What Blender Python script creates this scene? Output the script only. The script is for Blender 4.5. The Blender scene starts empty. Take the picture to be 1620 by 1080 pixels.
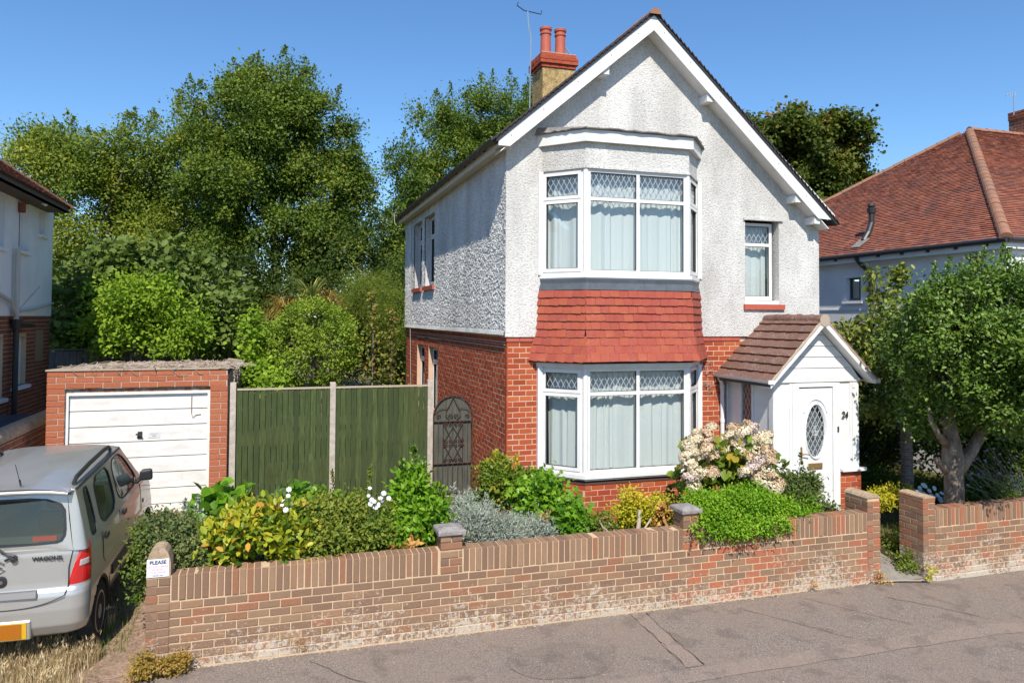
import bpy, math, random
import numpy as np
from mathutils import Vector, Matrix
rad = math.radians
# ------------------------------------------------------------------ camera, world, sun, exposure
scene = bpy.context.scene
C = scene.collection
CAM = np.array([-3.58, -11.67, 3.73]); F, PX, PY = 1181.1, 810.0, 467.0
yaw, pitch, roll = 0.30413, 0.030324, 0.00532
fwd = np.array([math.sin(yaw)*math.cos(pitch), math.cos(yaw)*math.cos(pitch), math.sin(pitch)])
rgt = np.array([math.cos(yaw), -math.sin(yaw), 0.0]); upv = np.cross(rgt, fwd)
rgt, upv = math.cos(roll)*rgt+math.sin(roll)*upv, -math.sin(roll)*rgt+math.cos(roll)*upv
cd = bpy.data.cameras.new('camera'); cam = bpy.data.objects.new('camera', cd); C.objects.link(cam)
cd.sensor_width = 36; cd.lens = F/1620*36; cd.shift_y = -(540-PY)/1620; cd.clip_end = 2000; cd.clip_start = 0.1
cam.matrix_world = Matrix(((rgt[0], upv[0], -fwd[0], CAM[0]), (rgt[1], upv[1], -fwd[1], CAM[1]), (rgt[2], upv[2], -fwd[2], CAM[2]), (0, 0, 0, 1)))
scene.camera = cam
TOSUN = Vector((-0.26, -1.0, 1.14)).normalized()
world = bpy.data.worlds.new("World"); scene.world = world; world.use_nodes = True
wn = world.node_tree; bg = wn.nodes['Background']
sky = wn.nodes.new('ShaderNodeTexSky'); sky.sky_type = 'NISHITA'; sky.sun_disc = False
sky.sun_elevation = math.asin(TOSUN.z); sky.sun_rotation = math.atan2(TOSUN.x, TOSUN.y)
sky.altitude = 0; sky.air_density = 1.0; sky.dust_density = 0.15; sky.ozone_density = 6.0
hs_ = wn.nodes.new('ShaderNodeHueSaturation'); hs_.inputs['Saturation'].default_value = 1.10; hs_.inputs['Value'].default_value = 0.93; hs_.inputs['Hue'].default_value = 0.499
wn.links.new(sky.outputs[0], hs_.inputs['Color']); wn.links.new(hs_.outputs[0], bg.inputs[0]); bg.inputs[1].default_value = 0.15
sl = bpy.data.lights.new('sun', 'SUN'); sl.energy = 4.9; sl.angle = rad(0.5); sl.color = (1.0, 0.93, 0.82)
so = bpy.data.objects.new('sun', sl); C.objects.link(so)
so.rotation_euler = TOSUN.to_track_quat('Z', 'Y').to_euler(); so.location = (0, -30, 40)
scene.view_settings.view_transform = 'Standard'; scene.view_settings.look = 'None'
scene.view_settings.exposure = 0.31; scene.view_settings.gamma = 1.0; scene.view_settings.use_curve_mapping = False
scene.cycles.max_bounces = 8; scene.cycles.diffuse_bounces = 3; scene.cycles.glossy_bounces = 3
scene.cycles.transparent_max_bounces = 16; scene.cycles.transmission_bounces = 4
scene.cycles.use_denoising = True

# ------------------------------------------------------------------ helpers
R = random.Random(7)
def at(px, py, Y):                       # the place on the upright plane y=Y that a spot of the photograph looks at
    d = fwd+(px-PX)/F*rgt-(py-PY)/F*upv
    return CAM+d*((Y-CAM[1])/d[1])
def mpp(px, py, Y):                      # metres per photo pixel there
    return float(fwd@(at(px, py, Y)-CAM))/F
def sstep(a, b, x): t = min(1, max(0, (x-a)/(b-a))); return t*t*(3-2*t)
def gz(x, y):                            # height of the ground
    base = -0.10*sstep(4.4, 6.0, x)
    if x < -4.86: return min(0.45, max(0.0, (y+3.1)*0.1))
    if y < -2.9: return base
    if 4.7 < x < 5.48: return min(0.42, base+max(0, y+2.95)*0.16)
    return base+(0.2+min(0.25, (y+2.9)*0.08))*sstep(-2.9, -2.5, y)

def node(nt, t, **k):
    n = nt.nodes.new(t)
    for a, b in k.items(): setattr(n, a, b)
    return n
def ramp(nt, fac, cols, inter='LINEAR'):
    r = node(nt, 'ShaderNodeValToRGB'); e = r.color_ramp.elements; r.color_ramp.interpolation = inter
    while len(e) < len(cols): e.new(0.5)
    for i, c in enumerate(cols):
        p, col = c if isinstance(c[1], (tuple, list)) else (i/(len(cols)-1), c)
        e[i].position = p; e[i].color = (*col, 1)
    if fac is not None: nt.links.new(fac, r.inputs[0])
    return r.outputs[0]
def mathn(nt, op, a, b=None, c=None):
    m = node(nt, 'ShaderNodeMath', operation=op)
    for i, v in enumerate((a, b, c)):
        if v is None: continue
        if isinstance(v, (int, float)): m.inputs[i].default_value = v
        else: nt.links.new(v, m.inputs[i])
    return m.outputs[0]
def mixc(nt, f, a, b, mode='MIX'):
    m = node(nt, 'ShaderNodeMix', data_type='RGBA', blend_type=mode)
    for s, v in ((m.inputs[0], f), (m.inputs[6], a), (m.inputs[7], b)):
        if isinstance(v, (int, float)): s.default_value = v
        elif isinstance(v, (tuple, list)): s.default_value = (*v, 1)
        else: nt.links.new(v, s)
    return m.outputs[2]
def pos(nt): return node(nt, 'ShaderNodeNewGeometry').outputs['Position']
def noise(nt, scale, detail=4, vec=None, rough=0.55, dist=0.0):
    n = node(nt, 'ShaderNodeTexNoise'); n.inputs['Scale'].default_value = scale; n.inputs['Detail'].default_value = detail
    n.inputs['Roughness'].default_value = rough; n.inputs['Distortion'].default_value = dist
    nt.links.new(vec if vec is not None else pos(nt), n.inputs['Vector']); return n.outputs['Fac']
def voro(nt, scale, feature='F1', vec=None, out='Distance'):
    n = node(nt, 'ShaderNodeTexVoronoi', feature=feature); n.inputs['Scale'].default_value = scale
    nt.links.new(vec if vec is not None else pos(nt), n.inputs['Vector']); return n.outputs[out]
def stretch(nt, s):
    m = node(nt, 'ShaderNodeVectorMath', operation='MULTIPLY'); nt.links.new(pos(nt), m.inputs[0]); m.inputs[1].default_value = s; return m.outputs[0]
def rndn(nt):                            # one random number per piece (object random + per-face attribute)
    oi = node(nt, 'ShaderNodeObjectInfo').outputs['Random']
    a = node(nt, 'ShaderNodeAttribute', attribute_name='rnd').outputs['Fac']
    return mathn(nt, 'FRACT', mathn(nt, 'ADD', oi, a))
MATS = {}
def mat(name, color=(.5,.5,.5), rough=0.6, metal=0.0, spec=0.5, fn=None, coat=0.0):
    if name in MATS: return MATS[name]
    m = bpy.data.materials.new(name); m.use_nodes = True; nt = m.node_tree; p = nt.nodes['Principled BSDF']
    p.inputs['Base Color'].default_value = (*color, 1); p.inputs['Roughness'].default_value = rough
    p.inputs['Metallic'].default_value = metal; p.inputs['Specular IOR Level'].default_value = spec
    p.inputs['Coat Weight'].default_value = coat; p.inputs['Coat Roughness'].default_value = 0.04
    if fn: fn(nt, p)
    MATS[name] = m; return m
def bump(nt, p, h, strength=0.5, dist=0.01):
    b = node(nt, 'ShaderNodeBump'); b.inputs['Strength'].default_value = strength; b.inputs['Distance'].default_value = dist
    nt.links.new(h, b.inputs['Height']); nt.links.new(b.outputs[0], p.inputs['Normal'])
def col(nt, p, c): nt.links.new(c, p.inputs['Base Color'])

def m_brick(name, cols, spread=0.35, eff=0.0, bumps=0.5, soot=0.3, drift=0.0):
    c0 = cols[0][1] if isinstance(cols[0][1], tuple) else cols[0]
    def fn(nt, p):
        c = None
        if drift:                         # redder bricks were used in some stretches of the wall
            sx_ = node(nt, 'ShaderNodeSeparateXYZ'); nt.links.new(pos(nt), sx_.inputs[0]); g_ = lambda v: (v, v, v)
            zone = ramp(nt, mathn(nt, 'MULTIPLY_ADD', sx_.outputs[0], 1/12, 5/12), [(0,g_(.30)), (.38,g_(.12)), (.50,g_(.30)), (.57,g_(.85)), (.67,g_(.8)), (.72,g_(.25)), (.77,g_(.55)), (.81,g_(.85)), (.86,g_(.45)), (1,g_(.55))])
            c = ramp(nt, mathn(nt, 'ADD', mathn(nt, 'MULTIPLY', rndn(nt), .62), mathn(nt, 'MULTIPLY', zone, .42)), cols)
        else: c = ramp(nt, rndn(nt), cols)
        n1 = noise(nt, 9, 5); c = mixc(nt, mathn(nt, 'MULTIPLY', n1, spread), c, c0)
        n2 = noise(nt, 55, 4); c = mixc(nt, mathn(nt, 'MULTIPLY', ramp(nt, n2, [(.35,(0,0,0)),(.75,(1,1,1))]), soot), c, (.07,.045,.035), 'MIX')
        if eff:
            z = node(nt, 'ShaderNodeSeparateXYZ'); nt.links.new(pos(nt), z.inputs[0])
            low = mathn(nt, 'MULTIPLY_ADD', z.outputs[2], -1.9, 1.0)
            patch = ramp(nt, noise(nt, 1.5, 3), [(.40,(0,0,0)),(.62,(1,1,1))])
            amt = mathn(nt, 'ADD', mathn(nt, 'MULTIPLY', low, 0.55), mathn(nt, 'MULTIPLY', patch, 0.35))
            spk = mathn(nt, 'ADD', mathn(nt, 'MULTIPLY', noise(nt, 22, 6, rough=.75), 1.0), mathn(nt, 'MULTIPLY', amt, 0.42))
            e = ramp(nt, spk, [(.70,(0,0,0)),(.80,(1,1,1))])
            c = mixc(nt, mathn(nt, 'MULTIPLY', e, eff), c, (.52,.46,.38))
            li = ramp(nt, mathn(nt, 'ADD', noise(nt, 70, 3), mathn(nt, 'MULTIPLY', low, .12)), [(.70,(0,0,0)),(.76,(1,1,1))])
            c = mixc(nt, li, c, (.58,.56,.46))
        col(nt, p, c); bump(nt, p, mathn(nt, 'ADD', noise(nt, 60, 5), mathn(nt, 'MULTIPLY', noise(nt, 240, 2), .5)), bumps, 0.006)
    return mat(name, rough=0.85, spec=0.25, fn=fn)
GW = [(.17,.105,.072), (.28,.172,.105), (.22,.13,.085), (.34,.215,.13), (.31,.145,.08), (.43,.14,.072), (.49,.14,.062)]
M_gbrick = m_brick('garden wall brick', [(i/6, c) for i, c in enumerate(GW)], eff=0.8, soot=.18, drift=.34)
M_hbrick = m_brick('house brick', [(.30,.058,.022), (.40,.078,.028), (.46,.10,.036), (.34,.055,.026), (.50,.14,.05)], spread=.25, soot=.12)
M_gar = m_brick('garage brick', [(.42,.125,.06), (.50,.165,.08), (.46,.14,.066)], spread=.2, soot=.45, bumps=.8)
M_nbrick = m_brick('neighbour brick', [(.20,.075,.05), (.28,.09,.055), (.34,.12,.07)], soot=.3)
M_chimred = m_brick('chimney brick', [(.36,.07,.035), (.45,.10,.05)], soot=.3)
def f_mortar(nt, p):
    c = mixc(nt, noise(nt, 12, 5), (.46,.33,.21), (.66,.49,.32)); col(nt, p, c); bump(nt, p, noise(nt, 120, 4), .6, .004)
M_mortar = mat('mortar', rough=.95, spec=.1, fn=f_mortar)
def f_mortar2(nt, p):
    c = mixc(nt, noise(nt, 5, 5), (.50,.30,.20), (.66,.50,.38)); col(nt, p, c); bump(nt, p, noise(nt, 120, 4), .6, .004)
M_hmortar = mat('house mortar', rough=.95, spec=.1, fn=f_mortar2)
def f_dash(nt, p):
    b = voro(nt, 44); n = noise(nt, 28, 5, rough=.75)
    h = mathn(nt, 'ADD', mathn(nt, 'MULTIPLY', b, -.7), mathn(nt, 'MULTIPLY', n, 1.7))
    d1 = ramp(nt, noise(nt, .9, 6, stretch(nt, (1, 1, .45)), rough=.65), [(.40,(.725,.715,.69)), (.68,(.47,.455,.43))])
    d2 = ramp(nt, noise(nt, 28, 3), [(.36,(.6,.58,.55)), (.50,(1,1,1))])
    col(nt, p, mixc(nt, .55, d1, d2, 'MULTIPLY')); bump(nt, p, h, .62, .020)
M_dash = mat('pebbledash render', rough=.9, spec=.2, fn=f_dash)
def f_smooth(nt, p):
    col(nt, p, ramp(nt, noise(nt, 1.2, 5), [(.35,(.82,.83,.83)), (.75,(.68,.69,.69))])); bump(nt, p, noise(nt, 40, 5), .5, .006)
M_smooth = mat('painted render', rough=.85, spec=.2, fn=f_smooth)
def f_upvc(nt, p): col(nt, p, ramp(nt, noise(nt, 3, 4), [(.4,(.77,.77,.76)), (.8,(.66,.65,.63))]))
M_white = mat('white plastic', rough=.3, spec=.5, fn=f_upvc)
def f_wood(nt, p):
    n = noise(nt, 3, 5, stretch(nt, (1,1,1))); col(nt, p, ramp(nt, n, [(.3,(.80,.79,.76)), (.7,(.66,.64,.60))]))
M_paint = mat('old white paint', rough=.55, fn=f_wood)
M_cream = mat('cream gutter board', (.62,.55,.42), .6)
M_dark = mat('dark plastic', (.03,.03,.032), .45)
M_black = mat('black iron', (.025,.022,.022), .5)
M_lead = mat('lead sheet', (.13,.15,.18), .5, fn=lambda nt, p: (col(nt, p, mixc(nt, noise(nt, 6, 4), (.045,.055,.07), (.12,.135,.155))), bump(nt, p, noise(nt, 9, 3), .6, .01)))
M_leadold = mat('weathered lead', (.2,.19,.18), .8, fn=lambda nt, p: (col(nt, p, mixc(nt, noise(nt, 14, 5), (.10,.09,.09), (.36,.33,.30))), bump(nt, p, noise(nt, 20, 4), .9, .015)))
def m_tile(name, cols, spots=0.0, spotc=(.55,.5,.45), b=.5, sc=90, moss=None):
    def fn(nt, p):
        c = ramp(nt, rndn(nt), cols); c = mixc(nt, mathn(nt, 'MULTIPLY', noise(nt, 4, 5), .5), c, cols[0])
        if moss: c = mixc(nt, ramp(nt, noise(nt, 1.3, 5, rough=.7), [(.48,(0,0,0)),(.66,(.85,.85,.85))]), c, moss)
        if spots:
            s = ramp(nt, mathn(nt, 'ADD', mathn(nt, 'MULTIPLY', noise(nt, sc, 3), .8), mathn(nt, 'MULTIPLY', noise(nt, 5, 3), .25)), [(.60,(0,0,0)),(.66,(1,1,1))])
            c = mixc(nt, mathn(nt, 'MULTIPLY', s, spots), c, spotc)
        col(nt, p, c); bump(nt, p, noise(nt, 60, 5), b, .006)
    return mat(name, rough=.8, spec=.25, fn=fn)
M_skirt = m_tile('red clay tile', [(.30,.066,.044), (.36,.080,.052), (.38,.092,.048), (.33,.068,.050), (.41,.105,.052)], .3, (.62,.35,.28), moss=None)
M_porcht = m_tile('brown concrete tile', [(.15,.082,.064), (.21,.112,.085), (.175,.098,.078)], .85, (.46,.37,.31), sc=60)
M_rooft = m_tile('house roof tile', [(.045,.035,.033), (.07,.045,.04), (.055,.045,.045)], .2)
M_nroof = m_tile('old red roof tile', [(.27,.105,.07), (.37,.13,.08), (.48,.165,.095), (.35,.13,.09), (.56,.225,.135), (.23,.10,.08)], .4, (.55,.38,.28), moss=(.23,.11,.095))
M_lroof = m_tile('brown roof tile', [(.17,.08,.055), (.24,.105,.07), (.20,.09,.07)], .3)
M_ridge = m_tile('ridge tile', [(.27,.135,.085), (.34,.16,.10), (.24,.14,.10)], .6, (.40,.34,.20))
M_verge = m_tile('verge mortar', [(.40,.33,.25), (.45,.37,.28)], .4, (.3,.25,.2))
M_redsill = m_tile('red sill tile', [(.42,.09,.06), (.46,.11,.07)], .1)
def f_glass(nt, p):
    nt.nodes.remove(p); o = nt.nodes['Material Output']
    t = node(nt, 'ShaderNodeBsdfTransparent'); t.inputs[0].default_value = (.93,.97,.96,1)
    g = node(nt, 'ShaderNodeBsdfGlossy'); g.inputs[1].default_value = .015
    lw = node(nt, 'ShaderNodeLayerWeight'); lw.inputs[0].default_value = .5
    fr = mathn(nt, 'MULTIPLY_ADD', mathn(nt, 'POWER', lw.outputs['Facing'], 4.0), .85, .09)
    m = node(nt, 'ShaderNodeMixShader'); nt.links.new(fr, m.inputs[0]); nt.links.new(t.outputs[0], m.inputs[1]); nt.links.new(g.outputs[0], m.inputs[2])
    nt.links.new(m.outputs[0], o.inputs[0])
def f_carglass(nt, p):
    f_glass(nt, p)
    for n in nt.nodes:
        if n.type == 'BSDF_TRANSPARENT': n.inputs[0].default_value = (.34,.43,.45,1)
M_glass = mat('window glass', fn=f_glass); M_cglass = mat('car glass', fn=f_carglass)
def f_net(nt, p):
    o = nt.nodes['Material Output']; p.inputs['Base Color'].default_value = (.84,.88,.88,1)
    t = node(nt, 'ShaderNodeBsdfTranslucent'); t.inputs[0].default_value = (.7,.78,.78,1)
    tr = node(nt, 'ShaderNodeBsdfTransparent')
    m = node(nt, 'ShaderNodeMixShader'); m.inputs[0].default_value = .25; nt.links.new(p.outputs[0], m.inputs[1]); nt.links.new(t.outputs[0], m.inputs[2])
    m2 = node(nt, 'ShaderNodeMixShader'); m2.inputs[0].default_value = .14; nt.links.new(m.outputs[0], m2.inputs[1]); nt.links.new(tr.outputs[0], m2.inputs[2])
    nt.links.new(m2.outputs[0], o.inputs[0])
M_net = mat('net curtain', rough=.9, spec=.1, fn=f_net)
M_cam = mat('lead strip', (.62,.64,.66), .4, .3)
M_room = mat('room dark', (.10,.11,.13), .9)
LB = 1.85
def m_leaf(name, cols, trans=.38, rough=.55, spec=.28, plain=False):
    def fn(nt, p):
        a = node(nt, 'ShaderNodeAttribute', attribute_name='rnd').outputs['Fac']
        c = ramp(nt, a, cols if plain else [(q[0], (min(.8, q[1][0]*LB*1.05), min(.8, q[1][1]*LB), min(.8, q[1][2]*LB*.7))) for q in cols]); col(nt, p, c); o = nt.nodes['Material Output']
        t = node(nt, 'ShaderNodeBsdfTranslucent'); nt.links.new(mixc(nt, .6, c, (.9,1.0,.35), 'MULTIPLY'), t.inputs[0])
        m = node(nt, 'ShaderNodeAddShader') if False else node(nt, 'ShaderNodeMixShader'); m.inputs[0].default_value = trans
        nt.links.new(p.outputs[0], m.inputs[1]); nt.links.new(t.outputs[0], m.inputs[2]); nt.links.new(m.outputs[0], o.inputs[0])
    return mat(name, rough=rough, spec=spec, fn=fn)
def f_bark(nt, p):
    v = stretch(nt, (1,1,.3)); col(nt, p, ramp(nt, noise(nt, 14, 6, v), [(.3,(.11,.09,.08)), (.7,(.27,.23,.20))])); bump(nt, p, noise(nt, 22, 5, v), .8, .02)
M_bark = mat('bark', rough=.9, spec=.15, fn=f_bark)
M_twig = mat('dry twig', (.34,.27,.20), .9, fn=lambda nt, p: col(nt, p, ramp(nt, rndn(nt), [(.20,.15,.11), (.40,.32,.25), (.50,.44,.37)])))

class MB:
    def __init__(s): s.v = []; s.f = []; s.r = []
    def add(s, vs, fs, r=None):
        b = len(s.v); s.v += [tuple(v) for v in vs]; r = R.random() if r is None else r
        for f in fs: s.f.append(tuple(b+i for i in f)); s.r.append(r)
        return s
    def hexa(s, p, r=None):              # 8 points: bottom 4 ccw, top 4 ccw
        return s.add(p, ((3,2,1,0),(4,5,6,7),(0,1,5,4),(1,2,6,5),(2,3,7,6),(3,0,4,7)), r)
    def box(s, x0, x1, y0, y1, z0, z1, r=None):
        return s.hexa([(x0,y0,z0),(x1,y0,z0),(x1,y1,z0),(x0,y1,z0),(x0,y0,z1),(x1,y0,z1),(x1,y1,z1),(x0,y1,z1)], r)
    def fbox(s, fr, u0, u1, n0, n1, v0, v1, r=None):   # box in a wall frame (u along, n outward, v up)
        return s.hexa([fr(u0,n1,v0),fr(u1,n1,v0),fr(u1,n0,v0),fr(u0,n0,v0),fr(u0,n1,v1),fr(u1,n1,v1),fr(u1,n0,v1),fr(u0,n0,v1)], r)
    def prism(s, poly, fn, d0, d1, r=None):            # polygon (a,b) extruded from d0 to d1 by fn(a,b,d)
        n = len(poly); vs = [fn(a,b,d0) for a,b in poly]+[fn(a,b,d1) for a,b in poly]
        fs = [tuple(range(n))[::-1], tuple(range(n,2*n))]+[(i,(i+1)%n,n+(i+1)%n,n+i) for i in range(n)]
        return s.add(vs, fs, r)
    def tube(s, pts, rs, seg=8, cap=True, r=None):
        pts = [Vector(p) for p in pts]; n = len(pts)
        if isinstance(rs, (int, float)): rs = [rs]*n
        vs = []; ref = None
        for i, p in enumerate(pts):
            t = (pts[min(i+1,n-1)]-pts[max(i-1,0)]).normalized()
            a = ref if ref is not None else (Vector((1,0,0)) if abs(t.x) < .8 else Vector((0,1,0)))
            a = (a-t*a.dot(t)).normalized(); ref = a; b = t.cross(a)
            for k in range(seg):
                th = 2*math.pi*k/seg; vs.append(p+(a*math.cos(th)+b*math.sin(th))*rs[i])
        fs = [(i*seg+k, i*seg+(k+1)%seg, (i+1)*seg+(k+1)%seg, (i+1)*seg+k) for i in range(n-1) for k in range(seg)]
        if cap: fs += [tuple(range(seg))[::-1], tuple((n-1)*seg+k for k in range(seg))]
        return s.add(vs, fs, r)
    def lathe(s, prof, c=(0,0,0), seg=20, axis='z', r=None):   # profile (radius, height)
        vs = []
        for rr, h in prof:
            for k in range(seg):
                th = 2*math.pi*k/seg; a, b = rr*math.cos(th), rr*math.sin(th)
                p = (a,b,h) if axis == 'z' else ((h,a,b) if axis == 'x' else (a,h,b))
                vs.append((c[0]+p[0], c[1]+p[1], c[2]+p[2]))
        fs = [(i*seg+k, i*seg+(k+1)%seg, (i+1)*seg+(k+1)%seg, (i+1)*seg+k) for i in range(len(prof)-1) for k in range(seg)]
        fs += [tuple(range(seg))[::-1], tuple((len(prof)-1)*seg+k for k in range(seg))]
        return s.add(vs, fs, r)
    def mesh(s, name, m, smooth=False):
        me = bpy.data.meshes.new(name); me.from_pydata(s.v, [], s.f); me.materials.append(m)
        a = me.attributes.new('rnd', 'FLOAT', 'FACE'); a.data.foreach_set('value', s.r)
        if smooth: me.shade_smooth()
        return me
    def build(s, name, m, parent=None, smooth=False, **k):
        return link(name, s.mesh(name, m, smooth), parent, **k)
def link(name, data, parent=None, **k):
    o = bpy.data.objects.new(name, data); C.objects.link(o)
    if parent is not None: o.parent = parent; o.matrix_parent_inverse = parent.matrix_world.inverted() if False else Matrix.Identity(4)
    for a, b in k.items(): o[a] = b
    return o
def thing(name, label, cat, group=None, loc=(0,0,0), rz=0):
    o = bpy.data.objects.new(name, None); C.objects.link(o); o.location = loc; o.rotation_euler = (0,0,rz)
    o['label'] = label; o['category'] = cat
    if group: o['group'] = group
    o.empty_display_size = .2
    return o
def fixn(me):
    import bmesh
    b = bmesh.new(); b.from_mesh(me); bmesh.ops.recalc_face_normals(b, faces=b.faces); b.to_mesh(me); b.free()
def frame(O, U, N):
    O, U, N = Vector(O), Vector(U).normalized(), Vector(N).normalized(); Z = Vector((0,0,1))
    def f(u, n, v): return O+U*u+N*n+Z*v
    f.O, f.U, f.N = O, U, N
    return f
FRONT = frame((0,0,0), (1,0,0), (0,-1,0))
SIDE = frame((0,0,0), (0,1,0), (-1,0,0))
def wall_sheet(mb, fr, u0, u1, v0, v1, holes=(), n=0.0, thick=.12):   # wall with rectangular openings, real reveals
    us = sorted({u0, u1, *[min(max(h[i], u0), u1) for h in holes for i in (0,1)]})
    vs = sorted({v0, v1, *[min(max(h[i], v0), v1) for h in holes for i in (2,3)]})
    for i in range(len(us)-1):
        for j in range(len(vs)-1):
            cu, cv = (us[i]+us[i+1])/2, (vs[j]+vs[j+1])/2
            if any(h[0] < cu < h[1] and h[2] < cv < h[3] for h in holes): continue
            a, b, c, d = us[i], us[i+1], vs[j], vs[j+1]
            mb.add([fr(a,n,c), fr(b,n,c), fr(b,n,d), fr(a,n,d)], [(0,1,2,3)]); mb.add([fr(a,n-thick,c), fr(b,n-thick,c), fr(b,n-thick,d), fr(a,n-thick,d)], [(3,2,1,0)])
    for a, b, c, d in holes:
        for q in (((a,c),(b,c)), ((b,c),(b,d)), ((b,d),(a,d)), ((a,d),(a,c))):
            (p0, q0), (p1, q1) = q
            mb.add([fr(p0,n,q0), fr(p1,n,q1), fr(p1,n-thick,q1), fr(p0,n-thick,q0)], [(0,1,2,3)])
    return mb
# bricks: a list of placements, the nearest become objects, the rest one joined part
BW, BH, J, CP, CC = .213, .0762, .012, .225, .0885
def brick_mesh(m, w, h, d=.10, ch=.006, seed=0, top=False):
    q = random.Random(seed); mb = MB(); j = lambda: q.uniform(-.0022, .0022)
    fr_ = [(ch+j(), 0, ch+j()), (w-ch+j(), 0, ch+j()), (w-ch+j(), 0, h-ch+j()), (ch+j(), 0, h-ch+j())]
    mid = [(j()*.5, ch, j()*.4), (w+j()*.5, ch, j()*.4), (w+j()*.5, ch, h+j()*.4), (j()*.5, ch, h+j()*.4)]
    bk = [(0, d, 0), (w, d, 0), (w, d, h), (0, d, h)]
    fs = [(0,1,2,3)]+[(4+i, 4+(i+1)%4, (i+1)%4, i) for i in range(4)]+[(8+i, 8+(i+1)%4, 4+(i+1)%4, 4+i) for i in range(4)]
    mb.add(fr_+mid+bk, fs, 0.0); return mb.mesh('brick', m)
_bm = {}
def place_bricks(parent, plc, m, n_obj, d=.10, name='brick', restname='brickwork', keep=None):
    """plc: (frame, u, v, w, h, n)"""
    if keep: plc = sorted(plc, key=keep)
    for i, (fr, u, v, w, h, n) in enumerate(plc[:n_obj]):
        hd = w < .15*(1 if h < .15 else 0)
        key = (m.name, round(h, 3), round(w, 3) if h > .15 else 0, R.randrange(5), d)
        if key not in _bm: _bm[key] = brick_mesh(m, w if h > .15 else BW, h, d, seed=hash(key[1:]) % 9999+key[3])
        o = bpy.data.objects.new(name, _bm[key]); C.objects.link(o); o.parent = parent
        nn = n+R.uniform(-.0025, .003); p = fr(u, nn, v+R.uniform(-.001, .001)); U, N = fr.U, fr.N
        s = 1 if h > .15 else w/BW; a = R.uniform(-.006, .006)
        Ux = (U+Vector((0,0,1))*a); Zx = (Vector((0,0,1))-U*a)
        o.matrix_local = Matrix(((Ux.x*s, -N.x, Zx.x, p.x), (Ux.y*s, -N.y, Zx.y, p.y), (Ux.z*s, -N.z, Zx.z, p.z), (0,0,0,1)))
    rest = plc[n_obj:]
    if rest:
        mb = MB()
        for fr, u, v, w, h, n in rest:
            nn = n+R.uniform(-.002, .003); c = .004
            P = [fr(u, nn-.02, v), fr(u+w, nn-.02, v), fr(u+w, nn-.02, v+h), fr(u, nn-.02, v+h), fr(u+c, nn, v+c), fr(u+w-c, nn, v+c), fr(u+w-c, nn, v+h-c), fr(u+c, nn, v+h-c)]
            mb.add(P, [(4,5,6,7), (0,1,5,4), (1,2,6,5), (2,3,7,6), (3,0,4,7)])
        mb.build(restname, m, parent, kind='stuff')
def courses(fr, u0, u1, v0, v1, n=0.0, holes=(), start=0, down=False, bw=CP, cc=CC, bh=BH):
    out = []; nc = int((v1-v0+.02)/cc); 
    for k in range(nc):
        v = (v1-(k+1)*cc+.006) if down else v0+k*cc+.006
        off = ((k+start) % 2)*bw/2; u = u0-off
        while u < u1-.02:
            a, b = max(u, u0), min(u+bw-J, u1)
            segs = [(a, b)]
            for h in holes:
                if h[2] < v+bh and h[3] > v:
                    ns = []
                    for s0, s1 in segs:
                        if h[1] <= s0 or h[0] >= s1: ns.append((s0, s1)); continue
                        if h[0] > s0+.02: ns.append((s0, h[0]))
                        if h[1] < s1-.02: ns.append((h[1], s1))
                    segs = ns
            for s0, s1 in segs:
                if s1-s0 > .03: out.append((fr, s0, v, s1-s0, bh, n))
            u += bw
    return out
from mathutils.geometry import tessellate_polygon
def plate(mb, fn, loops, d0, d1):        # flat plate with holes: loops of (a,b); fn(a,b,d)
    tris = tessellate_polygon([[Vector((a, b, 0)) for a, b in l] for l in loops]); flat = [p for l in loops for p in l]
    n = len(flat); vs = [fn(a, b, d1) for a, b in flat]+[fn(a, b, d0) for a, b in flat]
    fs = [tuple(t) for t in tris]+[tuple(n+i for i in t[::-1]) for t in tris]; k = 0
    for l in loops:
        m = len(l); fs += [(k+i, k+(i+1) % m, n+k+(i+1) % m, n+k+i) for i in range(m)]; k += m
    mb.add(vs, fs)
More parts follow.
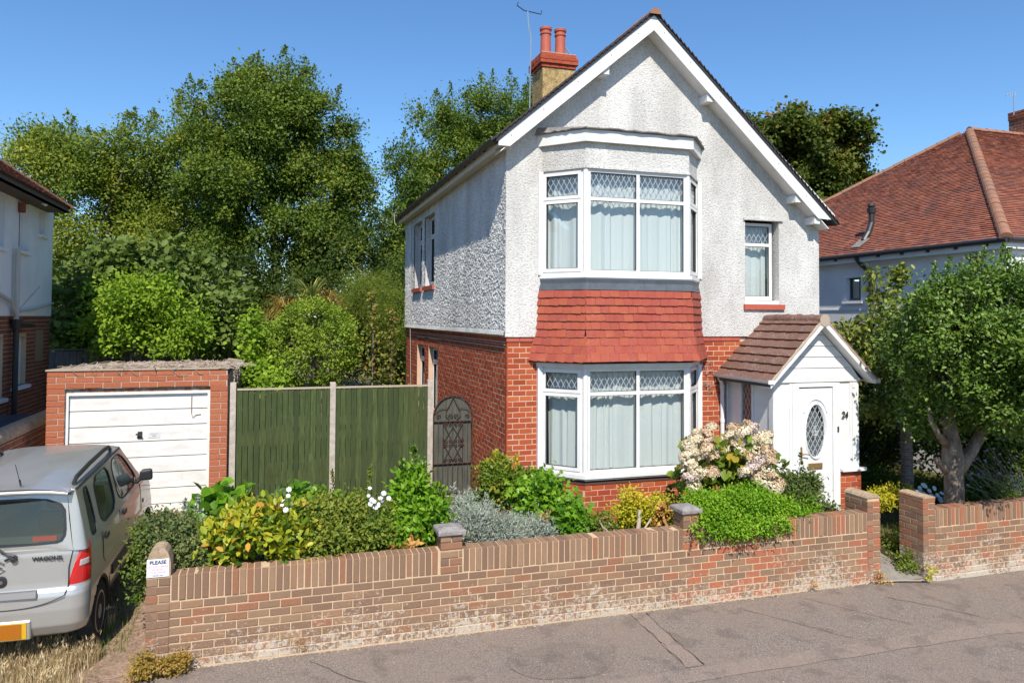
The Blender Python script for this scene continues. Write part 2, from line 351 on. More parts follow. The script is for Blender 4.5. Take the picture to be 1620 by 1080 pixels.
# ------------------------------------------------------------------ ground
def f_soil(nt, p):
    c = ramp(nt, noise(nt, 3, 6), [(.3,(.06,.075,.025)), (.55,(.12,.10,.05)), (.8,(.20,.15,.08))]); col(nt, p, c); bump(nt, p, noise(nt, 25, 5), 1, .03)
M_soil = mat('soil', rough=1, spec=.1, fn=f_soil)
def f_drive(nt, p):
    c = ramp(nt, noise(nt, 16, 7, rough=.8), [(.33,(.13,.085,.06)), (.5,(.30,.20,.145)), (.68,(.47,.35,.25))])
    c = mixc(nt, ramp(nt, noise(nt, 1.4, 4), [(.5,(0,0,0)), (.7,(.7,.7,.7))]), c, (.20,.15,.09)); col(nt, p, c); bump(nt, p, noise(nt, 40, 5), 1, .02)
M_drive = mat('worn driveway', rough=1, spec=.1, fn=f_drive)
def f_tarmac(a, b):
    def fn(nt, p):
        n = noise(nt, 260, 3); s = voro(nt, 120, out='Color'); bw = node(nt, 'ShaderNodeRGBToBW'); nt.links.new(s, bw.inputs[0])
        c = mixc(nt, ramp(nt, bw.outputs[0], [(.3,(0,0,0)), (.85,(1,1,1))]), a, b)
        c = mixc(nt, mathn(nt, 'MULTIPLY', ramp(nt, noise(nt, 1.1, 7, rough=.65), [(.38,(0,0,0)), (.68,(1,1,1))]), .55), c, (a[0]*1.7, a[1]*1.55, a[2]*1.45))
        sp = ramp(nt, voro(nt, 17), [(.05,(1,1,1)), (.075,(0,0,0))]); sp2 = ramp(nt, noise(nt, 3.2, 2), [(.5,(0,0,0)), (.6,(1,1,1))])
        c = mixc(nt, mathn(nt, 'MULTIPLY', sp, sp2), c, (.5,.47,.42))
        c = mixc(nt, mathn(nt, 'MULTIPLY', ramp(nt, noise(nt, 2.7, 5), [(.55,(0,0,0)), (.62,(1,1,1))]), .25), c, (.05,.045,.045))
        col(nt, p, c); bump(nt, p, mathn(nt, 'ADD', bw.outputs[0], n), .8, .006)
    return fn
M_tar = mat('pavement tarmac', rough=.92, spec=.25, fn=f_tarmac((.172,.140,.118), (.37,.308,.262)))
M_patch = mat('patched tarmac', rough=.92, spec=.25, fn=f_tarmac((.205,.163,.136), (.39,.32,.27)))
M_patch2 = mat('dark tarmac patch', rough=.92, spec=.25, fn=f_tarmac((.15,.123,.104), (.335,.28,.24)))
M_path = mat('path concrete', rough=.95, spec=.2, fn=lambda nt, p: (col(nt, p, ramp(nt, noise(nt, 3, 6, rough=.7), [(.3,(.17,.15,.13)), (.75,(.32,.29,.25))])), bump(nt, p, noise(nt, 80, 4), .7, .006)))
def sheet(name, xs, ys, zf, m, inside=None, **k):
    xs, ys = list(xs), list(ys); mb = MB(); vs = [(x, y, zf(x, y)) for y in ys for x in xs]; n = len(xs)
    fs = [(j*n+i, j*n+i+1, (j+1)*n+i+1, (j+1)*n+i) for j in range(len(ys)-1) for i in range(n-1) if inside is None or inside((xs[i]+xs[i+1])/2, (ys[j]+ys[j+1])/2)]
    mb.add(vs, fs); return mb.build(name, m, **k)
gx = [-400,-120,-50,-25,-15]+list(np.arange(-10, -5, .5))+[-4.87,-4.85]+list(np.arange(-4.5, 4.6, .5))+[4.69,4.71,5.47,5.49]+list(np.arange(6, 13, .5))+[15,25,50,120,400]
gy = [-400,-120,-50,-20,-10,-6,-5,-4,-3.4,-3.1,-2.98,-2.9,-2.8,-2.7,-2.6,-2.5,-2.2]+list(np.arange(-2, 4, .5))+[6,10,20,40,80,200,500]
sheet('ground', gx, gy, lambda x, y: gz(x, y)-.012, M_soil, kind='structure')
sheet('pavement', [-60,-20,-10,-7,-4.87,-4.6]+list(np.arange(-4, 4.4, .5))+list(np.arange(4.4, 6.2, .2))+[8,12,20,60], [-9.5,-7,-5.5,-4.5,-3.6,-3.15,-2.86], lambda x, y: gz(x, min(y, -2.95))-.004, M_tar,
      inside=lambda x, y: not (x < -4.86 and y > -3.15), kind='structure')
def strip(name, pts, m, dz=.003):
    mb = MB(); mb.add([(x, y, gz(x, min(y,-2.95))+dz) for x, y in pts], [tuple(range(len(pts)))]); return mb.build(name, m, kind='structure')
def wob(x0, x1, y0, y1, n=24, a=.02):
    top = [(x0+(x1-x0)*i/n, y0+R.uniform(-a, a)) for i in range(n+1)]; bot = [(x0+(x1-x0)*i/n, y1+R.uniform(-a, a)) for i in range(n+1)]
    return top, bot
def patch_strip(name, x0, x1, ya, yb, m, dz, n=40):
    t, b = wob(x0, x1, ya, yb, n); mb = MB(); g = lambda p: (p[0], p[1], gz(p[0], -3)+dz)
    mb.add([g(p) for p in t]+[g(p) for p in b], [(i, i+1, n+2+i, n+1+i) for i in range(n)]); mb.build(name, m, kind='structure')
patch_strip('pavement_patch', -.3, 14, -4.52, -4.80, M_patch, .002)
for _k in range(1): pass
def cross(name, xa, xb, y0, y1, m, dz):
    mb = MB(); n = 14; L = [(xa+(xb-xa)*i/n*0+R.uniform(-.012,.012)-.08*i/n, y0+(y1-y0)*i/n) for i in range(n+1)]; Rr = [(xb+R.uniform(-.01,.01)-.08*i/n, y0+(y1-y0)*i/n) for i in range(n+1)]
    mb.add([(x, y, dz) for x, y in L]+[(x, y, dz) for x, y in Rr], [(i, i+1, n+2+i, n+1+i) for i in range(n)]); mb.build(name, m, kind='structure')
cross('pavement_patch', .73, .93, -3.0, -4.5, M_patch, .0045)
mb = MB(); mb.add([(-.55+.62*math.cos(t)*(1+.06*math.sin(3*t)), -3.95+.42*math.sin(t)*(1+.05*math.cos(5*t)), .002) for t in np.linspace(0, 2*math.pi, 40)[:-1]], [tuple(range(39))])
mb.build('pavement_patch', M_patch2, kind='structure')
mb = MB()                                 # cracks and trench joints: thin dark grooves filled with dirt
def crack(x0, y0, x1, y1, w=.012, n=14):
    L = []; 
    for i in range(n+1):
        t = i/n; L.append((x0+(x1-x0)*t+R.uniform(-1,1)*.018, y0+(y1-y0)*t+R.uniform(-1,1)*.012, w*R.uniform(.4,1.3)))
    mb.add([(x-ww/2, y, gz(x,-3)+.0065) for x, y, ww in L]+[(x+ww/2, y+.004, gz(x,-3)+.0065) for x, y, ww in L], [(i, i+1, n+2+i, n+1+i) for i in range(n)])
crack(.93, -3.05, .86, -4.5, .014); crack(.72, -3.4, .66, -4.4, .007); crack(4.3, -3.5, 5.0, -4.3, .012); crack(2.2,-3.3,2.9,-4.4,.006); crack(-3.2,-3.2,-2.4,-4.2,.006); crack(3.2,-3.2,3.9,-4.3,.006)
mb.build('pavement_cracks', mat('crack dirt', (.035,.03,.028), 1), kind='stuff')
sheet('driveway', [-10,-9,-8.5]+list(np.arange(-8, -4.8, .25))+[-4.86], list(np.arange(-3.5, 2.2, .25))+[2.4,4,7], lambda x, y: gz(min(x, -4.87), y)+.004+(.01*math.sin(x*7+y*5)), M_drive, kind='structure')
sheet('garden_path', [4.70, 4.95, 5.2, 5.46], [-2.97,-2.7,-2.3,-2,-1.6,-1,0,1,4], lambda x, y: gz(5, y)+.006, M_path, kind='structure')
mb = MB(); mb.add([(4.68,-3.0,.010),(5.5,-3.06,-.03),(5.5,-3.02,-.028),(4.68,-2.965,.012)], [(0,1,2,3)]); mb.build('path_edge', M_verge, kind='structure')

# ------------------------------------------------------------------ garden walls
GY = -2.97
gfr = frame((0, GY, 0), (1,0,0), (0,-1,0))
def pier_cap_rounded(x0, x1, y0, y1, z, m, parent, hgt=.07):
    mb = MB(); n = 8; vs = []
    for i in range(n+1):
        t = i/n; x = x0+(x1-x0)*t; zz = z+hgt*(1-abs(2*t-1)**3.4); vs += [(x, y0, zz), (x, y1, zz)]
    fs = [(2*i, 2*i+2, 2*i+3, 2*i+1) for i in range(n)]; mb.add(vs, fs)
    mb.add([v for v in vs[::2]]+[(x0,y0,z),(x1,y0,z)], [tuple([n+1]+list(range(n+1))+[n+2])]); mb.add([v for v in vs[1::2]]+[(x0,y1,z),(x1,y1,z)], [tuple([n+1]+list(range(n+1))+[n+2])])
    return mb.build('pier_top', m, parent)
def slab_cap(x0, x1, y0, y1, z, m, parent):
    mb = MB(); o = .035
    P = lambda d, h: [(x0-d, y0-d, h), (x1+d, y0-d, h), (x1+d, y1+d, h), (x0-d, y1+d, h)]
    l = P(o-.006, z)+P(o, z+.006)+P(o, z+.045)+P(o-.012, z+.062)+P(-.05, z+.085)
    fs = [(3,2,1,0), (16,17,18,19)]+[(a*4+i, a*4+(i+1) % 4, a*4+4+(i+1) % 4, a*4+4+i) for a in range(4) for i in range(4)]
    mb.add(l, fs); return mb.build('pier_cap', m, parent)
def pier(x0, x1, y0, y1, z0, z1, plc_list, core, n=0.006):
    core.box(x0+.01, x1-.01, y0+.01, y1-.01, z0, z1)
    d = y1-y0; w = x1-x0; fl = frame((x0, y1, 0), (0,-1,0), (-1,0,0)); ff = frame((x0, y0, 0), (1,0,0), (0,-1,0)); fr_ = frame((x1, y0, 0), (0,1,0), (1,0,0))
    nc = int(round((z1-z0)/CC)); 
    for k in range(nc):
        v = z0+k*CC+.006; h = BH
        if k % 2: segs = [(0, w)]; sd = [(0.0, d/2-J/2), (d/2+J/2, d)] if d > .3 else [(0, d)]
        else: segs = [(0, w/2-J/2), (w/2+J/2, w)]; sd = [(0, d)] if d < .3 else [(0, d/4-J/2), (d/4+J/2, .75*d-J/2), (.75*d+J/2, d)]
        for a, b in segs: plc_list.append((ff, a, v, b-a, h, 0))
        for a, b in sd: plc_list.append((fl, a, v, b-a, h, 0)); 
M_conc = mat('concrete cap', rough=.9, spec=.2, fn=lambda nt, p: (col(nt, p, ramp(nt, noise(nt, 12, 6, rough=.7), [(.3,(.17,.155,.15)), (.7,(.36,.33,.31))])), bump(nt, p, noise(nt, 90, 4), .7, .005)))
M_tan = mat('tan concrete', rough=.9, spec=.2, fn=lambda nt, p: (col(nt, p, ramp(nt, noise(nt, 14, 6, rough=.7), [(.3,(.27,.19,.12)), (.7,(.50,.38,.26))])), bump(nt, p, noise(nt, 90, 4), .7, .005)))
M_post = mat('concrete post', rough=.9, spec=.2, fn=lambda nt, p: (col(nt, p, ramp(nt, noise(nt, 10, 6, rough=.7), [(.3,(.34,.29,.24)), (.7,(.55,.49,.42))])), bump(nt, p, noise(nt, 70, 4), .7, .005)))
wall = thing('garden_wall', 'long low weathered brick garden wall with soldier brick top in front of the flower bed', 'garden wall')
plc, core = [], MB(); ZS = .715
core.box(-4.85, 4.47, GY+.008, GY+.22, -.1, .985)
core.box(-4.62, 4.47, GY-.004, GY+.15, -.1, .012)
P1, P2 = (-1.71, -1.45), (1.51, 1.74)
plc += courses(gfr, -4.85, 4.47, -.085+.092-.0025, ZS, start=0)
for f0, f1 in (P1, P2): plc += [p for p in courses(gfr, f0, f1, ZS+.004, 1.0, n=.004)]
soldiers = []; u = -4.61
while u < 4.46:
    if not any(a-.05 < u < b+.005 for a, b in (P1, P2)): soldiers.append((gfr, u, ZS+.008, .064, .268+R.uniform(-.006,.006), R.uniform(-.002,.004)))
    u += .0757
for (f0, f1), zt in ((P1, 1.16), (P2, 1.18)):
    core.box(f0+.01, f1-.01, GY+.012, GY+.26, .9, zt); k = 0
    ffr = frame((f0, GY, 0), (1,0,0), (0,-1,0)); flr = frame((f0, GY+.26, 0), (0,-1,0), (-1,0,0)); w = f1-f0; v = 1.0
    while v < zt-.05:
        for a, b in ([(0, w)] if k % 2 == 0 else [(0, w/2-.006), (w/2+.006, w)]): plc.append((ffr, a, v, b-a, BH, .004))
        plc.append((flr, 0, v, .26, BH, 0)); v += CC; k += 1
    slab_cap(f0, f1, GY, GY+.26, zt+.006, M_conc, wall)
ep = []; pier(4.47, 4.695, GY-.002, GY+.45, -.003, 1.19, ep, core)
pier_cap_rounded(4.465, 4.70, GY-.004, GY+.455, 1.19, M_tan, wall, .05)
lp = []; pier(-4.852, -4.625, GY-.004, GY+.23, 0.0, .97, lp, core)
core.box(-4.853, -4.622, GY-.004, GY+.233, .97, 1.14); pier_cap_rounded(-4.857, -4.618, GY-.008, GY+.237, 1.14, M_tan, wall, .15)
core.build('mortar_core', M_mortar, wall)
place_bricks(wall, soldiers, M_gbrick, 300, d=.215, name='coping_brick')
R2 = sorted(plc, key=lambda p: abs((p[0].O.x+p[1])+3.5)); place_bricks(wall, ep+lp+R2, M_gbrick, 300, name='brick', restname='brickwork')
rwall = thing('garden_wall', 'right hand brick garden wall and pier beyond the path, shadowed by the round tree', 'garden wall')
plc, core = [], MB(); zb = -.10
core.box(5.7, 12, GY+.008, GY+.21, -.2, .945)
pier(5.475, 5.70, GY, GY+.45, zb, zb+14*CC-.02, plc, core); pier_cap_rounded(5.47, 5.705, GY-.004, GY+.455, zb+14*CC-.02, M_tan, rwall, .035)
plc += courses(gfr, 5.7, 12, zb-.010, .695, start=1)
sold = []; u = 5.71
while u < 12: sold.append((gfr, u, .697, .064, .258+R.uniform(-.005,.005), R.uniform(-.002,.004))); u += .0757
core.build('mortar_core', M_mortar, rwall)
plc.sort(key=lambda p: p[0].O.x+p[1]); place_bricks(rwall, sold, M_gbrick, 60, d=.205, name='coping_brick', restname='coping_brickwork'); place_bricks(rwall, plc, M_gbrick, 230)
# notice on the left pier
sg = thing('notice_sign', 'white please do not park notice fixed to the left end pier of the wall', 'sign')
mb = MB(); sx0, sx1, sz0, sz1 = -4.85, -4.635, .99, 1.175; yS = GY-.012
mb.box(sx0, sx1, yS-.004, yS+.003, sz0, sz1); mb.build('sign_board', mat('sign white', (.74,.76,.82), .45), sg)
def text(name, s, size, loc, rot, m, parent=None, bold=0.0, ext=.001, align='CENTER', sx=1.0, **k):
    cu = bpy.data.curves.new(name, 'FONT'); cu.body = s; cu.size = size; cu.align_x = align; cu.align_y = 'CENTER'; cu.offset = bold; cu.extrude = ext; cu.resolution_u = 4
    o = bpy.data.objects.new('tmp', cu); me = bpy.data.meshes.new_from_object(o); bpy.data.objects.remove(o)
    me.materials.clear(); me.materials.append(m)
    o = link(name, me, parent, **k); o.matrix_local = Matrix.Translation(loc) @ rot @ Matrix.Diagonal((sx, 1, 1, 1)); return o
RX = Matrix.Rotation(rad(90), 4, 'X'); xm = (sx0+sx1)/2
M_ink = mat('black ink', (.03,.03,.07), .6); M_redink = mat('faded red ink', (.62,.30,.36), .6)
text('lettering', 'PLEASE', .052, (xm, yS-.0045, sz1-.035), RX, M_ink, sg, bold=.0018)
for i, s in enumerate(('DO NOT PARK', 'ACROSS', 'THE DRIVE')): text('lettering', s, .030, (xm, yS-.0045, sz1-.078-.030*i), RX, M_redink, sg, bold=.0004)
text('lettering', 'THANK YOU', .018, (xm, yS-.0045, sz0+.016), RX, M_ink, sg, bold=.0003)

# ------------------------------------------------------------------ window builder
def bar(mb, fr, a, b, n, w=.006, t=.004): # thin strip between two (u,v) points
    (u0, v0), (u1, v1) = a, b; L = math.hypot(u1-u0, v1-v0)
    if L < .01: return
    du, dv = -(v1-v0)/L*w/2, (u1-u0)/L*w/2
    P = [fr(u0-du, n-t, v0-dv), fr(u1-du, n-t, v1-dv), fr(u1+du, n-t, v1+dv), fr(u0+du, n-t, v0+dv), fr(u0-du, n, v0-dv), fr(u1-du, n, v1-dv), fr(u1+du, n, v1+dv), fr(u0+du, n, v0+dv)]
    mb.hexa(P, 0)
def lattice(fr, u0, u1, v0, v1, n, dw, dh, parent, inside=None, w=.007, m=None):
    mb = MB(); k = dh/dw; W, H = u1-u0, v1-v0
    for s in (1, -1):
        c = -(W*k)-dh
        while c < H+W*k+dh:              # line v = s*k*u + c
            pts = []
            cc_ = c if s > 0 else c
            N = 60; seg = None
            for i in range(N+1):
                u = W*i/N; v = s*k*u+cc_; ok = 0 <= v <= H and (inside is None or inside(u0+u, v0+v))
                if ok and seg is None: seg = (u, v)
                if ok: last = (u, v)
                if (not ok or i == N) and seg is not None: bar(mb, fr, (u0+seg[0], v0+seg[1]), (u0+last[0], v0+last[1]), n, w); seg = None
            c += dh
    return mb.build('lead_lattice', m or M_cam, parent)
def curtain(fr, u0, u1, v0, v1, n, parent, seed=0, m=None):
    q = random.Random(seed*7+1); mb = MB(); N = 150; w = u1-u0; ks = []; x = 0
    while x < w+.2: ks.append((x, q.uniform(-1, 1))); x += q.choice((.022, .03, .045, .07, .11))
    def fold(x):
        for (a, p), (b, r_) in zip(ks, ks[1:]):
            if a <= x <= b: t = (x-a)/(b-a); t = t*t*(3-2*t); return p+(r_-p)*t
        return 0
    rows = [[fr(u0+w*i/N+sk*math.sin(i*.11+seed), n+1.5*am*fold(w*i/N)-.01, v+dz*abs(fold(w*i/N*.7+.1))) for i in range(N+1)] for v, am, sk, dz in ((v1, .010, 0, 0), (v1-.06, .022, .002, 0), ((v0+v1)/2, .020, .008, 0), (v0, .026, .014, 0))]
    vs = [p for r_ in rows for p in r_]; fs = [(j*(N+1)+i, j*(N+1)+i+1, (j+1)*(N+1)+i+1, (j+1)*(N+1)+i) for j in range(3) for i in range(N)]
    mb.add(vs, fs); return mb.build('net_curtain', m or M_net, parent, smooth=True)
def ringbox(mb, fr, u0, u1, v0, v1, n0, n1, w, wb=None):
    wb = wb or w
    mb.fbox(fr, u0, u0+w, n0, n1, v0, v1); mb.fbox(fr, u1-w, u1, n0, n1, v0, v1); mb.fbox(fr, u0+w, u1-w, n0, n1-.0007, v0, v0+wb); mb.fbox(fr, u0+w, u1-w, n0, n1-.0007, v1-w, v1)
def window(parent, fr, u0, u1, v0, v1, tv, ncol=1, sash=True, n=0.0, lat=True, cur=True, fw=.055, seed=1, dark=False, m=None, **k):
    m = m or M_white; mb = MB(); ringbox(mb, fr, u0, u1, v0, v1, n-.07, n, fw, fw+.015)
    cw = (u1-u0-2*fw-(ncol-1)*fw)/ncol; mu = fw/2; cols = []
    for c in range(ncol):
        a = u0+fw+c*(cw+fw); cols.append((a, a+cw))
        if c: mb.fbox(fr, a-fw, a, n-.07, n-.001, v0+fw, v1-fw)
        if tv: mb.fbox(fr, a, a+cw, n-.07, n-.002, tv-.028, tv+.028)
    W = mb.build('window', m, parent, **k)
    for a, b in cols:
        for lo, hi, top in (((v0+fw+.015, tv-.028, False), (tv+.028, v1-fw, True)) if tv else ((v0+fw+.015, v1-fw, False),)):
            aa, bb, l2, h2 = a, b, lo, hi
            if sash:
                s = MB(); e = .022; ringbox(s, fr, a-e, b+e, lo-e, hi+e, n+.001, n+.018, .052); s.build('sash', m, W); aa, bb, l2, h2 = a+.03, b-.03, lo+.03, hi-.03
            g = MB(); ringbox(g, fr, aa-.004, bb+.004, l2-.004, h2+.004, n-.04, n-.018+(.02 if sash else 0), .012); g.build('gasket', M_dark, W)
            g = MB(); g.add([fr(aa, n-.03, l2), fr(bb, n-.03, l2), fr(bb, n-.03, h2), fr(aa, n-.03, h2)], [(0,1,2,3)]); g.build('pane', M_glass, W)
            if top and lat: lattice(fr, aa+.012, bb-.012, l2+.012, h2-.012, n-.026, .098, .17, W)
    if cur: curtain(fr, u0+.03, u1-.03, v0+.05, v1-.05, n-.16, W, seed)
    if dark: g = MB(); g.add([fr(u0, n-.3, v0), fr(u1, n-.3, v0), fr(u1, n-.3, v1), fr(u0, n-.3, v1)], [(0,1,2,3)]); g.build('dark_room_sheet', M_room, W)  # dark-coloured sheet stands in for the unlit room behind the glass
    return W
# ------------------------------------------------------------------ the house
house = thing('house', 'white pebbledash and red brick detached house with gable, two storey bay and tiled skirt', 'house')
HW, HD = 6.07, 10.0; bandz = 3.42
def bay(d): return [(.57-d, 0), (1.13-d*.41, -.6-d), (3.0+d*.41, -.6-d), (3.53+d, 0)]
def bayfr(d=0.0):
    b = [Vector((x, y, 0)) for x, y in bay(d)]; out = []
    for i in range(3):
        U = (b[i+1]-b[i]); out.append((frame(b[i], U, Vector((U.y, -U.x, 0))), U.length))
    return out
mb = MB()                                # brick core
wall_sheet(mb, FRONT, 0.01, HW-.01, 0.1, 3.4, [(.6, 3.5, 1.15, 3.0), (4.5, 5.3, .5, 2.55)], n=-.006, thick=.2)
LW = [(7.14, 8.19, 1.4, 3.02), (5.47, 6.61, 1.4, 3.02)]
wall_sheet(mb, SIDE, 0.01, HD, 0.1, 3.46, LW, n=-.003, thick=.2)
mb.box(HW-.2, HW-.01, .2, HD, .1, 5.5); mb.box(.2, HW-.2, HD-.2, HD, .1, 5.5)
for f, L in bayfr(): mb.fbox(f, 0, L, -.12, -.009, .1, 1.1)
mb.build('brick_backing', M_hmortar, house)
plc = []
plc += courses(FRONT, .0, .575, .2, 3.34, down=True); plc += courses(FRONT, 3.53, 4.6, .2, 3.34, down=True, start=1)
for i, (f, L) in enumerate(bayfr()): plc += courses(f, 0.004, L-.004, .2, 1.075, start=i, down=True)
plc.sort(key=lambda p: -(p[0](p[1], 0, p[2]).z) if True else 0)
plc_side = courses(SIDE, 0.0, HD, .2, 3.42, down=True, start=1, holes=[(a, b, c, 3.22) for a, b, c, d in LW])
place_bricks(house, plc, M_hbrick, 300)
place_bricks(house, plc_side, M_hbrick, 0, restname='side_brickwork')
sp = []                                  # lintels over the side windows, red band on the front
for a, b, c, d in LW:
    u = a
    while u < b-.03: sp.append((SIDE, u, d+.005, .064, .19, 0)); u += .0757
place_bricks(house, sp, M_hbrick, 40, name='lintel_brick')
mb = MB()
for x0, x1 in ((-.01, .55), (3.56, 4.4)):
    x = x0
    while x < x1-.05: mb.box(x, min(x+.22, x1), -.018, .05, 3.345, 3.415); x += .225
mb.build('red_band', M_redsill, house)
# pebbledash skin
LSL, RSL, RX0, RZ = .85, .917, 2.5, 8.72
def roofz(x): return RZ-.0-(LSL*(RX0-x) if x < RX0 else RSL*(x-RX0))
mb = MB(); G = .04
outer = [(-G, bandz), (HW+G, bandz), (HW+G, 5.50), (RX0, RZ), (-G, 6.52)]
SWIN = (4.50, 5.22, 4.0, 5.56)
plate(mb, FRONT and (lambda a, b, d: FRONT(a, d, b)), [outer, [(.6, bandz+.01), (.6, 6.15), (3.5, 6.15), (3.5, bandz+.01)], [(SWIN[0], SWIN[2]), (SWIN[1], SWIN[2]), (SWIN[1], SWIN[3]), (SWIN[0], SWIN[3])]], -.16, G)
UW = [(7.38, 8.54, 4.5, 6.25), (5.78, 7.0, 4.5, 6.25)]
wall_sheet(mb, SIDE, .16, HD, 3.46, 6.5, UW, n=G-.02, thick=.20)
# the dash itself: thousands of pebbles' relief, which the grazing sun picks out
rs_ = np.random.default_rng(5); NU, NV = 440, 168; us_, vs2 = np.linspace(-G+.004, HD, NU), np.linspace(3.53, 6.5, NV)
hgt = rs_.normal(size=(NV, NU)); hgt = (hgt+np.roll(hgt, 1, 0)*.55+np.roll(hgt, 1, 1)*.55)*.0044+.004; hgt[:, 0] = 0; hgt[0] = 0.001
pt = [SIDE(us_[i], G+float(hgt[j, i]), vs2[j]) for j in range(NV) for i in range(NU)]
qs = [(j*NU+i, j*NU+i+1, (j+1)*NU+i+1, (j+1)*NU+i) for j in range(NV-1) for i in range(NU-1) if not any(a < (us_[i]+us_[i+1])/2 < b and c < (vs2[j]+vs2[j+1])/2 < d for a, b, c, d in UW)]
mb.add(pt, qs)
# bell-cast drip at the foot of the render on the side
N = 60
vs = [SIDE(-G+HD*i/N*1.0, n_, v_) for i in range(N+1) for n_, v_ in ((G+.004, 3.535), (G+.022, 3.49), (G+.035, 3.45), (0, 3.452))]
mb.add(vs, [(4*i+k, 4*i+k+1, 4*i+4+k+1, 4*i+4+k) for i in range(N) for k in range(3)])
for f, L in bayfr(.015): mb.fbox(f, 0, L, -.12, 0, 6.17, 6.66)
for f, L in bayfr(.02): mb.fbox(f, -.004, L+.004, -.05, .022, 6.15, 6.185)
mb.box(HW-.1, HW+G, .05, HD, 3.4, 5.5)
mb.build('pebbledash_render', M_dash, house)
# windows of the bay
lead = MB()
for zz0, zz1, tv, sd in ((4.44, 6.15, 5.665, 3), (1.235, 2.93, 2.52, 8)):
    fs = bayfr()
    window(house, fs[0][0], .03, fs[0][1]-.045, zz0, zz1, tv, 1, True, seed=sd)
    window(house, fs[1][0], .03, fs[1][1]-.03, zz0, zz1, tv, 2, False, seed=sd+1)
    window(house, fs[2][0], .045, fs[2][1]-.03, zz0, zz1, tv, 1, True, seed=sd+2)
    mb = MB()                            # corner posts, head and sill
    for x, y in bay(-.02)[1:3]: mb = MB(); mb.lathe([(.045, zz0), (.045, zz1)], (x, y, 0), 10); mb.build('corner_post', M_white, house)
    for x in (.555, 3.545): mb = MB(); mb.box(x-.04, x+.04, -.075, .05, zz0, zz1); mb.build('corner_post', M_white, house)
    mb = MB(); o, i_ = bay(.07), bay(-.15); 
    mb.prism(o+i_[::-1], lambda a, b, d: (a, b, d), zz0-.055, zz0+.004); mb.prism(bay(.05)+i_[::-1], lambda a, b, d: (a, b, d), zz0-.08, zz0-.055); mb.build('window_sill', M_white, house)
mb = MB(); mb.prism(bay(.012)+bay(-.13)[::-1], lambda a, b, d: (a, b, d), 1.08, 1.155); mb.build('brick_sill_course', mat('dark sill', (.10,.045,.035), .8), house)
mb = MB(); mb.prism(bay(.06)+bay(-.1)[::-1], lambda a, b, d: (a, b, d), 2.93, 3.0); mb.build('bay_soffit', M_paint, house)
# lead flashing
mb = MB(); A, B, D = bay(.055), bay(.045), bay(.075)
for i in range(3):
    for (P, z0), (Q, z1) in (((D, 4.19), (B, 4.30)), ((B, 4.30), (A, 4.365))):
        mb.add([(*P[i], z0), (*P[i+1], z0), (*Q[i+1], z1), (*Q[i], z1)], [(0,1,2,3)])
for x in (1.18, 2.15, 2.55): mb.tube([(x, -.672, 4.19), (x+.01, -.648, 4.30), (x+.01, -.655, 4.36)], .008, 6)
mb.build('lead_flashing', M_lead, house)
# tiled skirt: every tile a piece
TR = 9; _tm = {}
def tile_mesh(w, h, t, m, sd):
    key = (round(w, 2), round(h, 3), m.name, sd)
    if key not in _tm:
        q = random.Random(sd); j = lambda a=.003: q.uniform(-a, a); mb = MB()
        mb.add([(0,0,j()), (w,0,j()), (w,.006,h), (0,.006,h), (0,-t,j()*1.4), (w/2,-t-.001,j()-.002), (w,-t,j()*1.4), (w,-.001,h), (0,-.001,h)], [(4,5,6,7,8), (0,1,6,5,4), (0,4,8,3), (1,2,7,6), (3,8,7,2), (0,3,2,1)], 0)
        _tm[key] = mb.mesh('tile', m)
    return _tm[key]
def put(name, me, parent, O, U, N, Zv, **k):
    o = bpy.data.objects.new(name, me); C.objects.link(o); o.parent = parent
    o.matrix_local = Matrix(((U.x, -N.x, Zv.x, O.x), (U.y, -N.y, Zv.y, O.y), (U.z, -N.z, Zv.z, O.z), (0,0,0,1)))
    for a, b in k.items(): o[a] = b
    return o
def skirt_d(z): t = (4.2-z)/1.16; return .04+.05*t+.085*max(0, (t-.55)/.45)**2
for r_ in range(TR):
    z0 = 4.2-(r_+1)*.129; z1 = z0+.15
    for fi in range(3):
        b0, b1 = bay(skirt_d(z0)), bay(skirt_d(z0)); b2 = bay(skirt_d(z1))
        P, Q, P2 = Vector((*b0[fi], z0)), Vector((*b0[fi+1], z0)), Vector((*b2[fi], z1))
        L = (Q-P).length; U = (Q-P).normalized(); N = Vector((U.y, -U.x, 0)); Q2 = Vector((*b2[fi+1], z1))
        mid0, mid1 = (P+Q)/2, (P2+Q2)/2; Zv = (mid1-mid0).normalized()
        x = -(.165*.5 if (r_+fi) % 2 else 0)
        while x < L-.01:
            a, b = max(x, -.014), min(x+.162, L+.014)
            if b-a > .015:
                sx = (b-a)/.162; me = tile_mesh(.162, .15, .021, M_skirt, R.randrange(6)); Ut = U+Zv*R.uniform(-.012, .012); Zt = (Zv-N*.11).normalized()
                put('tile', me, house, P+U*a+N*(.020+R.uniform(-.003,.004))+Vector((0,0,R.uniform(-.004,.004))), Ut*sx, N, Zt)
            x += .165
mb = MB(); q0, q1 = bay(.02), bay(-.1)
mb.prism(q0+q1[::-1], lambda a, b, d: (a, b, d), 3.02, 4.35); mb.build('skirt_backing', M_skirt, house)
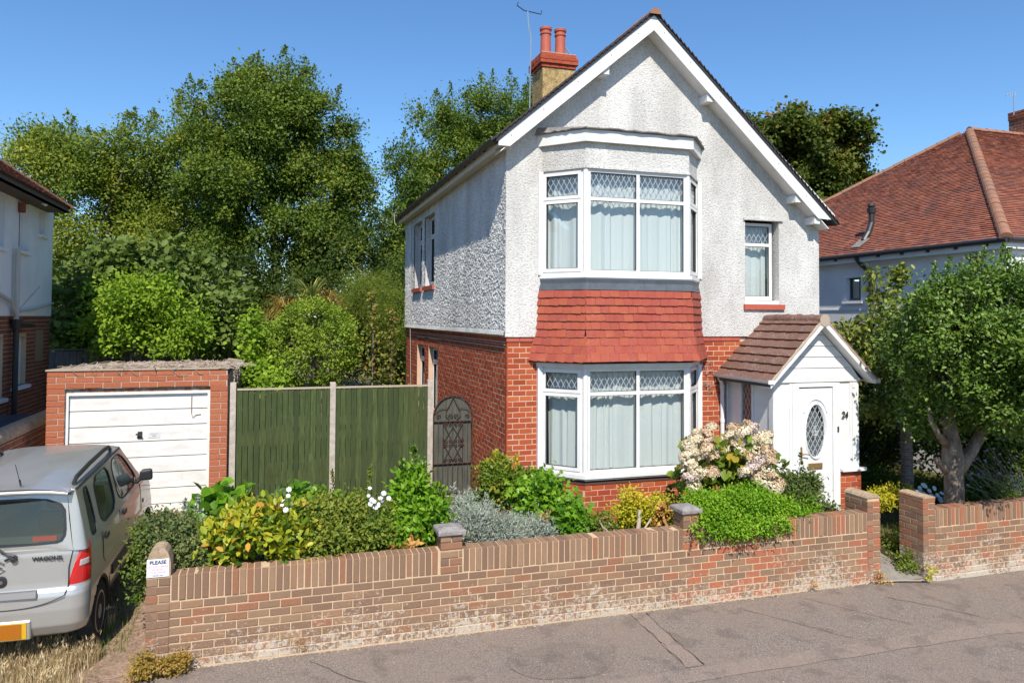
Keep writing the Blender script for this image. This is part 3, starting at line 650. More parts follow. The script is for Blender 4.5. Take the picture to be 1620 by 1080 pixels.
# bay roof: fascia, lead capping
mb = MB(); o, i_ = bay(.10), bay(.07); mb.prism(o+i_[::-1], lambda a, b, d: (a, b, d), 6.57, 6.76); mb.prism(bay(.07)+bay(-.02)[::-1], lambda a, b, d: (a, b, d), 6.575, 6.60); mb.build('bay_fascia', M_white, house)
mb = MB(); o = bay(.14); o2 = bay(.145); z = 6.765
vs = [(*p, z+R.uniform(-.004,.006)) for p in o]+[(*p, z+.022) for p in o2]+[(p[0], -.05, z+.12) for p in [(.50,0),(1.2,0),(2.9,0),(3.6,0)]]
mb.add(vs, [(i, i+1, 4+i+1, 4+i) for i in range(3)]+[(4+i, 5+i, 9+i, 8+i) for i in range(3)]+[(0,3,2,1)])
for i in range(3):
    a, b = Vector((*o2[i], z+.012)), Vector((*o2[i+1], z+.012)); n = 14
    mb.tube([a+(b-a)*k/n+Vector((0,0,R.uniform(-.010,.014))) for k in range(n+1)], [R.uniform(.010,.022) for _ in range(n+1)], 6)
mb.build('bay_roof_lead', M_leadold, house)
# small window right, side windows
W = window(house, frame((0, .10, 0), (1,0,0), (0,-1,0)), SWIN[0]-.01, SWIN[1]-.05, 4.08, 5.5, 5.10, 1, False, seed=21)
mb = MB(); mb.box(4.46, 5.32, -.085, .1, 3.905, 4.0); mb.build('window_sill', M_redsill, house)
mb = MB(); mb.box(4.47, 5.25, -.03, .1, 4.0, 4.07); mb.build('sub_sill', M_paint, house)
mb = MB(); mb.box(4.46, 5.30, -.075, .0, 5.53, 5.575); mb.build('drip_mould', M_dash, house)
fs = frame((.12, 0, 0), (0,1,0), (-1,0,0))
for a, b, c, d in UW:
    window(house, fs, a+.01, b-.01, c+.02, d, 5.75, 1, True, seed=int(a*10), cur=False, dark=True, lat=False, n=0)
    mb = MB(); mb.box(-.10, .1, a-.04, b+.04, 4.40, 4.5); mb.build('window_sill', M_redsill, house)
for a, b, c, d in LW:
    window(house, fs, a+.01, b-.01, c, d, 2.65, 1, True, seed=int(a*10), cur=False, dark=True, lat=False, n=0)
# roof
BY = -.33
mb = MB(); lx = lambda x: 8.66-(LSL*(RX0-x) if x < RX0 else RSL*(x-RX0)); ux = lambda x: lx(x)+.30
for nm, poly in (('l', [(RX0, lx(RX0)), (-.07, lx(-.07)), (-.26, lx(-.07)), (-.26, ux(-.26)-.06), (RX0, ux(RX0))]), ('r', [(RX0+.001, lx(RX0)), (RX0+.001, ux(RX0)), (6.22, 5.66), (6.22, 5.57), (5.86, lx(5.86))])):
    mb = MB(); mb.prism(poly, lambda a, b, d: (a, d, b), BY-.012, BY+.012)
    o = mb.build('barge_board', M_white, house)
mb = MB()                                # nail heads
for x in (-.05,.5,1.1,1.7,2.2,2.7,3.2,3.8,4.4,5.0,5.6,6.05): mb.lathe([(.011, BY-.016), (.011, BY)], (x, 0, lx(x)+.16), 8, 'y')
mb.build('nail_head', mat('nail', (.3,.3,.3), .5), house)
mb = MB(); so_ = lambda x: lx(x)+.035
for x0, x1 in ((-.22, RX0), (RX0, 6.1)): mb.hexa([(x0, BY+.012, so_(x0)), (x1, BY+.012, so_(x1)), (x1, .0, so_(x1)), (x0, .0, so_(x0)), (x0, BY+.012, so_(x0)+.02), (x1, BY+.012, so_(x1)+.02), (x1, .0, so_(x1)+.02), (x0, .0, so_(x0)+.02)])
mb.build('soffit', M_paint, house)
for x in (1.62, 3.62, 5.45, 5.86):
    z = lx(x)-.02; mb = MB(); mb.box(x-.06, x+.06, BY+.03, .0, z-.07, z+.06); mb.build('purlin_end', M_white, house)
mb = MB()                                # boxed eave foot on the left corner, eave boards and gutter
mb.box(-.25, -.03, BY+.015, -.05, 6.47, 6.53); mb.box(-.245, -.215, -.05, HD, 6.44, 6.60); mb.box(-.215, -.045, -.03, HD, 6.47, 6.49)
mb.build('eave_board', M_cream, house)
mb = MB(); n = 8; rr = .062
ys = (BY+.05, HD+.05); vs = []
for y in ys:
    for k in range(n+1): th = math.pi*k/n; vs.append((-.315+rr*math.cos(th), y, 6.60-rr*math.sin(th)))
mb.add(vs, [(k, k+1, n+1+k+1, n+1+k) for k in range(n)]); mb.build('gutter', mat('brown gutter', (.075,.06,.05), .6), house)
mb = MB()
for k in range(14): mb.box(-.375, -.25, .5+k*.7, .55+k*.7, 6.545, 6.62)
mb.build('gutter_bracket', M_dark, house)
def tile_field(mb, O, U, V, poly, tw, th, thick=.014, lift=.02, jit=.006):   # overlapping tiles over the polygon (u,v) in the slope plane
    U, V = Vector(U).normalized(), Vector(V).normalized(); N = U.cross(V).normalized(); O = Vector(O)
    if N.z < 0: N = -N
    us = [p[0] for p in poly]; vs_ = [p[1] for p in poly]
    def span(v):
        xs = []
        for i in range(len(poly)):
            (a, b), (c, d) = poly[i], poly[(i+1) % len(poly)]
            if (b <= v) != (d <= v): xs.append(a+(v-b)/(d-b)*(c-a))
        return (min(xs), max(xs)) if len(xs) >= 2 else None
    r_ = 0; v = min(vs_)
    while v < max(vs_)-th*.3:
        sp = span(v+th*.5)
        if sp:
            u = math.floor(sp[0]/tw)*tw-(tw/2 if r_ % 2 else 0)
            while u < sp[1]:
                a, b = max(u, sp[0]), min(u+tw-.003, sp[1])
                if b-a > .02:
                    l0 = lift+thick+R.uniform(-jit, jit)*.6; l1 = .006; dv = R.uniform(-.005, .005); h = th*1.12
                    P = lambda uu, vv, nn: O+U*uu+V*vv+N*nn
                    mb.hexa([P(a, v+dv, l0-thick), P(b, v+dv, l0-thick), P(b, v+h, l1-thick), P(a, v+h, l1-thick), P(a, v+dv, l0), P(b, v+dv, l0+R.uniform(-jit, jit)*.5), P(b, v+h, l1), P(a, v+h, l1)])
                u += tw
        v += th; r_ += 1
mb = MB(); a = math.atan(LSL); Lw = (RX0+.34)/math.cos(a); zt = 8.975
tile_field(mb, (RX0, BY-.05, zt), (0,1,0), (-math.cos(a), 0, -math.sin(a)), [(0,0), (HD+.2,0), (HD+.2,Lw), (0,Lw)], .17, .105)
a2 = math.atan(RSL); Rw = (6.30-RX0)/math.cos(a2)
tile_field(mb, (RX0, BY-.05, zt), (0,1,0), (math.cos(a2), 0, -math.sin(a2)), [(0,0), (HD+.2,0), (HD+.2,Rw), (0,Rw)], .17, .105)
mb.build('roof_tiles', M_rooft, house, kind='stuff')
mb = MB(); tp = lambda x: zt-.02-(LSL*(RX0-x) if x < RX0 else RSL*(x-RX0))
mb.add([(-.3, BY-.03, tp(-.3)), (RX0, BY-.03, tp(RX0)), (6.27, BY-.03, tp(6.27)), (-.3, HD+.1, tp(-.3)), (RX0, HD+.1, tp(RX0)), (6.27, HD+.1, tp(6.27))], [(0,1,4,3), (1,2,5,4)])
mb.prism([(-.3, tp(-.3)-.05), (RX0, tp(RX0)-.035), (6.27, tp(6.27)-.035), (6.27, tp(6.27)+.01), (RX0, tp(RX0)+.01), (-.3, tp(-.3)+.01)], lambda a, b, d: (a, d, b), BY-.03, BY+.05)
mb.build('roof_underlay', M_dark, house)
mb = MB()
mb.add([(0.02,HD-.01,3.4),(HW,HD-.01,3.4),(HW,HD-.01,5.5),(RX0,HD-.01,8.7),(0.02,HD-.01,6.5)],[(0,1,2,3,4)]); mb.build('rear_gable', M_dash, house)
def half_tile(m, L=.32, r=.12, t=.014, arc=100):
    mb = MB(); n = 8; vs = []
    for y, s in ((0, 1.07), (.03, 1.07), (.031, 1.0), (L, .96)):
        for k in range(n+1): th = rad(90-arc+2*arc*k/n) if False else rad(90-arc*.9+1.8*arc*k/n/1.0); vs.append((r*s*math.cos(th), y, r*s*math.sin(th)))
    mb.add(vs, [(j*(n+1)+k, j*(n+1)+k+1, (j+1)*(n+1)+k+1, (j+1)*(n+1)+k) for j in range(3) for k in range(n)]+[tuple(range(n+1))], 0)
    return mb.mesh('ridge_tile', m)
hm = half_tile(M_ridge, .32, .10)
def run_half(parent, A, B, me=None, L=.31, name='ridge_tile', lim=60):
    me = me or hm; A, B = Vector(A), Vector(B); D = (B-A); n = int(D.length/L); d = D.normalized(); X = d.cross(Vector((0,0,1))).normalized(); Z = X.cross(d)
    for k in range(n):
        o = bpy.data.objects.new(name, me); C.objects.link(o); o.parent = parent; p = A+d*(k*L)+Vector((0,0,R.uniform(-.006,.006))); a = R.uniform(-.02,.02)
        o.matrix_local = Matrix(((X.x, d.x, Z.x, p.x), (X.y, d.y, Z.y, p.y), (X.z, d.z+a, Z.z, p.z), (0,0,0,1)))
run_half(house, (RX0, BY-.08, zt-.06), (RX0, 4.95, zt-.06)); run_half(house, (RX0, 5.8, zt-.06), (RX0, HD+.2, zt-.06))
# chimney
def f_stack(nt, p):
    c = ramp(nt, noise(nt, 5, 6, rough=.7), [(.32,(.10,.085,.06)), (.5,(.42,.29,.12)), (.72,(.55,.42,.24))]); c = mixc(nt, ramp(nt, noise(nt, 22, 4), [(.5,(0,0,0)), (.62,(.6,.6,.6))]), c, (.16,.13,.10)); col(nt, p, c); bump(nt, p, noise(nt, 30, 5), 1, .02)
ch = MB(); cx0, cx1, cy0, cy1 = 2.39, 3.21, 5.0, 5.75; ch.box(cx0, cx1, cy0, cy1, 8.0, 9.74); chim = ch.build('chimney', mat('chimney render', rough=.9, spec=.1, fn=f_stack), house)
zz = 9.74
for k, d in enumerate((.03, .075, .075, .04)):
    ff = frame((cx0-d, cy0-d, 0), (1,0,0), (0,-1,0)); fl = frame((cx0-d, cy1+d, 0), (0,-1,0), (-1,0,0)); w, w2 = cx1-cx0+2*d, cy1-cy0+2*d
    mb = MB(); mb.box(cx0-d+.012, cx1+d-.012, cy0-d+.012, cy1+d-.012, zz, zz+.085); mb.build('chimney_course', M_chimred, chim)
    pl = []
    for f, ww in ((ff, w), (fl, w2)):
        u = -(CP/2 if k % 2 else 0)
        while u < ww-.02: a, b = max(u, 0), min(u+CP-J, ww); pl.append((f, a, zz+.005, b-a, .078, 0)); u += CP
    place_bricks(chim, [p for p in pl if p[3] > .04], M_chimred, 99); zz += .088
mb = MB(); mb.prism([(cx0-.03,cy0-.03),(cx1+.03,cy0-.03),(cx1+.03,cy1+.03),(cx0-.03,cy1+.03)], lambda a, b, d: (a, b, d), zz, zz+.015); mb.box(cx0+.1, cx1-.1, cy0+.15, cy1-.15, zz+.015, zz+.05); mb.build('flaunching', M_verge, chim)
M_pot = mat('terracotta pot', (.40,.085,.05), .65, fn=lambda nt, p: col(nt, p, mixc(nt, noise(nt, 8, 4), (.36,.07,.045), (.46,.12,.07))))
for x in (2.60, 2.98):
    mb = MB(); mb.lathe([(.13, zz+.04), (.135, zz+.1), (.122, zz+.55), (.124, zz+.57), (.142, zz+.575), (.142, zz+.60), (.128, zz+.61), (.128, zz+.66), (.150, zz+.68), (.152, zz+.735), (.135, zz+.745), (.11, zz+.74), (.10, zz+.5)], (x, 5.37, 0), 24, r=0); mb.build('chimney_pot', M_pot, chim, smooth=False)
M_steel = mat('aerial metal', (.55,.55,.55), .35, .8)
ae = thing('tv_aerial', 'thin bent television aerial on a pole strapped to the left of the chimney', 'aerial', loc=(0,0,0))
bx, by = 2.28, 5.4; P = lambda px, py: Vector(at(px, py, by))
mb = MB(); mb.tube([P(838,176), P(840,60), P(836,40), P(835,18)], .018, 7); mb.build('pole', M_steel, ae)
mb = MB(); mb.tube([P(818,9), P(829,17), P(843,20), P(856,23), P(857,17)], .012, 6); mb.tube([P(818,9), P(820,4)], .010, 6); mb.build('boom', M_dark, ae)
mb = MB(); mb.tube([P(837,150), P(846,146)], .015, 6); mb.tube([P(838,120), P(845,118)], .012, 6); mb.build('bracket', M_dark, ae)
a2 = thing('tv_aerial', 'small broken aerial stub with trailing cable leaning on the right chimney pot', 'aerial')
mb = MB(); mb.tube([P(888,68), P(899,82), P(909,98)], .016, 6); mb.tube([P(890,62), P(888,74)], .008, 5); mb.tube([P(893,70), P(891,80)], .008, 5); mb.build('boom', M_steel, a2)
mb = MB(); mb.tube([P(889,72), P(893,84), P(896,98), P(900,110), P(903,122)], .009, 5); mb.build('cable', M_dark, a2)
# cables on the side wall
mb = MB(); mb.tube([(-.06, 8.9, 6.4), (-.07, 8.92, 3.5), (-.02, 8.9, 1.0)], .008, 5); mb.tube([(-.02, 9.0, 3.30), (-.02, .05, 3.29)], .006, 5); mb.tube([(-.45, 10.0, 6.62), (-.30, 9.7, 6.9)], .01, 5); mb.tube([(-.40,9.9,6.75),(-.38,9.9,6.45),(-.2,9.9,6.2),(-.05,9.9,6.35)], .01, 5)
mb.build('cable', mat('grey cable', (.45,.38,.36), .7), house)
mb = MB(); mb.box(.2, HW-.2, .2, HD-.2, 3.2, 3.3); mb.box(.3, 3.8, 2.2, 2.3, .31, 5.5); mb.box(.25, HW-.25, .25, HD-.25, .2, .3); mb.build('inner_floors', M_room, house)
# ------------------------------------------------------------------ porch
porch = thing('porch', 'white panelled entrance porch with gabled brown tile roof and oval glazed door', 'porch')
X0, X1, YF, ZP = 4.11, 5.80, -1.35, 1.24
pf = frame((0, YF, 0), (1,0,0), (0,-1,0)); pl_ = frame((X0, 0, 0), (0,-1,0), (-1,0,0))
mb = MB(); mb.box(X0+.01, 4.50, YF+.01, -.02, .2, ZP-.04); mb.box(5.42, X1-.01, YF+.01, -.02, .2, ZP-.04); mb.box(4.5, 5.42, YF+.05, -.02, .2, .50); mb.build('plinth', M_hmortar, porch)
plc = courses(pf, X0, 4.5, .2, ZP-.04, down=True)+courses(pf, 5.42, X1+.04, .2, ZP-.04, down=True)+courses(pl_, 0.02, 1.35, .2, ZP-.04, down=True, start=1)
place_bricks(porch, plc, M_hbrick, 200)
mb = MB(); mb.box(X1+.03, X1+.04, YF, 0, .2, ZP-.04); mb.build('plinth_side', M_nbrick, porch)
for a in ((X0-.06, 4.5, YF-.07, YF+.05), (5.42, X1+.10, YF-.07, YF+.05), (X0-.06, X0+.05, YF+.05, 0)):
    mb = MB(); mb.box(a[0], a[1], a[2], a[3], ZP-.035, ZP+.012); mb.build('sill', M_white, porch)
def panel(fr, u0, u1, v0, v1, name='panel', n=0, m=None): mb = MB(); mb.fbox(fr, u0, u1, n-.04, n, v0, v1); return mb.build(name, m or M_white, porch)
ZT = 2.70
panel(pf, X0+.10, 4.42, ZP+.012, ZT, n=-.012); panel(pf, 5.42, 5.66, ZP+.012, ZT, n=-.012)
for u0, u1 in ((X0, X0+.10), (4.415, 4.47), (4.475, 4.545), (5.325, 5.415), (5.62, 5.665), (5.67, X1)): panel(pf, u0, u1, ZP+.012 if u0 < 4.4 or u0 > 5.5 else .5, ZT, 'pilaster', n=.004)
panel(pl_, .04, .44, ZP+.012, ZT, n=-.01); panel(pl_, .80, 1.25, ZP+.012, ZT, n=-.01); panel(pl_, .44, .80, ZP+.012, ZP+.08, n=-.005); panel(pl_, .44, .80, ZT-.06, ZT, n=-.005)
for u0, u1 in ((.0, .05), (.42, .475), (.765, .82), (1.24, 1.348)): panel(pl_, u0, u1, ZP+.012, ZT, 'pilaster', n=.006)
g = MB(); g.add([pl_(.47, -.02, ZP+.08), pl_(.77, -.02, ZP+.08), pl_(.77, -.02, ZT-.06), pl_(.47, -.02, ZT-.06)], [(0,1,2,3)]); pw = g.build('side_window', M_glass, porch)
lattice(pl_, .48, .76, ZP+.09, ZT-.07, -.016, .10, .19, pw, w=.006)
mb = MB(); mb.box(X1-.03, X1, YF+.04, 0, ZP+.01, ZT); mb.build('right_wall', M_white, porch)
mb = MB(); mb.box(X0+.02, X1-.03, -.06, -.02, .3, 2.7)
# inside brick wall seen through the side window
mb = MB(); mb.box(4.2, 4.9, -.014, -.003, .4, 2.7); mb.build('inner_wall', M_hmortar, porch)
# entablature, gable boards
mb = MB(); mb.fbox(pf, X0-.02, X1+.02, -.05, .02, ZT, ZT+.05); mb.fbox(pl_, 0, 1.34, -.05, .02, ZT, ZT+.05); mb.build('head_rail', M_white, porch)
AX, AZ, SL_, SR_ = 4.95, 3.73, .99, .97   # roof apex of the front edge
gl = lambda z: AX-(AZ-.10-z)/SL_; gr = lambda z: AX+(AZ-.10-z)/SR_
z = ZT+.052; k = 0
while z < AZ-.16:
    z1 = min(z+.175, AZ-.12); mb = MB(); a0, a1, b0, b1 = max(gl(z), X0-.0), gl(z1), min(gr(z), X1), gr(z1)
    mb.hexa([pf(a0, .012, z), pf(b0, .012, z), pf(b0, -.03, z), pf(a0, -.03, z), pf(max(a1, X0), .0, z1), pf(min(b1, X1), .0, z1), pf(min(b1, X1), -.03, z1), pf(max(a1, X0), -.03, z1)]); mb.build('gable_board', M_white, porch); z = z1+.006
mb = MB(); mb.prism([(X0+.02, ZT), (X1-.02, ZT), (AX, AZ-.12)], lambda a, b, d: (a, d, b), YF+.035, YF+.05); mb.build('gable_backing', M_dark, porch)
YB = YF-.21
for s in (-1, 1):
    e = AX+s*1.04 if s < 0 else AX+1.02; sl_ = SL_ if s < 0 else SR_; bz = lambda x: AZ-sl_*abs(x-AX)
    x_end = e-.0; mb = MB(); poly = [(AX, AZ), (AX, AZ-.105), (x_end-s*.13, bz(x_end-s*.13)-.105+.03), (x_end, bz(x_end)-.075), (x_end, bz(x_end))]
    mb.prism(poly, lambda a, b, d: (a, d, b), YB, YB+.02); mb.build('barge_board', M_white, porch)
    mb = MB(); q = lambda x, y, z: (x, y, z)
    mb.hexa([(AX, YB+.02, AZ-.09), (x_end, YB+.02, bz(x_end)-.07), (x_end, YF+.0, bz(x_end)-.07), (AX, YF+.0, AZ-.09), (AX, YB+.02, AZ-.07), (x_end, YB+.02, bz(x_end)-.05), (x_end, YF, bz(x_end)-.05), (AX, YF, AZ-.07)]); mb.build('soffit', M_white, porch)
    mb = MB(); U = Vector((s, 0, -sl_)).normalized(); n = 16
    L = math.hypot(x_end-AX, sl_*(x_end-AX)); pts = [Vector((AX, YB+.012, AZ+.02))+U*(L*k/n)+Vector((0, R.uniform(-.004,.004), R.uniform(-.004,.004))) for k in range(n+1)]
    mb.tube(pts, [R.uniform(.020,.028) for _ in pts], 6); mb.build('verge', M_verge, porch)
    # tiles, eight courses
    Zv = Vector((-s, 0, sl_)).normalized(); N = Vector((s*sl_, 0, 1)).normalized(); Yv = Vector((0, 1, 0)); L += .02; nr = 8; th = L/nr
    if s > 0: mbs = MB()
    for r_ in range(nr):
        y = YB+.0-(.15 if r_ % 2 else 0)
        while y < -.02:
            a, b = max(y, YB), min(y+.297, -.0)
            if b-a > .03:
                base = Vector((AX, 0, AZ+.045))-Zv*(L-r_*th)+Vector((0, a, 0))+N*(.004+R.uniform(0,.004))
                me = tile_mesh(.297, th+.03, .024, M_porcht, R.randrange(5))
                o = put('roof_tile', me, porch, base, Yv*((b-a)/.297), -N if False else N, (Zv-N*.10).normalized())
            y += .30
    mb = MB(); mb.hexa([(AX, YB+.02, AZ-.06), (x_end, YB+.02, bz(x_end)-.05), (x_end, 0, bz(x_end)-.05), (AX, 0, AZ-.06), (AX, YB+.02, AZ+.03), (x_end, YB+.02, bz(x_end)+.03), (x_end, 0, bz(x_end)+.03), (AX, 0, AZ+.03)]); mb.build('roof_deck', M_dark, porch)
run_half(porch, (AX, YB-.01, AZ-.015), (AX, .0, AZ-.015), half_tile(M_porcht, .31, .10), .305)
mb = MB(); mb.lathe([(.10, YB-.012), (.10, YB+.03)], (AX, 0, AZ-.012), 16, 'y'); mb.build('verge_end', M_verge, porch)
mb = MB(); n = 8; vs = []                 # gutters and downpipe
for sx in (X0-.21,):
    for y in (YB-.02, 0): vs += [(sx+.055*math.cos(math.pi*k/n), y, 2.76-.06*math.sin(math.pi*k/n)) for k in range(n+1)]
mb.add(vs, [(k, k+1, n+2+k, n+1+k) for k in range(n)]); mb.box(X0-.265, X0-.155, YB-.025, YB-.018, 2.70, 2.765); mb.build('gutter', M_white, porch)
mb = MB(); vs = []
for y in (YB-.02, 0): vs += [(X1+.19+.055*math.cos(math.pi*k/n), y, 2.74-.06*math.sin(math.pi*k/n)) for k in range(n+1)]
mb.add(vs, [(k, k+1, n+2+k, n+1+k) for k in range(n)]); mb.box(X1+.135, X1+.245, YB-.025, YB-.018, 2.68, 2.745); mb.build('gutter', M_white, porch)
mb = MB(); mb.tube([(X0-.19, -.09, 2.70), (X0-.13, -.07, 2.60), (X0-.11, -.06, 2.5), (X0-.11, -.06, .35)], .036, 10)
for zz in (2.5, 1.9, 1.2): mb.lathe([(.043, zz), (.043, zz+.06)], (X0-.11, -.06, 0), 10)
mb.build('downpipe', M_white, porch)
# door
D0, D1, DZ0, DZ1 = 4.60, 5.27, .50, 2.60
mb = MB(); ringbox(mb, pf, 4.545, 5.325, .46, ZT-.03, -.05, .012, .052); mb.fbox(pf, 4.545, 5.325, -.05, .006, ZT-.03, ZT); mb.build('door_frame', M_white, porch)
cx_, cz_, rw, rh = 4.935, 1.885, .185, .425
ell = lambda a, b, n=40: [(cx_+a*math.cos(2*math.pi*k/n), cz_+b*math.sin(2*math.pi*k/n)) for k in range(n)]
mb = MB(); plate(mb, lambda a, b, d: pf(a, d, b), [[(D0, DZ0), (D1, DZ0), (D1, DZ1), (D0, DZ1)], ell(rw, rh)[::-1]], -.05, -.012); door = mb.build('door', M_white, porch)
mb = MB(); e0, e1 = ell(rw+.045, rh+.05), ell(rw-.004, rh-.004); n = len(e0)
vs = [pf(*(a, -.012, b)) for a, b in e0]+[pf(a*.5+c*.5, .014, b*.5+d*.5) for (a, b), (c, d) in zip(e0, e1)]+[pf(a, -.02, b) for a, b in e1]
mb.add(vs, [(j*n+i, j*n+(i+1) % n, (j+1)*n+(i+1) % n, (j+1)*n+i) for j in range(2) for i in range(n)]); mb.build('oval_frame', M_white, door)
g = MB(); g.add([pf(a, -.024, b) for a, b in ell(rw, rh)], [tuple(range(40))]); g.build('oval_pane', M_glass, door)
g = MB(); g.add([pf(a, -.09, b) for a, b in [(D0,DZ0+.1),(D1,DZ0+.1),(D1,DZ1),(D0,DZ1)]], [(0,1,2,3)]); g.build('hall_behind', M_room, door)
lattice(pf, cx_-rw, cx_+rw, cz_-rh, cz_+rh, -.018, .092, .155, door, inside=lambda u, v: ((u-cx_)/rw)**2+((v-cz_)/rh)**2 < .97, w=.008)
mb = MB()                                # ornament in the middle of the oval
for s in (-1, 1):
    mb.tube([pf(cx_+s*(.005+.055*math.sin(t)), -.016, cz_-.07+.16*t/math.pi+.02*math.sin(2*t)) for t in np.linspace(0, math.pi, 14)], .005, 5)
    mb.tube([pf(cx_+s*(.03+.03*math.cos(t)), -.016, cz_-.03+.035*math.sin(t)) for t in np.linspace(0, 5.5, 14)], .004, 5)
mb.tube([pf(cx_, -.016, cz_-.10), pf(cx_, -.016, cz_+.14)], .004, 5); mb.build('leaded_ornament', M_cam, door)
mb = MB(); mb.tube([pf(cx_+.26*math.cos(t), -.006, cz_+.12+.41*math.sin(t)) for t in np.linspace(rad(28), rad(152), 20)], .014, 8); mb.build('moulding', M_white, door)
for s in (-1, 1):
    mb = MB(); mb.tube([pf(cx_+s*(.25-.17*t), -.006, 1.20-.16*t**.6+.02) for t in np.linspace(0, 1, 8)], .013, 8); mb.tube([pf(cx_+s*.08, -.006, 1.03), pf(cx_+s*.08, -.006, .72), pf(cx_+s*.24, -.006, .70), pf(cx_+s*.24, -.006, .76)], .010, 8); mb.build('moulding', M_white, door)
mb = MB(); mb.fbox(pf, cx_-.17, cx_+.17, -.012, .004, .66, .675); mb.build('moulding', M_white, door)
M_brass = mat('tarnished brass', (.36,.22,.09), .45, .6)
mb = MB(); mb.fbox(pf, 4.79, 5.06, -.012, .002, 1.265, 1.365); mb.fbox(pf, 4.81, 5.04, .002, .006, 1.285, 1.345); mb.build('letterbox', M_brass, door)
mb = MB(); mb.fbox(pf, 4.635, 4.665, -.012, .0, 1.36, 1.64); mb.tube([pf(4.65, .0, 1.53), pf(4.65, .045, 1.53), pf(4.70, .05, 1.53), pf(4.77, .05, 1.515)], .009, 7); mb.build('handle', M_brass, door)
mb = MB(); mb.fbox(pf, 5.36, 5.385, .004, .02, 1.86, 1.95); mb.build('doorbell', M_dark, porch)
text('house_number', '24', .155, (5.515, YF-.014, 2.135), RX @ Matrix.Rotation(rad(-6), 4, 'Z'), M_black, porch, bold=.002, ext=.006, sx=.82)
mb = MB(); mb.box(4.55, 5.35, YF-.28, YF, gz(5, -1.6)-.05, .46); mb.build('door_step', M_path, porch)

# ------------------------------------------------------------------ garage
gar = thing('garage', 'flat roofed brick faced garage with white up and over door, dry creeper on its roof', 'garage')
YG = 2.0; f = frame((0, YG, 0), (1,0,0), (0,-1,0)); gx0, gx1, gd0, gd1 = -7.09, -4.37, -6.83, -4.65
mb = MB(); wall_sheet(mb, f, gx0+.01, gx1-.01, .2, 2.84, [(gd0, gd1, .2, 2.545)], n=-.008, thick=.11)
mb.box(gx0+.01, gx0+.1, YG+.1, 6.5, .2, 2.70); mb.box(gx1-.1, gx1-.01, YG+.1, 6.5, .2, 2.72); mb.box(gx0, gx1, 6.4, 6.5, .2, 2.6); mb.build('concrete_panels', M_post, gar)
plc = courses(f, gx0, gx1, 2.545, 2.84, cc=.0965, bh=.088, bw=.27)+courses(f, gx0, gd0-.0, .25, 2.55, cc=.0965, bh=.0885, bw=.34, down=True)+courses(f, gd1, gx1, .25, 2.55, cc=.0965, bh=.0885, bw=.34, down=True)
place_bricks(gar, plc, M_gar, 300, d=.06)
mb = MB(); mb.box(gd0, gd1, YG+.06, YG+.12, 2.475, 2.54); mb.build('door_header', mat('rusty lintel', rough=.9, fn=lambda nt, p: col(nt, p, ramp(nt, noise(nt, 9, 5), [(.4,(.40,.36,.32)), (.6,(.30,.12,.06))]))), gar)
mb = MB(); mb.box(gd0, gd0+.045, YG+.05, YG+.12, .35, 2.475); mb.box(gd1-.045, gd1, YG+.05, YG+.12, .35, 2.475); mb.box(gd0+.045, gd1-.045, YG+.05, YG+.12, 2.43, 2.475); mb.build('door_frame', M_paint, gar)
def f_gdoor(nt, p):
    c = ramp(nt, noise(nt, 2.2, 6, stretch(nt, (1,1,2.5)), rough=.7), [(.4,(.76,.75,.72)), (.7,(.60,.58,.55))]); col(nt, p, c); bump(nt, p, noise(nt, 8, 3), .15, .01)
M_gd = mat('garage door paint', rough=.5, fn=f_gdoor)
gd = MB(); gd.box(gd0+.045, gd1-.045, YG+.115, YG+.13, .36, 2.43); gdo = gd.build('garage_door', M_dark, gar)
fd = frame((0, YG+.105, 0), (1,0,0), (0,-1,0)); z = 2.425
for k in range(8):
    z0 = max(z-.262, .36); zm = z0+(z-z0)*.48
    for a, b, nn in ((z0+.014, zm, .010), (zm, z, .007)):
        mb = MB(); mb.hexa([fd(gd0+.05, nn, a), fd(gd1-.05, nn, a), fd(gd1-.05, -.012, a), fd(gd0+.05, -.012, a), fd(gd0+.05, nn-.004, b), fd(gd1-.05, nn-.004, b), fd(gd1-.05, -.012, b), fd(gd0+.05, -.012, b)]); mb.build('door_panel', M_gd, gdo)
    z = z0
mb = MB(); mb.fbox(fd, -5.77, -5.70, .01, .022, 1.69, 1.81); mb.tube([fd(-5.735, .02, 1.76), fd(-5.735, .06, 1.76)], .016, 8); mb.tube([fd(-5.79, .06, 1.775), fd(-5.70, .06, 1.745)], .014, 7); mb.build('handle', M_dark, gdo)
mb = MB(); mb.fbox(fd, -5.61, -5.43, .010, .016, 1.70, 1.80); mb.build('maker_plate', mat('plate', (.62,.63,.62), .5), gdo)
mb = MB(); mb.fbox(fd, -5.585, -5.455, .016, .0175, 1.765, 1.772); mb.fbox(fd, -5.575, -5.465, .016, .0175, 1.748, 1.754); mb.fbox(fd, -5.55, -5.49, .016, .0175, 1.72, 1.735); mb.build('plate_print', mat('grey print', (.35,.35,.35), .6), gdo)
mb = MB(); mb.hexa([(gx0-.02, YG-.02, 2.835), (gx1+.02, YG-.02, 2.835), (gx1+.05, 6.6, 2.66), (gx0-.05, 6.6, 2.66), (gx0-.02, YG-.02, 2.86), (gx1+.02, YG-.02, 2.86), (gx1+.05, 6.6, 2.70), (gx0-.05, 6.6, 2.70)]); mb.build('roof', M_twig, gar)
mb = MB()
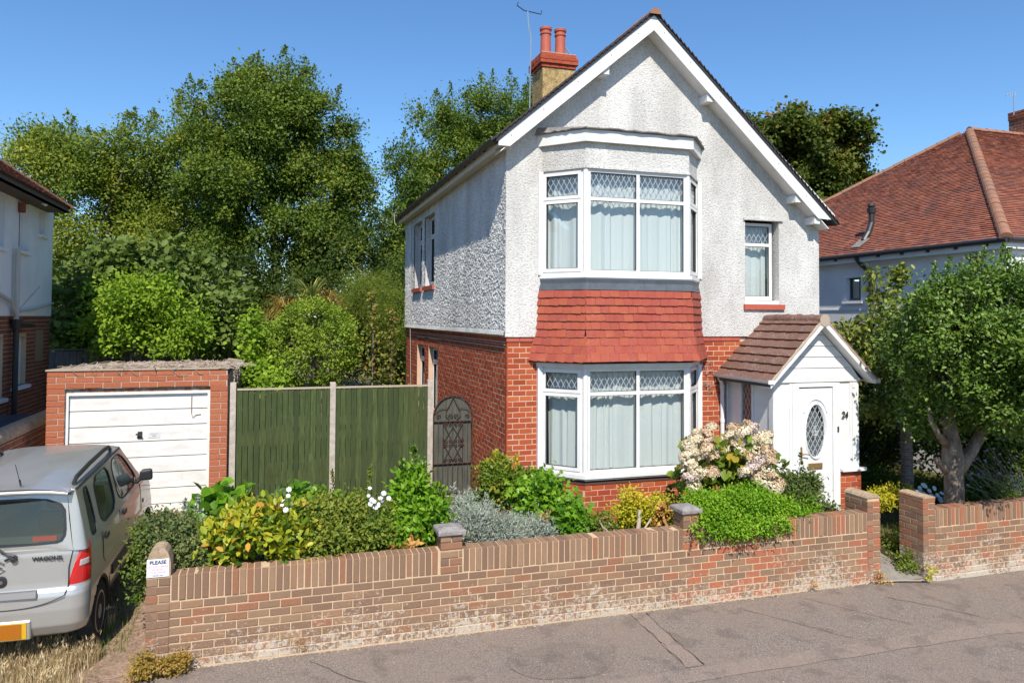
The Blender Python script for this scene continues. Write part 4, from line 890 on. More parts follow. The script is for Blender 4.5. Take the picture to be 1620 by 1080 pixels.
for i in range(1000):                    # dry creeper stems on the roof
    x = R.uniform(gx0+.2, gx1+.15); y = R.uniform(YG, 6.3) if R.random() > .5 else R.uniform(YG, YG+1.3); zt_ = 2.86-.038*(y-YG)+R.uniform(0, .05); L = R.uniform(.08, .34); a = R.uniform(0, 6.28)
    if x < -6.4 and R.random() < .6: continue
    dx, dy = math.cos(a)*L, math.sin(a)*L; mid = (x+dx*.5+R.uniform(-.04,.04), y+dy*.5, zt_+R.uniform(-.01,.05))
    mb.tube([(x, y, zt_), mid, (x+dx, max(y+dy, YG-.03), zt_+R.uniform(-.03,.03))], R.uniform(.003, .007), 3, cap=False)
for i in range(48):                      # and hanging over its right edge
    y = R.uniform(YG+.1, 4.6); z = 2.84; x = gx1+.05; p = [(x-.2, y, 2.88), (x+.04, y+R.uniform(-.1,.1), 2.84)]
    for k in range(3): p.append((x+R.uniform(.0,.07), y+R.uniform(-.15,.15), 2.84-(k+1)*R.uniform(.03,.13)))
    mb.tube(p, R.uniform(.004, .009), 3, cap=False)
for x, w_ in ((-6.75,.2), (-6.1,.1), (-5.3,.3), (-4.9,.12), (-5.9,.2)): mb.tube([(x, YG-.01, 2.86), (x+w_*.5, YG-.025, 2.80-w_*.2), (x+w_, YG-.03, 2.77)], .005, 4)
mb.build('dry_creeper', M_twig, gar, kind='stuff')
mb = MB(); mb.tube([fd(-4.95, .03, 2.40), fd(-4.95, .025, 2.1), fd(-4.93, .025, 2.02), fd(-4.88, .02, 2.06), fd(-4.80, .02, 2.07)], .006, 5); mb.build('hanging_tendril', M_twig, gdo)

# ------------------------------------------------------------------ fence, gate
def f_fence(nt, p):
    v = stretch(nt, (1,1,.12)); c = ramp(nt, noise(nt, 30, 5, v, rough=.7), [(.3,(.038,.052,.018)), (.55,(.074,.102,.034)), (.8,(.13,.155,.065))])
    c = mixc(nt, mathn(nt, 'MULTIPLY', rndn(nt), .8), c, (.034,.045,.018)); c = mixc(nt, ramp(nt, noise(nt, 11, 3, stretch(nt,(1,1,.6))), [(.68,(0,0,0)),(.74,(.6,.6,.6))]), c, (.13,.14,.07)); col(nt, p, c); bump(nt, p, noise(nt, 40, 4, v), .4, .004)
M_fence = mat('green stained timber', rough=.8, spec=.2, fn=f_fence)
fence = thing('fence', 'green close board timber fence between concrete posts beside the garage', 'fence')
ff = frame((0, 2.02, 0), (1,0,0), (0,-1,0))
_fb = {}
for a, b in ((-4.22, -2.665), (-2.575, -.915)):
    u = a
    while u < b-.02:
        w = min(.094, b-u); w_ = w+.012; key = R.randrange(4)
        mb = MB(); z0, z1 = .35, 2.455+R.uniform(-.004,.004); mb.hexa([ff(u, .012, z0), ff(u+w-.009, .026, z0), ff(u+w-.009, -.004, z0), ff(u, -.004, z0), ff(u, .010+R.uniform(0,.003), z1), ff(u+w-.009, .026, z1), ff(u+w-.009, -.004, z1), ff(u, -.004, z1)]); mb.build('board', M_fence, fence); u += w
    mb = MB(); mb.fbox(ff, a, b, -.03, .03, 2.462, 2.492); mb.build('capping_rail', M_twig if False else M_verge, fence)
    for z in (.7, 1.4, 2.2): mb = MB(); mb.fbox(ff, a, b, -.06, -.005, z, z+.07); mb.build('rail', M_fence, fence)
    mb = MB(); mb.fbox(ff, a, b, -.02, .015, .1, .35); mb.build('gravel_board', M_post, fence)
for x, zt_ in ((-4.285, 2.60), (-2.62, 2.57), (-.865, 2.58)):
    mb = MB(); w = .048; mb.hexa([ff(x-w, .05, .1), ff(x+w, .05, .1), ff(x+w, -.05, .1), ff(x-w, -.05, .1), ff(x-w, .05, zt_-.02), ff(x+w, .05, zt_-.02), ff(x+w, -.05, zt_), ff(x-w, -.05, zt_)]); mb.build('post', M_post, fence)
gate = thing('garden_gate', 'arched black iron scroll gate with dark boards behind, between fence post and house', 'gate')
GX0, GX1, gc, gw = -.80, -.05, -.425, .375; gzf = lambda x: 1.86+.42*math.sqrt(max(0, 1-((x-gc)/gw)**2))
def f_gb(nt, p):
    v = stretch(nt, (1,1,.15)); col(nt, p, ramp(nt, noise(nt, 22, 5, v), [(.3,(.05,.055,.045)), (.7,(.10,.105,.085))]))
M_gb = mat('grey green boards', rough=.8, fn=f_gb)
u = GX0+.02; gf = frame((0, 2.03, 0), (1,0,0), (0,-1,0))
while u < GX1-.03:
    u1 = min(u+.118, GX1-.01); mb = MB(); top = [(u+(u1-u)*t, gzf(u+(u1-u)*t)-.03) for t in np.linspace(1, 0, 6)]
    mb.prism([(u, .45), (u1-.004, .45)]+[(min(a, u1-.004), b) for a, b in top], lambda a, b, d: gf(a, d, b), -.03, -.012+R.uniform(0,.004)); mb.build('board', M_gb, gate); u = u1
M_iron = mat('rusty iron', rough=.8, spec=.3, fn=lambda nt, p: col(nt, p, ramp(nt, noise(nt, 25, 4), [(.4,(.035,.028,.025)), (.65,(.12,.05,.03))])))
mb = MB(); T = lambda pts, r=.011: mb.tube([gf(a, .02, b) for a, b in pts], r, 6)
T([(GX0, .42), (GX0, 1.86)]+[(gc+gw*math.cos(t), 1.86+.42*math.sin(t)) for t in np.linspace(math.pi, 0, 26)]+[(GX1, 1.86), (GX1, .42)], .014)
T([(GX0, 1.80), (GX1, 1.80)], .013); T([(GX0, 1.02), (GX1, 1.02)], .013); T([(GX0, .48), (GX1, .48)], .013); mb.build('gate_frame', M_iron, gate)
for i in range(7):
    x = GX0+(i+1)*(GX1-GX0)/8; mb = MB(); T([(x, .48), (x, 1.02)], .007)
    if i in (0, 1, 5, 6) and i != 0: T([(x, 1.02), (x, 1.80)], .007)
    if i in (0,): T([(x, 1.02), (x, 1.80)], .007)
    mb.build('gate_bar', M_iron, gate)
mb = MB(); spiral = lambda cx, cz, r, s, v=1: T([(cx+s*r*(1-t/8.5)*math.cos(t), cz+v*r*(1-t/8.5)*math.sin(t)) for t in np.linspace(0, 7.2, 24)], .007)
xa, xb = gc-.19, gc+.19
for zc, n_ in ((1.74, 1), (1.45, -1), (1.36, 1), (1.09, 1)):
    for dx in (-.12, -.045, .045, .12): spiral(gc+dx*1.15, zc, .036, 1 if dx < 0 else -1, n_)
for dx in (-.19, .19):
    for zc in (1.45, 1.36): spiral(gc+dx*.9, zc, .036, 1, 1)
for s in (-1, 1):
    T([(gc, 1.70), (gc+s*.19, 1.40), (gc, 1.08)], .006); T([(gc+s*.19, 1.78), (gc+s*.0, 1.40), (gc+s*.19, 1.05)], .006); T([(gc+s*.19, 1.05), (gc+s*.19, 1.80)], .007)
    T([(gc, 2.25), (gc+s*.06, 2.12), (gc+s*.13, 2.0), (gc+s*.14, 1.90), (gc+s*.05, 1.82)], .007); spiral(gc+s*.045, 1.90, .045, s); spiral(gc+s*.28, 1.90, .045, -s); T([(gc+s*.11, 2.05), (gc+s*.25, 2.03), (gc+s*.345, 1.96)], .006)
mb.build('scrollwork', M_iron, gate)

# ------------------------------------------------------------------ neighbour on the left
nb = thing('neighbour_house', 'left neighbouring house side, white render over brown brick with tiled hip roof', 'house')
NX = -8.7; nfr = frame((NX, 0, 0), (0,1,0), (1,0,0)); NY1 = 8.5; NB = 3.72
WN = [(6.05, 6.66, 5.08, 6.12), (7.42, 7.88, 5.55, 6.06), (4.2, 5.2, 5.04, 6.1), (5.93, 6.80, 2.26, 3.28), (4.3, 5.38, 2.1, 3.3)]
mb = MB(); wall_sheet(mb, nfr, -2, NY1, NB, 6.2, [w for w in WN if w[2] > 4], n=0, thick=.25); mb.box(NX-6, NX-.3, NY1-.2, NY1-.001, .2, 6.2); mb.build('render', M_smooth, nb)
mb = MB(); wall_sheet(mb, nfr, -2, NY1-.01, .2, NB, [w for w in WN if w[2] < 4], n=-.03, thick=.25); mb.build('brick_backing', M_mortar, nb)
place_bricks(nb, courses(nfr, -2, NY1-.01, .3, NB-.01, n=-.018, down=True, holes=[w for w in WN if w[2] < 4]), M_nbrick, 0)
nw = frame((NX-.12, 0, 0), (0,1,0), (1,0,0))
for w in WN:
    window(nb, nw, w[0], w[1], w[2], w[3], None, 1, False, seed=4, cur=False, dark=True, fw=.09)
    mb = MB(); mb.fbox(nfr, w[0]-.08, w[1]+.06, -.1, .07, w[2]-.07, w[2]); mb.build('window_sill', M_smooth, nb)
mb = MB(); mb.fbox(nfr, 7.4, 7.95, -.018, -.008, 2.7, 3.4); mb.build('brick_patch', mat('old brick patch', (.30,.21,.12), .9), nb)
mb = MB(); mb.tube([nfr(5.72, .09, 5.08), nfr(5.72, .09, 3.6)], .05, 10); mb.tube([nfr(5.72, .09, 3.7), nfr(5.4, .09, 4.0), nfr(4.6, .09, 4.15)], .04, 8); mb.tube([nfr(8.45, .05, 4.02), nfr(7.0, .06, 3.87), nfr(5.8, .07, 3.80)], .022, 8); mb.build('pipe', mat('beige pipe', (.50,.47,.42), .6), nb)
mb = MB(); mb.tube([nfr(5.72, .09, 3.62), nfr(5.74, .09, .5)], .055, 10); mb.lathe([(.06, 3.4), (.12, 3.65)], tuple(nfr(5.72, .09, 0)), 10); mb.tube([nfr(5.9, .10, 3.55), nfr(6.6, .14, 3.52)], .05, 8); mb.build('pipe', M_dark, nb)
mb = MB(); mb.tube([nfr(5.72, .06, 3.75), nfr(6.45, .3, 4.35)], .012, 6); mb.build('rod', M_steel if 'M_steel' in globals() else M_dark, nb); mb = MB(); mb.tube([nfr(6.05, .02, 6.15), nfr(6.3, .25, 6.19), nfr(6.55, .35, 6.1)], .04, 8); mb.build('security_light', M_smooth, nb); mb = MB(); mb.lathe([(.07, 5.85), (.07, 6.05)], tuple(nfr(6.0, .06, 0)), 10); mb.build('alarm_lamp', M_nbrick, nb)
EX, EY, EZ = -8.25, 7.75, 6.25; tanp = .72; th_ = math.atan(tanp)
mb = MB(); mb.box(EX-.5, EX-.02, -2, EY+.25, EZ-.14, EZ-.10); mb.box(EX-.06, EX-.02, -2, EY+.25, EZ-.14, EZ+.02); mb.build('eave_board', mat('brown eave', (.10,.07,.05), .7), nb)
mb = MB(); h = 4.0; Lc = h/math.cos(th_)
tile_field(mb, (EX, EY+.3, EZ), (0,-1,0), (-math.cos(th_), 0, math.sin(th_)), [(0,0), (10,0), (10,Lc), (h,Lc)], .165, .10)
mb.build('roof_tiles', M_lroof, nb, kind='stuff')
mb = MB(); mb.add([(EX, EY+.3, EZ-.02), (EX-h, EY+.3-h, EZ+h*tanp-.02), (EX-h, -3, EZ+h*tanp-.02), (EX, -3, EZ-.02), (EX-2*h, EY+.3, EZ-.02), (EX-2*h, -3, EZ-.02)], [(0,1,2,3), (0,4,1), (4,5,2,1)]); mb.build('roof_deck', M_dark, nb)
run_half(nb, (EX, EY+.3, EZ-.03), (EX-h, EY+.3-h, EZ+h*tanp-.03), half_tile(M_lroof, .31, .09))
# boundary wall, bin, back fence
bw = thing('boundary_wall', 'low brick boundary wall with rounded stone coping left of the garage', 'wall')
bf = frame((-7.33, 0, 0), (0,1,0), (1,0,0))
mb = MB(); mb.box(-7.55, -7.34, -1.5, 6, 0, 1.92); mb.build('brick_backing', M_mortar, bw)
place_bricks(bw, courses(bf, -1.5, 5.9, .3, 1.93, down=True), M_nbrick, 0)
y = -1.5
while y < 4:
    mb = MB(); n = 8; r_ = .145; vs = []
    for yy in (y+.006, y+.594): vs += [(-7.44+r_*math.cos(math.pi*k/n), yy, 1.92+.13*math.sin(math.pi*k/n)+.02) for k in range(n+1)]+[(-7.44-r_, yy, 1.90), (-7.44+r_, yy, 1.90)]
    m_ = n+3; mb.add(vs, [(k, k+1, m_+k+1, m_+k) for k in range(n)]+[tuple(range(m_)), tuple(m_+k for k in range(m_)), (0, n+2, m_+n+2, m_)]); mb.build('coping_stone', M_tan, bw); y += .6
bn = thing('wheelie_bin', 'blue wheelie bin with dark lid standing behind the left boundary wall', 'bin', loc=(-8.15, 3.9, .45), rz=.1)
mb = MB(); mb.hexa([(-.24,-.26,.05),(.24,-.26,.05),(.24,.26,.05),(-.24,.26,.05),(-.29,-.33,1.34),(.29,-.33,1.34),(.29,.33,1.34),(-.29,.33,1.34)]); mb.build('bin_body', mat('bin blue', (.01,.035,.30), .4), bn)
mb = MB(); mb.hexa([(-.32,-.38,1.34),(.32,-.38,1.34),(.32,.38,1.34),(-.32,.38,1.34),(-.30,-.34,1.42),(.30,-.34,1.42),(.28,.30,1.46),(-.28,.30,1.46)]); mb.build('lid', mat('bin lid', (.03,.04,.07), .5), bn)
for s in (-1, 1): mb = MB(); mb.lathe([(.10, s*.27-.025), (.10, s*.27+.025)], (0, .24, .11), 14, 'x'); mb.build('wheel', M_dark, bn)
bk = thing('fence', 'weathered grey board fence at the far left behind the garage', 'fence')
kf = frame((0, 9.0, 0), (1,0,0), (0,-1,0)); u = -9.3; M_gw = mat('grey weathered board', rough=.9, fn=lambda nt, p: col(nt, p, ramp(nt, noise(nt, 14, 5, stretch(nt,(1,1,.1))), [(.3,(.11,.095,.10)), (.7,(.25,.22,.20))])))
while u < -5.6:
    mb = MB(); mb.fbox(kf, u, u+.14, -.02, R.uniform(0,.006), .4, 2.86+R.uniform(-.01,.01)); mb.build('board', M_gw, bk); u += .15
mb = MB(); mb.fbox(kf, -9.3, -5.6, -.04, .03, 2.88, 2.93); mb.build('capping_rail', M_gw, bk); mb = MB(); mb.fbox(kf, -7.55, -7.43, 0, .06, .4, 2.95); mb.build('post', M_gw, bk)

# ------------------------------------------------------------------ neighbour on the right
rn = thing('neighbour_house', 'right neighbouring house, pale rendered wall under a large weathered red tile hip roof', 'house')
QX, QY, QE = 10.4, -.34, 5.2; rf = frame((QX, 0, 0), (0,-1,0), (-1,0,0)); rff = frame((0, QY, 0), (1,0,0), (0,-1,0)); QB = 11.8
mb = MB(); wall_sheet(mb, rf, -QB, -QY, .2, QE+.05, [(-4.09, -3.60, 4.22, 4.80)], n=0, thick=.25); wall_sheet(mb, rff, QX+.001, 22, .2, QE+.05, [(11.15, 12.3, 3.6, 4.85)], n=0, thick=.25); mb.box(QX+.3, 22, QB-.2, QB, .2, QE)
mb.fbox(rf, -8, -2.2, -.05, .02, 3.97, 4.01); mb.build('render', M_smooth, rn)
window(rn, frame((QX+.1, 0, 0), (0,-1,0), (-1,0,0)), -4.09, -3.60, 4.22, 4.80, None, 1, False, cur=False, dark=True, seed=5, m=mat('dark window frame', (.12,.13,.15), .5), fw=.04)
window(rn, frame((0, QY+.1, 0), (1,0,0), (0,-1,0)), 11.15, 12.3, 3.6, 4.85, 4.5, 1, False, cur=False, dark=True, seed=5)
mb = MB(); mb.fbox(rf, -4.2, -3.5, -.1, .06, 4.14, 4.20); mb.build('window_sill', M_smooth, rn)
for i in range(4): mb = MB(); mb.fbox(rf, -.42, -.20, .0, .012, 5.03-.055*i, 5.07-.055*i); mb.build('air_brick', M_nbrick, rn)
EX, EY, EZ, hh, apz = 10.2, -.5, 5.37, 6.05, 9.46; tn = (apz-EZ)/hh; an = math.atan(tn); AXr, AYr = EX+hh, EY+hh; Ls = hh/math.cos(an)
mb = MB(); tile_field(mb, (EX, EY, EZ), (0,1,0), (math.cos(an), 0, math.sin(an)), [(0,0), (2*hh,0), (hh,Ls)], .165, .098)
mb.build('roof_tiles', M_nroof, rn, kind='stuff')
mb = MB(); tile_field(mb, (EX, EY, EZ), (1,0,0), (0, math.cos(an), math.sin(an)), [(0,0), (10,0), (10,Ls), (hh,Ls)], .165, .098)
mb.build('roof_tiles', M_nroof, rn, kind='stuff')
mb = MB(); e = .02; mb.add([(EX, EY, EZ-e), (AXr, AYr, apz-e), (EX, EY+2*hh, EZ-e), (24, EY, EZ-e), (24, AYr, apz-e), (24, EY+2*hh, EZ-e)], [(0,1,2), (0,3,4,1), (1,4,5,2)]); mb.build('roof_deck', M_dark, rn)
big = half_tile(M_ridge, .34, .125, arc=95)
run_half(rn, (EX-.02, EY-.02, EZ-.02), (AXr, AYr, apz+.0), big, .33); run_half(rn, (EX, EY+2*hh, EZ), (AXr, AYr, apz), half_tile(M_ridge, .34, .10), .33); run_half(rn, (AXr, AYr, apz), (23.5, AYr, apz), half_tile(M_ridge, .34, .10), .33)
mb = MB(); mb.box(EX+.02, EX+.05, EY+.02, EY+2*hh, EZ-.20, EZ-.03); mb.box(EX+.05, QX, EY+.02, EY+2*hh, EZ-.2, EZ-.18); mb.box(EX+.05, 22, EY+.02, EY+.05, EZ-.20, EZ-.03); mb.build('fascia', M_smooth, rn)
mb = MB(); mb.tube([(EX-.03, EY-.05, EZ-.03), (EX-.03, EY+2*hh, EZ-.05)], .055, 8); mb.tube([(EX, EY-.03, EZ-.03), (22, EY-.03, EZ-.05)], .055, 8)
mb.tube([(EX-.03, 3.5, EZ-.1), (EX+.05, 3.45, EZ-.25), (QX-.07, 3.2, EZ-.5), (QX-.07, 3.15, .4)], .05, 8); mb.build('gutter', M_dark, rn)
for k in range(16): mb = MB(); mb.box(EX-.02, EX+.03, EY+.4+k*.72, EY+.47+k*.72, EZ-.13, EZ-.04); mb.build('gutter_bracket', M_dark, rn)
def on_roof(px, py):                      # where a ray of the photograph meets the side slope
    d = fwd+(px-PX)/F*rgt-(py-PY)/F*upv; n = np.array([-math.sin(an), 0, math.cos(an)]); o = np.array([EX, EY, EZ]); return CAM+d*(((o-CAM)@n)/(d@n))
v = on_roof(1379, 374); mb = MB(); mb.tube([v+np.array([-.25,0,-.12]), v+np.array([-.1,0,.1]), v+np.array([0,0,.35]), v+np.array([0,0,.62])], .075, 10); mb.lathe([(.10, v[2]+.6), (.12, v[2]+.72), (.07, v[2]+.74), (.10, v[2]+.78), (.08, v[2]+.85), (.03, v[2]+.87)], (v[0], v[1], 0), 12); mb.build('vent_pipe', M_dark, rn)
mb = MB(); w = v+np.array([-.32, 0, -.18]); mb.hexa([w+np.array(q) for q in ((-.22,-.14,-.13),(-.22,.14,-.13),(.1,.16,.09),(.1,-.16,.09),(-.22,-.14,-.11),(-.22,.14,-.11),(.1,.16,.12),(.1,-.16,.12))]); mb.build('lead_slate', M_leadold, rn)
c = at(1640, 200, AYr-.5); mb = MB(); cz = apz-.35; mb.box(c[0], c[0]+1.2, AYr-.5, AYr+.4, 8.0, cz+1.12); cc_ = mb.build('chimney', M_mortar, rn)
f1 = frame((c[0], AYr-.5, 0), (1,0,0), (0,-1,0)); f2 = frame((c[0], AYr+.4, 0), (0,-1,0), (-1,0,0)); pl = []
for k, (d0,) in enumerate([(0,)]*14+[(.04,)]*3):
    z = cz-.35+k*CC
    for fr_, L in ((f1, 1.2), (f2, .9)):
        u = -(CP/2 if k % 2 else 0)
        while u < L-.02:
            a, b = max(u, 0), min(u+CP-J, L)
            if b-a > .04: pl.append((fr_, a, z, b-a, BH, d0+.006))
            u += CP
place_bricks(cc_, pl, M_nbrick, 200)
q = lambda px, py: Vector(at(px, py, AYr)); ra = thing('tv_aerial', 'small television aerial above the right neighbouring roof', 'aerial')
mb = MB(); mb.tube([q(1604,182), q(1604,148)], .02, 6); mb.tube([q(1592,152), q(1606,147)], .014, 5)
for i in range(4): mb.tube([q(1594+i*4,149-i), q(1594+i*4,154-i)], .010, 4)
mb.build('mast', M_steel, ra)
# ------------------------------------------------------------------ vegetation
rng = np.random.default_rng(11)
TPL = {'rh': ([(0,0,0),(.30,.42,.05),(0,1,0),(-.30,.42,.05)], [(0,1,2,3)]),
       'oval': ([(0,0,0),(.24,.28,.07),(.23,.66,.06),(0,1,-.05),(-.23,.66,.06),(-.24,.28,.07)], [(0,1,2,3),(0,3,4,5)]),
       'broad': ([(0,0,0),(.38,.25,.08),(.34,.68,.07),(0,1,-.08),(-.34,.68,.07),(-.38,.25,.08)], [(0,1,2,3),(0,3,4,5)]),
       'nar': ([(0,0,0),(.09,.4,.02),(0,1,0),(-.09,.4,.02)], [(0,1,2,3)]),
       'lobed': ([(0,0,0),(.30,.05,.0),(.20,.35,.06),(.52,.50,0),(.20,.66,.05),(0,1,-.06),(-.20,.66,.05),(-.52,.50,0),(-.20,.35,.06),(-.30,.05,.0)], [(0,1,2),(0,2,3,4),(0,4,5),(0,5,6),(0,6,7,8),(0,8,9)])}
def nrm(a): return a/np.maximum(np.linalg.norm(a, axis=1, keepdims=True), 1e-9)
def leaf_mesh(name, P, D, Rn, size, m, tpl='rh', var=.35, wo=.8, wr=.8, g=0.0, upn=.9, nv=None):
    """P points, D outward directions, Rn colour numbers"""
    N = len(P); T, Fc = TPL[tpl]; T = np.array(T); k = len(T)
    d = nrm(D*wo+rng.normal(size=(N,3))*wr+np.array([0,0,g])); n0 = rng.normal(size=(N,3))*.45+np.array([0,-.25,upn])+D*.75
    n0 = n0 if nv is None else nv+rng.normal(size=(N,3))*.22; x = nrm(np.cross(d, n0)); n = np.cross(x, d); s = size*(1+rng.uniform(-var, var, size=(N,1,1)))
    V = P[:,None,:]+s*(T[None,:,0:1]*x[:,None,:]+T[None,:,1:2]*d[:,None,:]+T[None,:,2:3]*n[:,None,:])
    lens = [len(f) for f in Fc]; loops = np.concatenate([np.array(f) for f in Fc]); me = bpy.data.meshes.new(name)
    me.vertices.add(N*k); me.vertices.foreach_set('co', V.reshape(-1).astype(np.float32))
    L = (np.arange(N)[:,None]*k+loops[None,:]).reshape(-1); me.loops.add(len(L)); me.loops.foreach_set('vertex_index', L.astype(np.int32))
    nf = N*len(Fc); tot = np.tile(np.array(lens), N); st = np.concatenate([[0], np.cumsum(tot)[:-1]])
    me.polygons.add(nf); me.polygons.foreach_set('loop_start', st.astype(np.int32)); me.polygons.foreach_set('loop_total', tot.astype(np.int32))
    me.update(calc_edges=True); a = me.attributes.new('rnd', 'FLOAT', 'FACE'); a.data.foreach_set('value', np.repeat(np.clip(Rn, 0, 1), len(Fc)).astype(np.float32))
    me.materials.append(m); return me
def clumps(blobs, K, rc, M, inner=.3, flat=.8, rough=.28, bias=0.0, lump=0):
    """blobs: (c, (rx,ry,rz)); K clumps a blob, M leaves a clump -> points, outward, colour, centres"""
    P, D, Q, Cc = [], [], [], []
    vol = [b[1][0]*b[1][1]+b[1][0]*b[1][2]+b[1][1]*b[1][2] for b in blobs]; vm = sum(vol)/len(vol)
    for (c, r), vv in zip(blobs, vol):
        c, r = np.array(c, float), np.array(r, float); kk = max(4, int(K*vv/vm))
        mids = [(c+u_*r*rng.uniform(.55,.86), rng.uniform(.26,.48), rng.uniform(-.22,.22)) for u_ in nrm(rng.normal(size=(lump,3))+np.array([0,-.25,.15]))] if lump else []
        for i in range(kk):
            u = nrm(rng.normal(size=(1,3)))[0]; rr = rng.uniform(.25,.7) if rng.random() < inner else rng.uniform(1-rough, 1.04)
            cc = c+u*r*rr; sh_ = 0
            if lump and rng.random() > .14: mc, mr, sh_ = mids[rng.integers(lump)]; u = nrm(u[None]+np.array([[0,-.1,.35]]))[0]; cc = mc+u*r*mr*rng.uniform(.7,1.05)
            if cc[1] > c[1]+.30*r[1] and rng.random() < .30: continue      # thinner foliage on the far side of a crown
            Cc.append(cc); rcl = rc*rng.uniform(.55, 1.35); mm = int(M*rng.uniform(.6, 1.4)); q0 = rng.uniform(.15,.85)
            o = rng.normal(size=(mm,3))*np.array([1,1,flat])*.5; o *= np.minimum(1, 1.6/np.maximum(np.linalg.norm(o, axis=1, keepdims=True), .01))
            P.append(cc+o*rcl); D.append(nrm(nrm(o)*.8+u*.7)); Q.append(np.clip(q0*.5+rng.uniform(0,.5,size=mm)+bias+sh_, 0, 1))
    return np.concatenate(P), np.concatenate(D), np.concatenate(Q), Cc
def shoots(tops, M, w, sp=None):
    P, D, Q = [], [], []
    for b, h in tops:
        b = np.array(b, float); lean = rng.normal(size=3)*.12; t = rng.uniform(0, 1, M); n = len(t)
        p = b+np.outer(t*h, np.array([lean[0], lean[1], 1]))+rng.normal(size=(n,3))*(w*(1.05-t))[:,None]*np.array([1,1,.3])
        P.append(p); D.append(nrm(np.column_stack([rng.normal(size=n), rng.normal(size=n), np.full(n, .9)]))); Q.append(rng.uniform(.2, .9, n))
    return np.concatenate(P), np.concatenate(D), np.concatenate(Q)
def B(px, py, rx, ry, Y, dep=None): k = mpp(px, py, Y); c = at(px, py, Y); return (c, (rx*k, (dep if dep else rx*k*.9), ry*k))
def cat(*a): return tuple(np.concatenate([x[i] for x in a]) for i in range(3))
def limbs(base, top, ends, r0, parent, m=None, n=14, name='limb', bend=.15):
    mb = MB(); b, t = Vector(base), Vector(top); pts = [b+(t-b)*k/6+Vector((R.uniform(-1,1), R.uniform(-1,1), 0))*r0*.5*(k > 0) for k in range(7)]
    mb.tube(pts, [r0*(1.25 if k == 0 else 1-.07*k) for k in range(7)], 10); mb.build('trunk', m or M_bark, parent)
    mb = MB(); es = R.sample(list(ends), min(n, len(ends)))
    for e in es:
        e = Vector(e); s = pts[R.randrange(2, 7)]; mid = s+(e-s)*.5+Vector((R.uniform(-1,1), R.uniform(-1,1), R.uniform(0,1)))*(e-s).length*bend
        mb.tube([s, s+(mid-s)*.5, mid, e], [r0*.42, r0*.33, r0*.22, r0*.07], 6, cap=False)
    mb.build(name, m or M_bark, parent, kind='stuff')
def plant(name, label, cat_, P, D, Q, size, m, tpl='rh', group=None, part='foliage', **k):
    t = thing(name, label, cat_, group); me = leaf_mesh(part, P, D, Q, size, m, tpl, **k); link(part, me, t); return t
G1 = m_leaf('leaf mid green', [(0,(.022,.045,.008)), (.45,(.055,.095,.015)), (.8,(.105,.145,.025)), (1,(.17,.18,.04))])
G2 = m_leaf('leaf yellow green', [(0,(.035,.058,.009)), (.4,(.078,.118,.018)), (.8,(.13,.165,.028)), (1,(.21,.20,.035))])
G3 = m_leaf('leaf dark green', [(0,(.012,.028,.007)), (.5,(.032,.058,.013)), (1,(.075,.10,.022))])
G4 = m_leaf('leaf autumn green', [(0,(.028,.045,.009)), (.66,(.065,.09,.017)), (.88,(.115,.095,.022)), (1,(.19,.085,.03))])
G5 = m_leaf('leaf lime', [(0,(.05,.10,.008)), (.5,(.11,.19,.018)), (1,(.20,.27,.03))])
G6 = m_leaf('leaf glossy', [(0,(.02,.048,.008)), (.5,(.05,.095,.016)), (.9,(.10,.155,.03)), (1,(.16,.18,.03))], rough=.4, spec=.4, trans=.25)
G7 = m_leaf('leaf silver', [(0,(.13,.16,.12)), (.5,(.30,.34,.27)), (1,(.50,.53,.45))], rough=.7, trans=.15, plain=True)
G8 = m_leaf('leaf variegated', [(0,(.05,.11,.015)), (.36,(.13,.22,.02)), (.50,(.30,.36,.025)), (.72,(.52,.50,.04)), (.92,(.66,.54,.06)), (1,(.66,.34,.06))], rough=.4, plain=True)
G9 = m_leaf('leaf brown', [(0,(.12,.06,.025)), (.5,(.28,.15,.06)), (1,(.42,.29,.12))], trans=.2)
G10 = m_leaf('leaf bright', [(0,(.03,.085,.008)), (.5,(.075,.17,.014)), (1,(.15,.25,.03))], rough=.35)
G11 = m_leaf('leaf gold', [(0,(.10,.13,.01)), (.5,(.26,.26,.02)), (1,(.42,.30,.04))])
# ---- trees behind
def tree(label, blobs, leaf, m, K, rc, M, base, top, r0, tops=(), tpl='rh', nm='broadleaf_tree', wl=.5, sh=(150,.24), lb=18, lump=13, **kw):
    t = thing(nm, label, 'tree'); p, d, q, cc = clumps(blobs, K, rc, M, lump=lump, **kw)
    if tops: p, d, q = cat((p, d, q), shoots(tops, *sh))
    link('crown', leaf_mesh('crown', p, d, q, leaf, m, tpl), t); limbs(base, top, [tuple(c) for c in cc], r0, t, n=lb); return t
T_ = lambda pts, Y, h: [(at(x+R.uniform(-14,14), y+R.uniform(2,26), Y+R.uniform(-1,1)), h*.75*R.uniform(.5,1.3)) for x, y in pts+pts]
g0 = lambda px, Y: (float(at(px, 560, Y)[0]), Y, .4)
tree('tallest bushy green tree of the row behind the garage and fence', [B(425,160,78,62,16,2), B(435,225,100,95,16,2.6), B(370,300,95,110,16,2.6), B(505,300,75,110,16.5,2.4), B(440,400,130,90,16,2.8), B(330,220,50,60,16.5,1.5), B(545,320,42,90,16.5,1.6)], .108, G1, 160, .50, 150, g0(440,16), at(430,300,16), .20,
     T_([(380,120),(400,105),(425,110),(445,105),(465,115),(490,125),(360,130),(520,160),(335,150),(310,140),(285,160),(540,200),(565,240)], 16, 1.0), bias=.06)
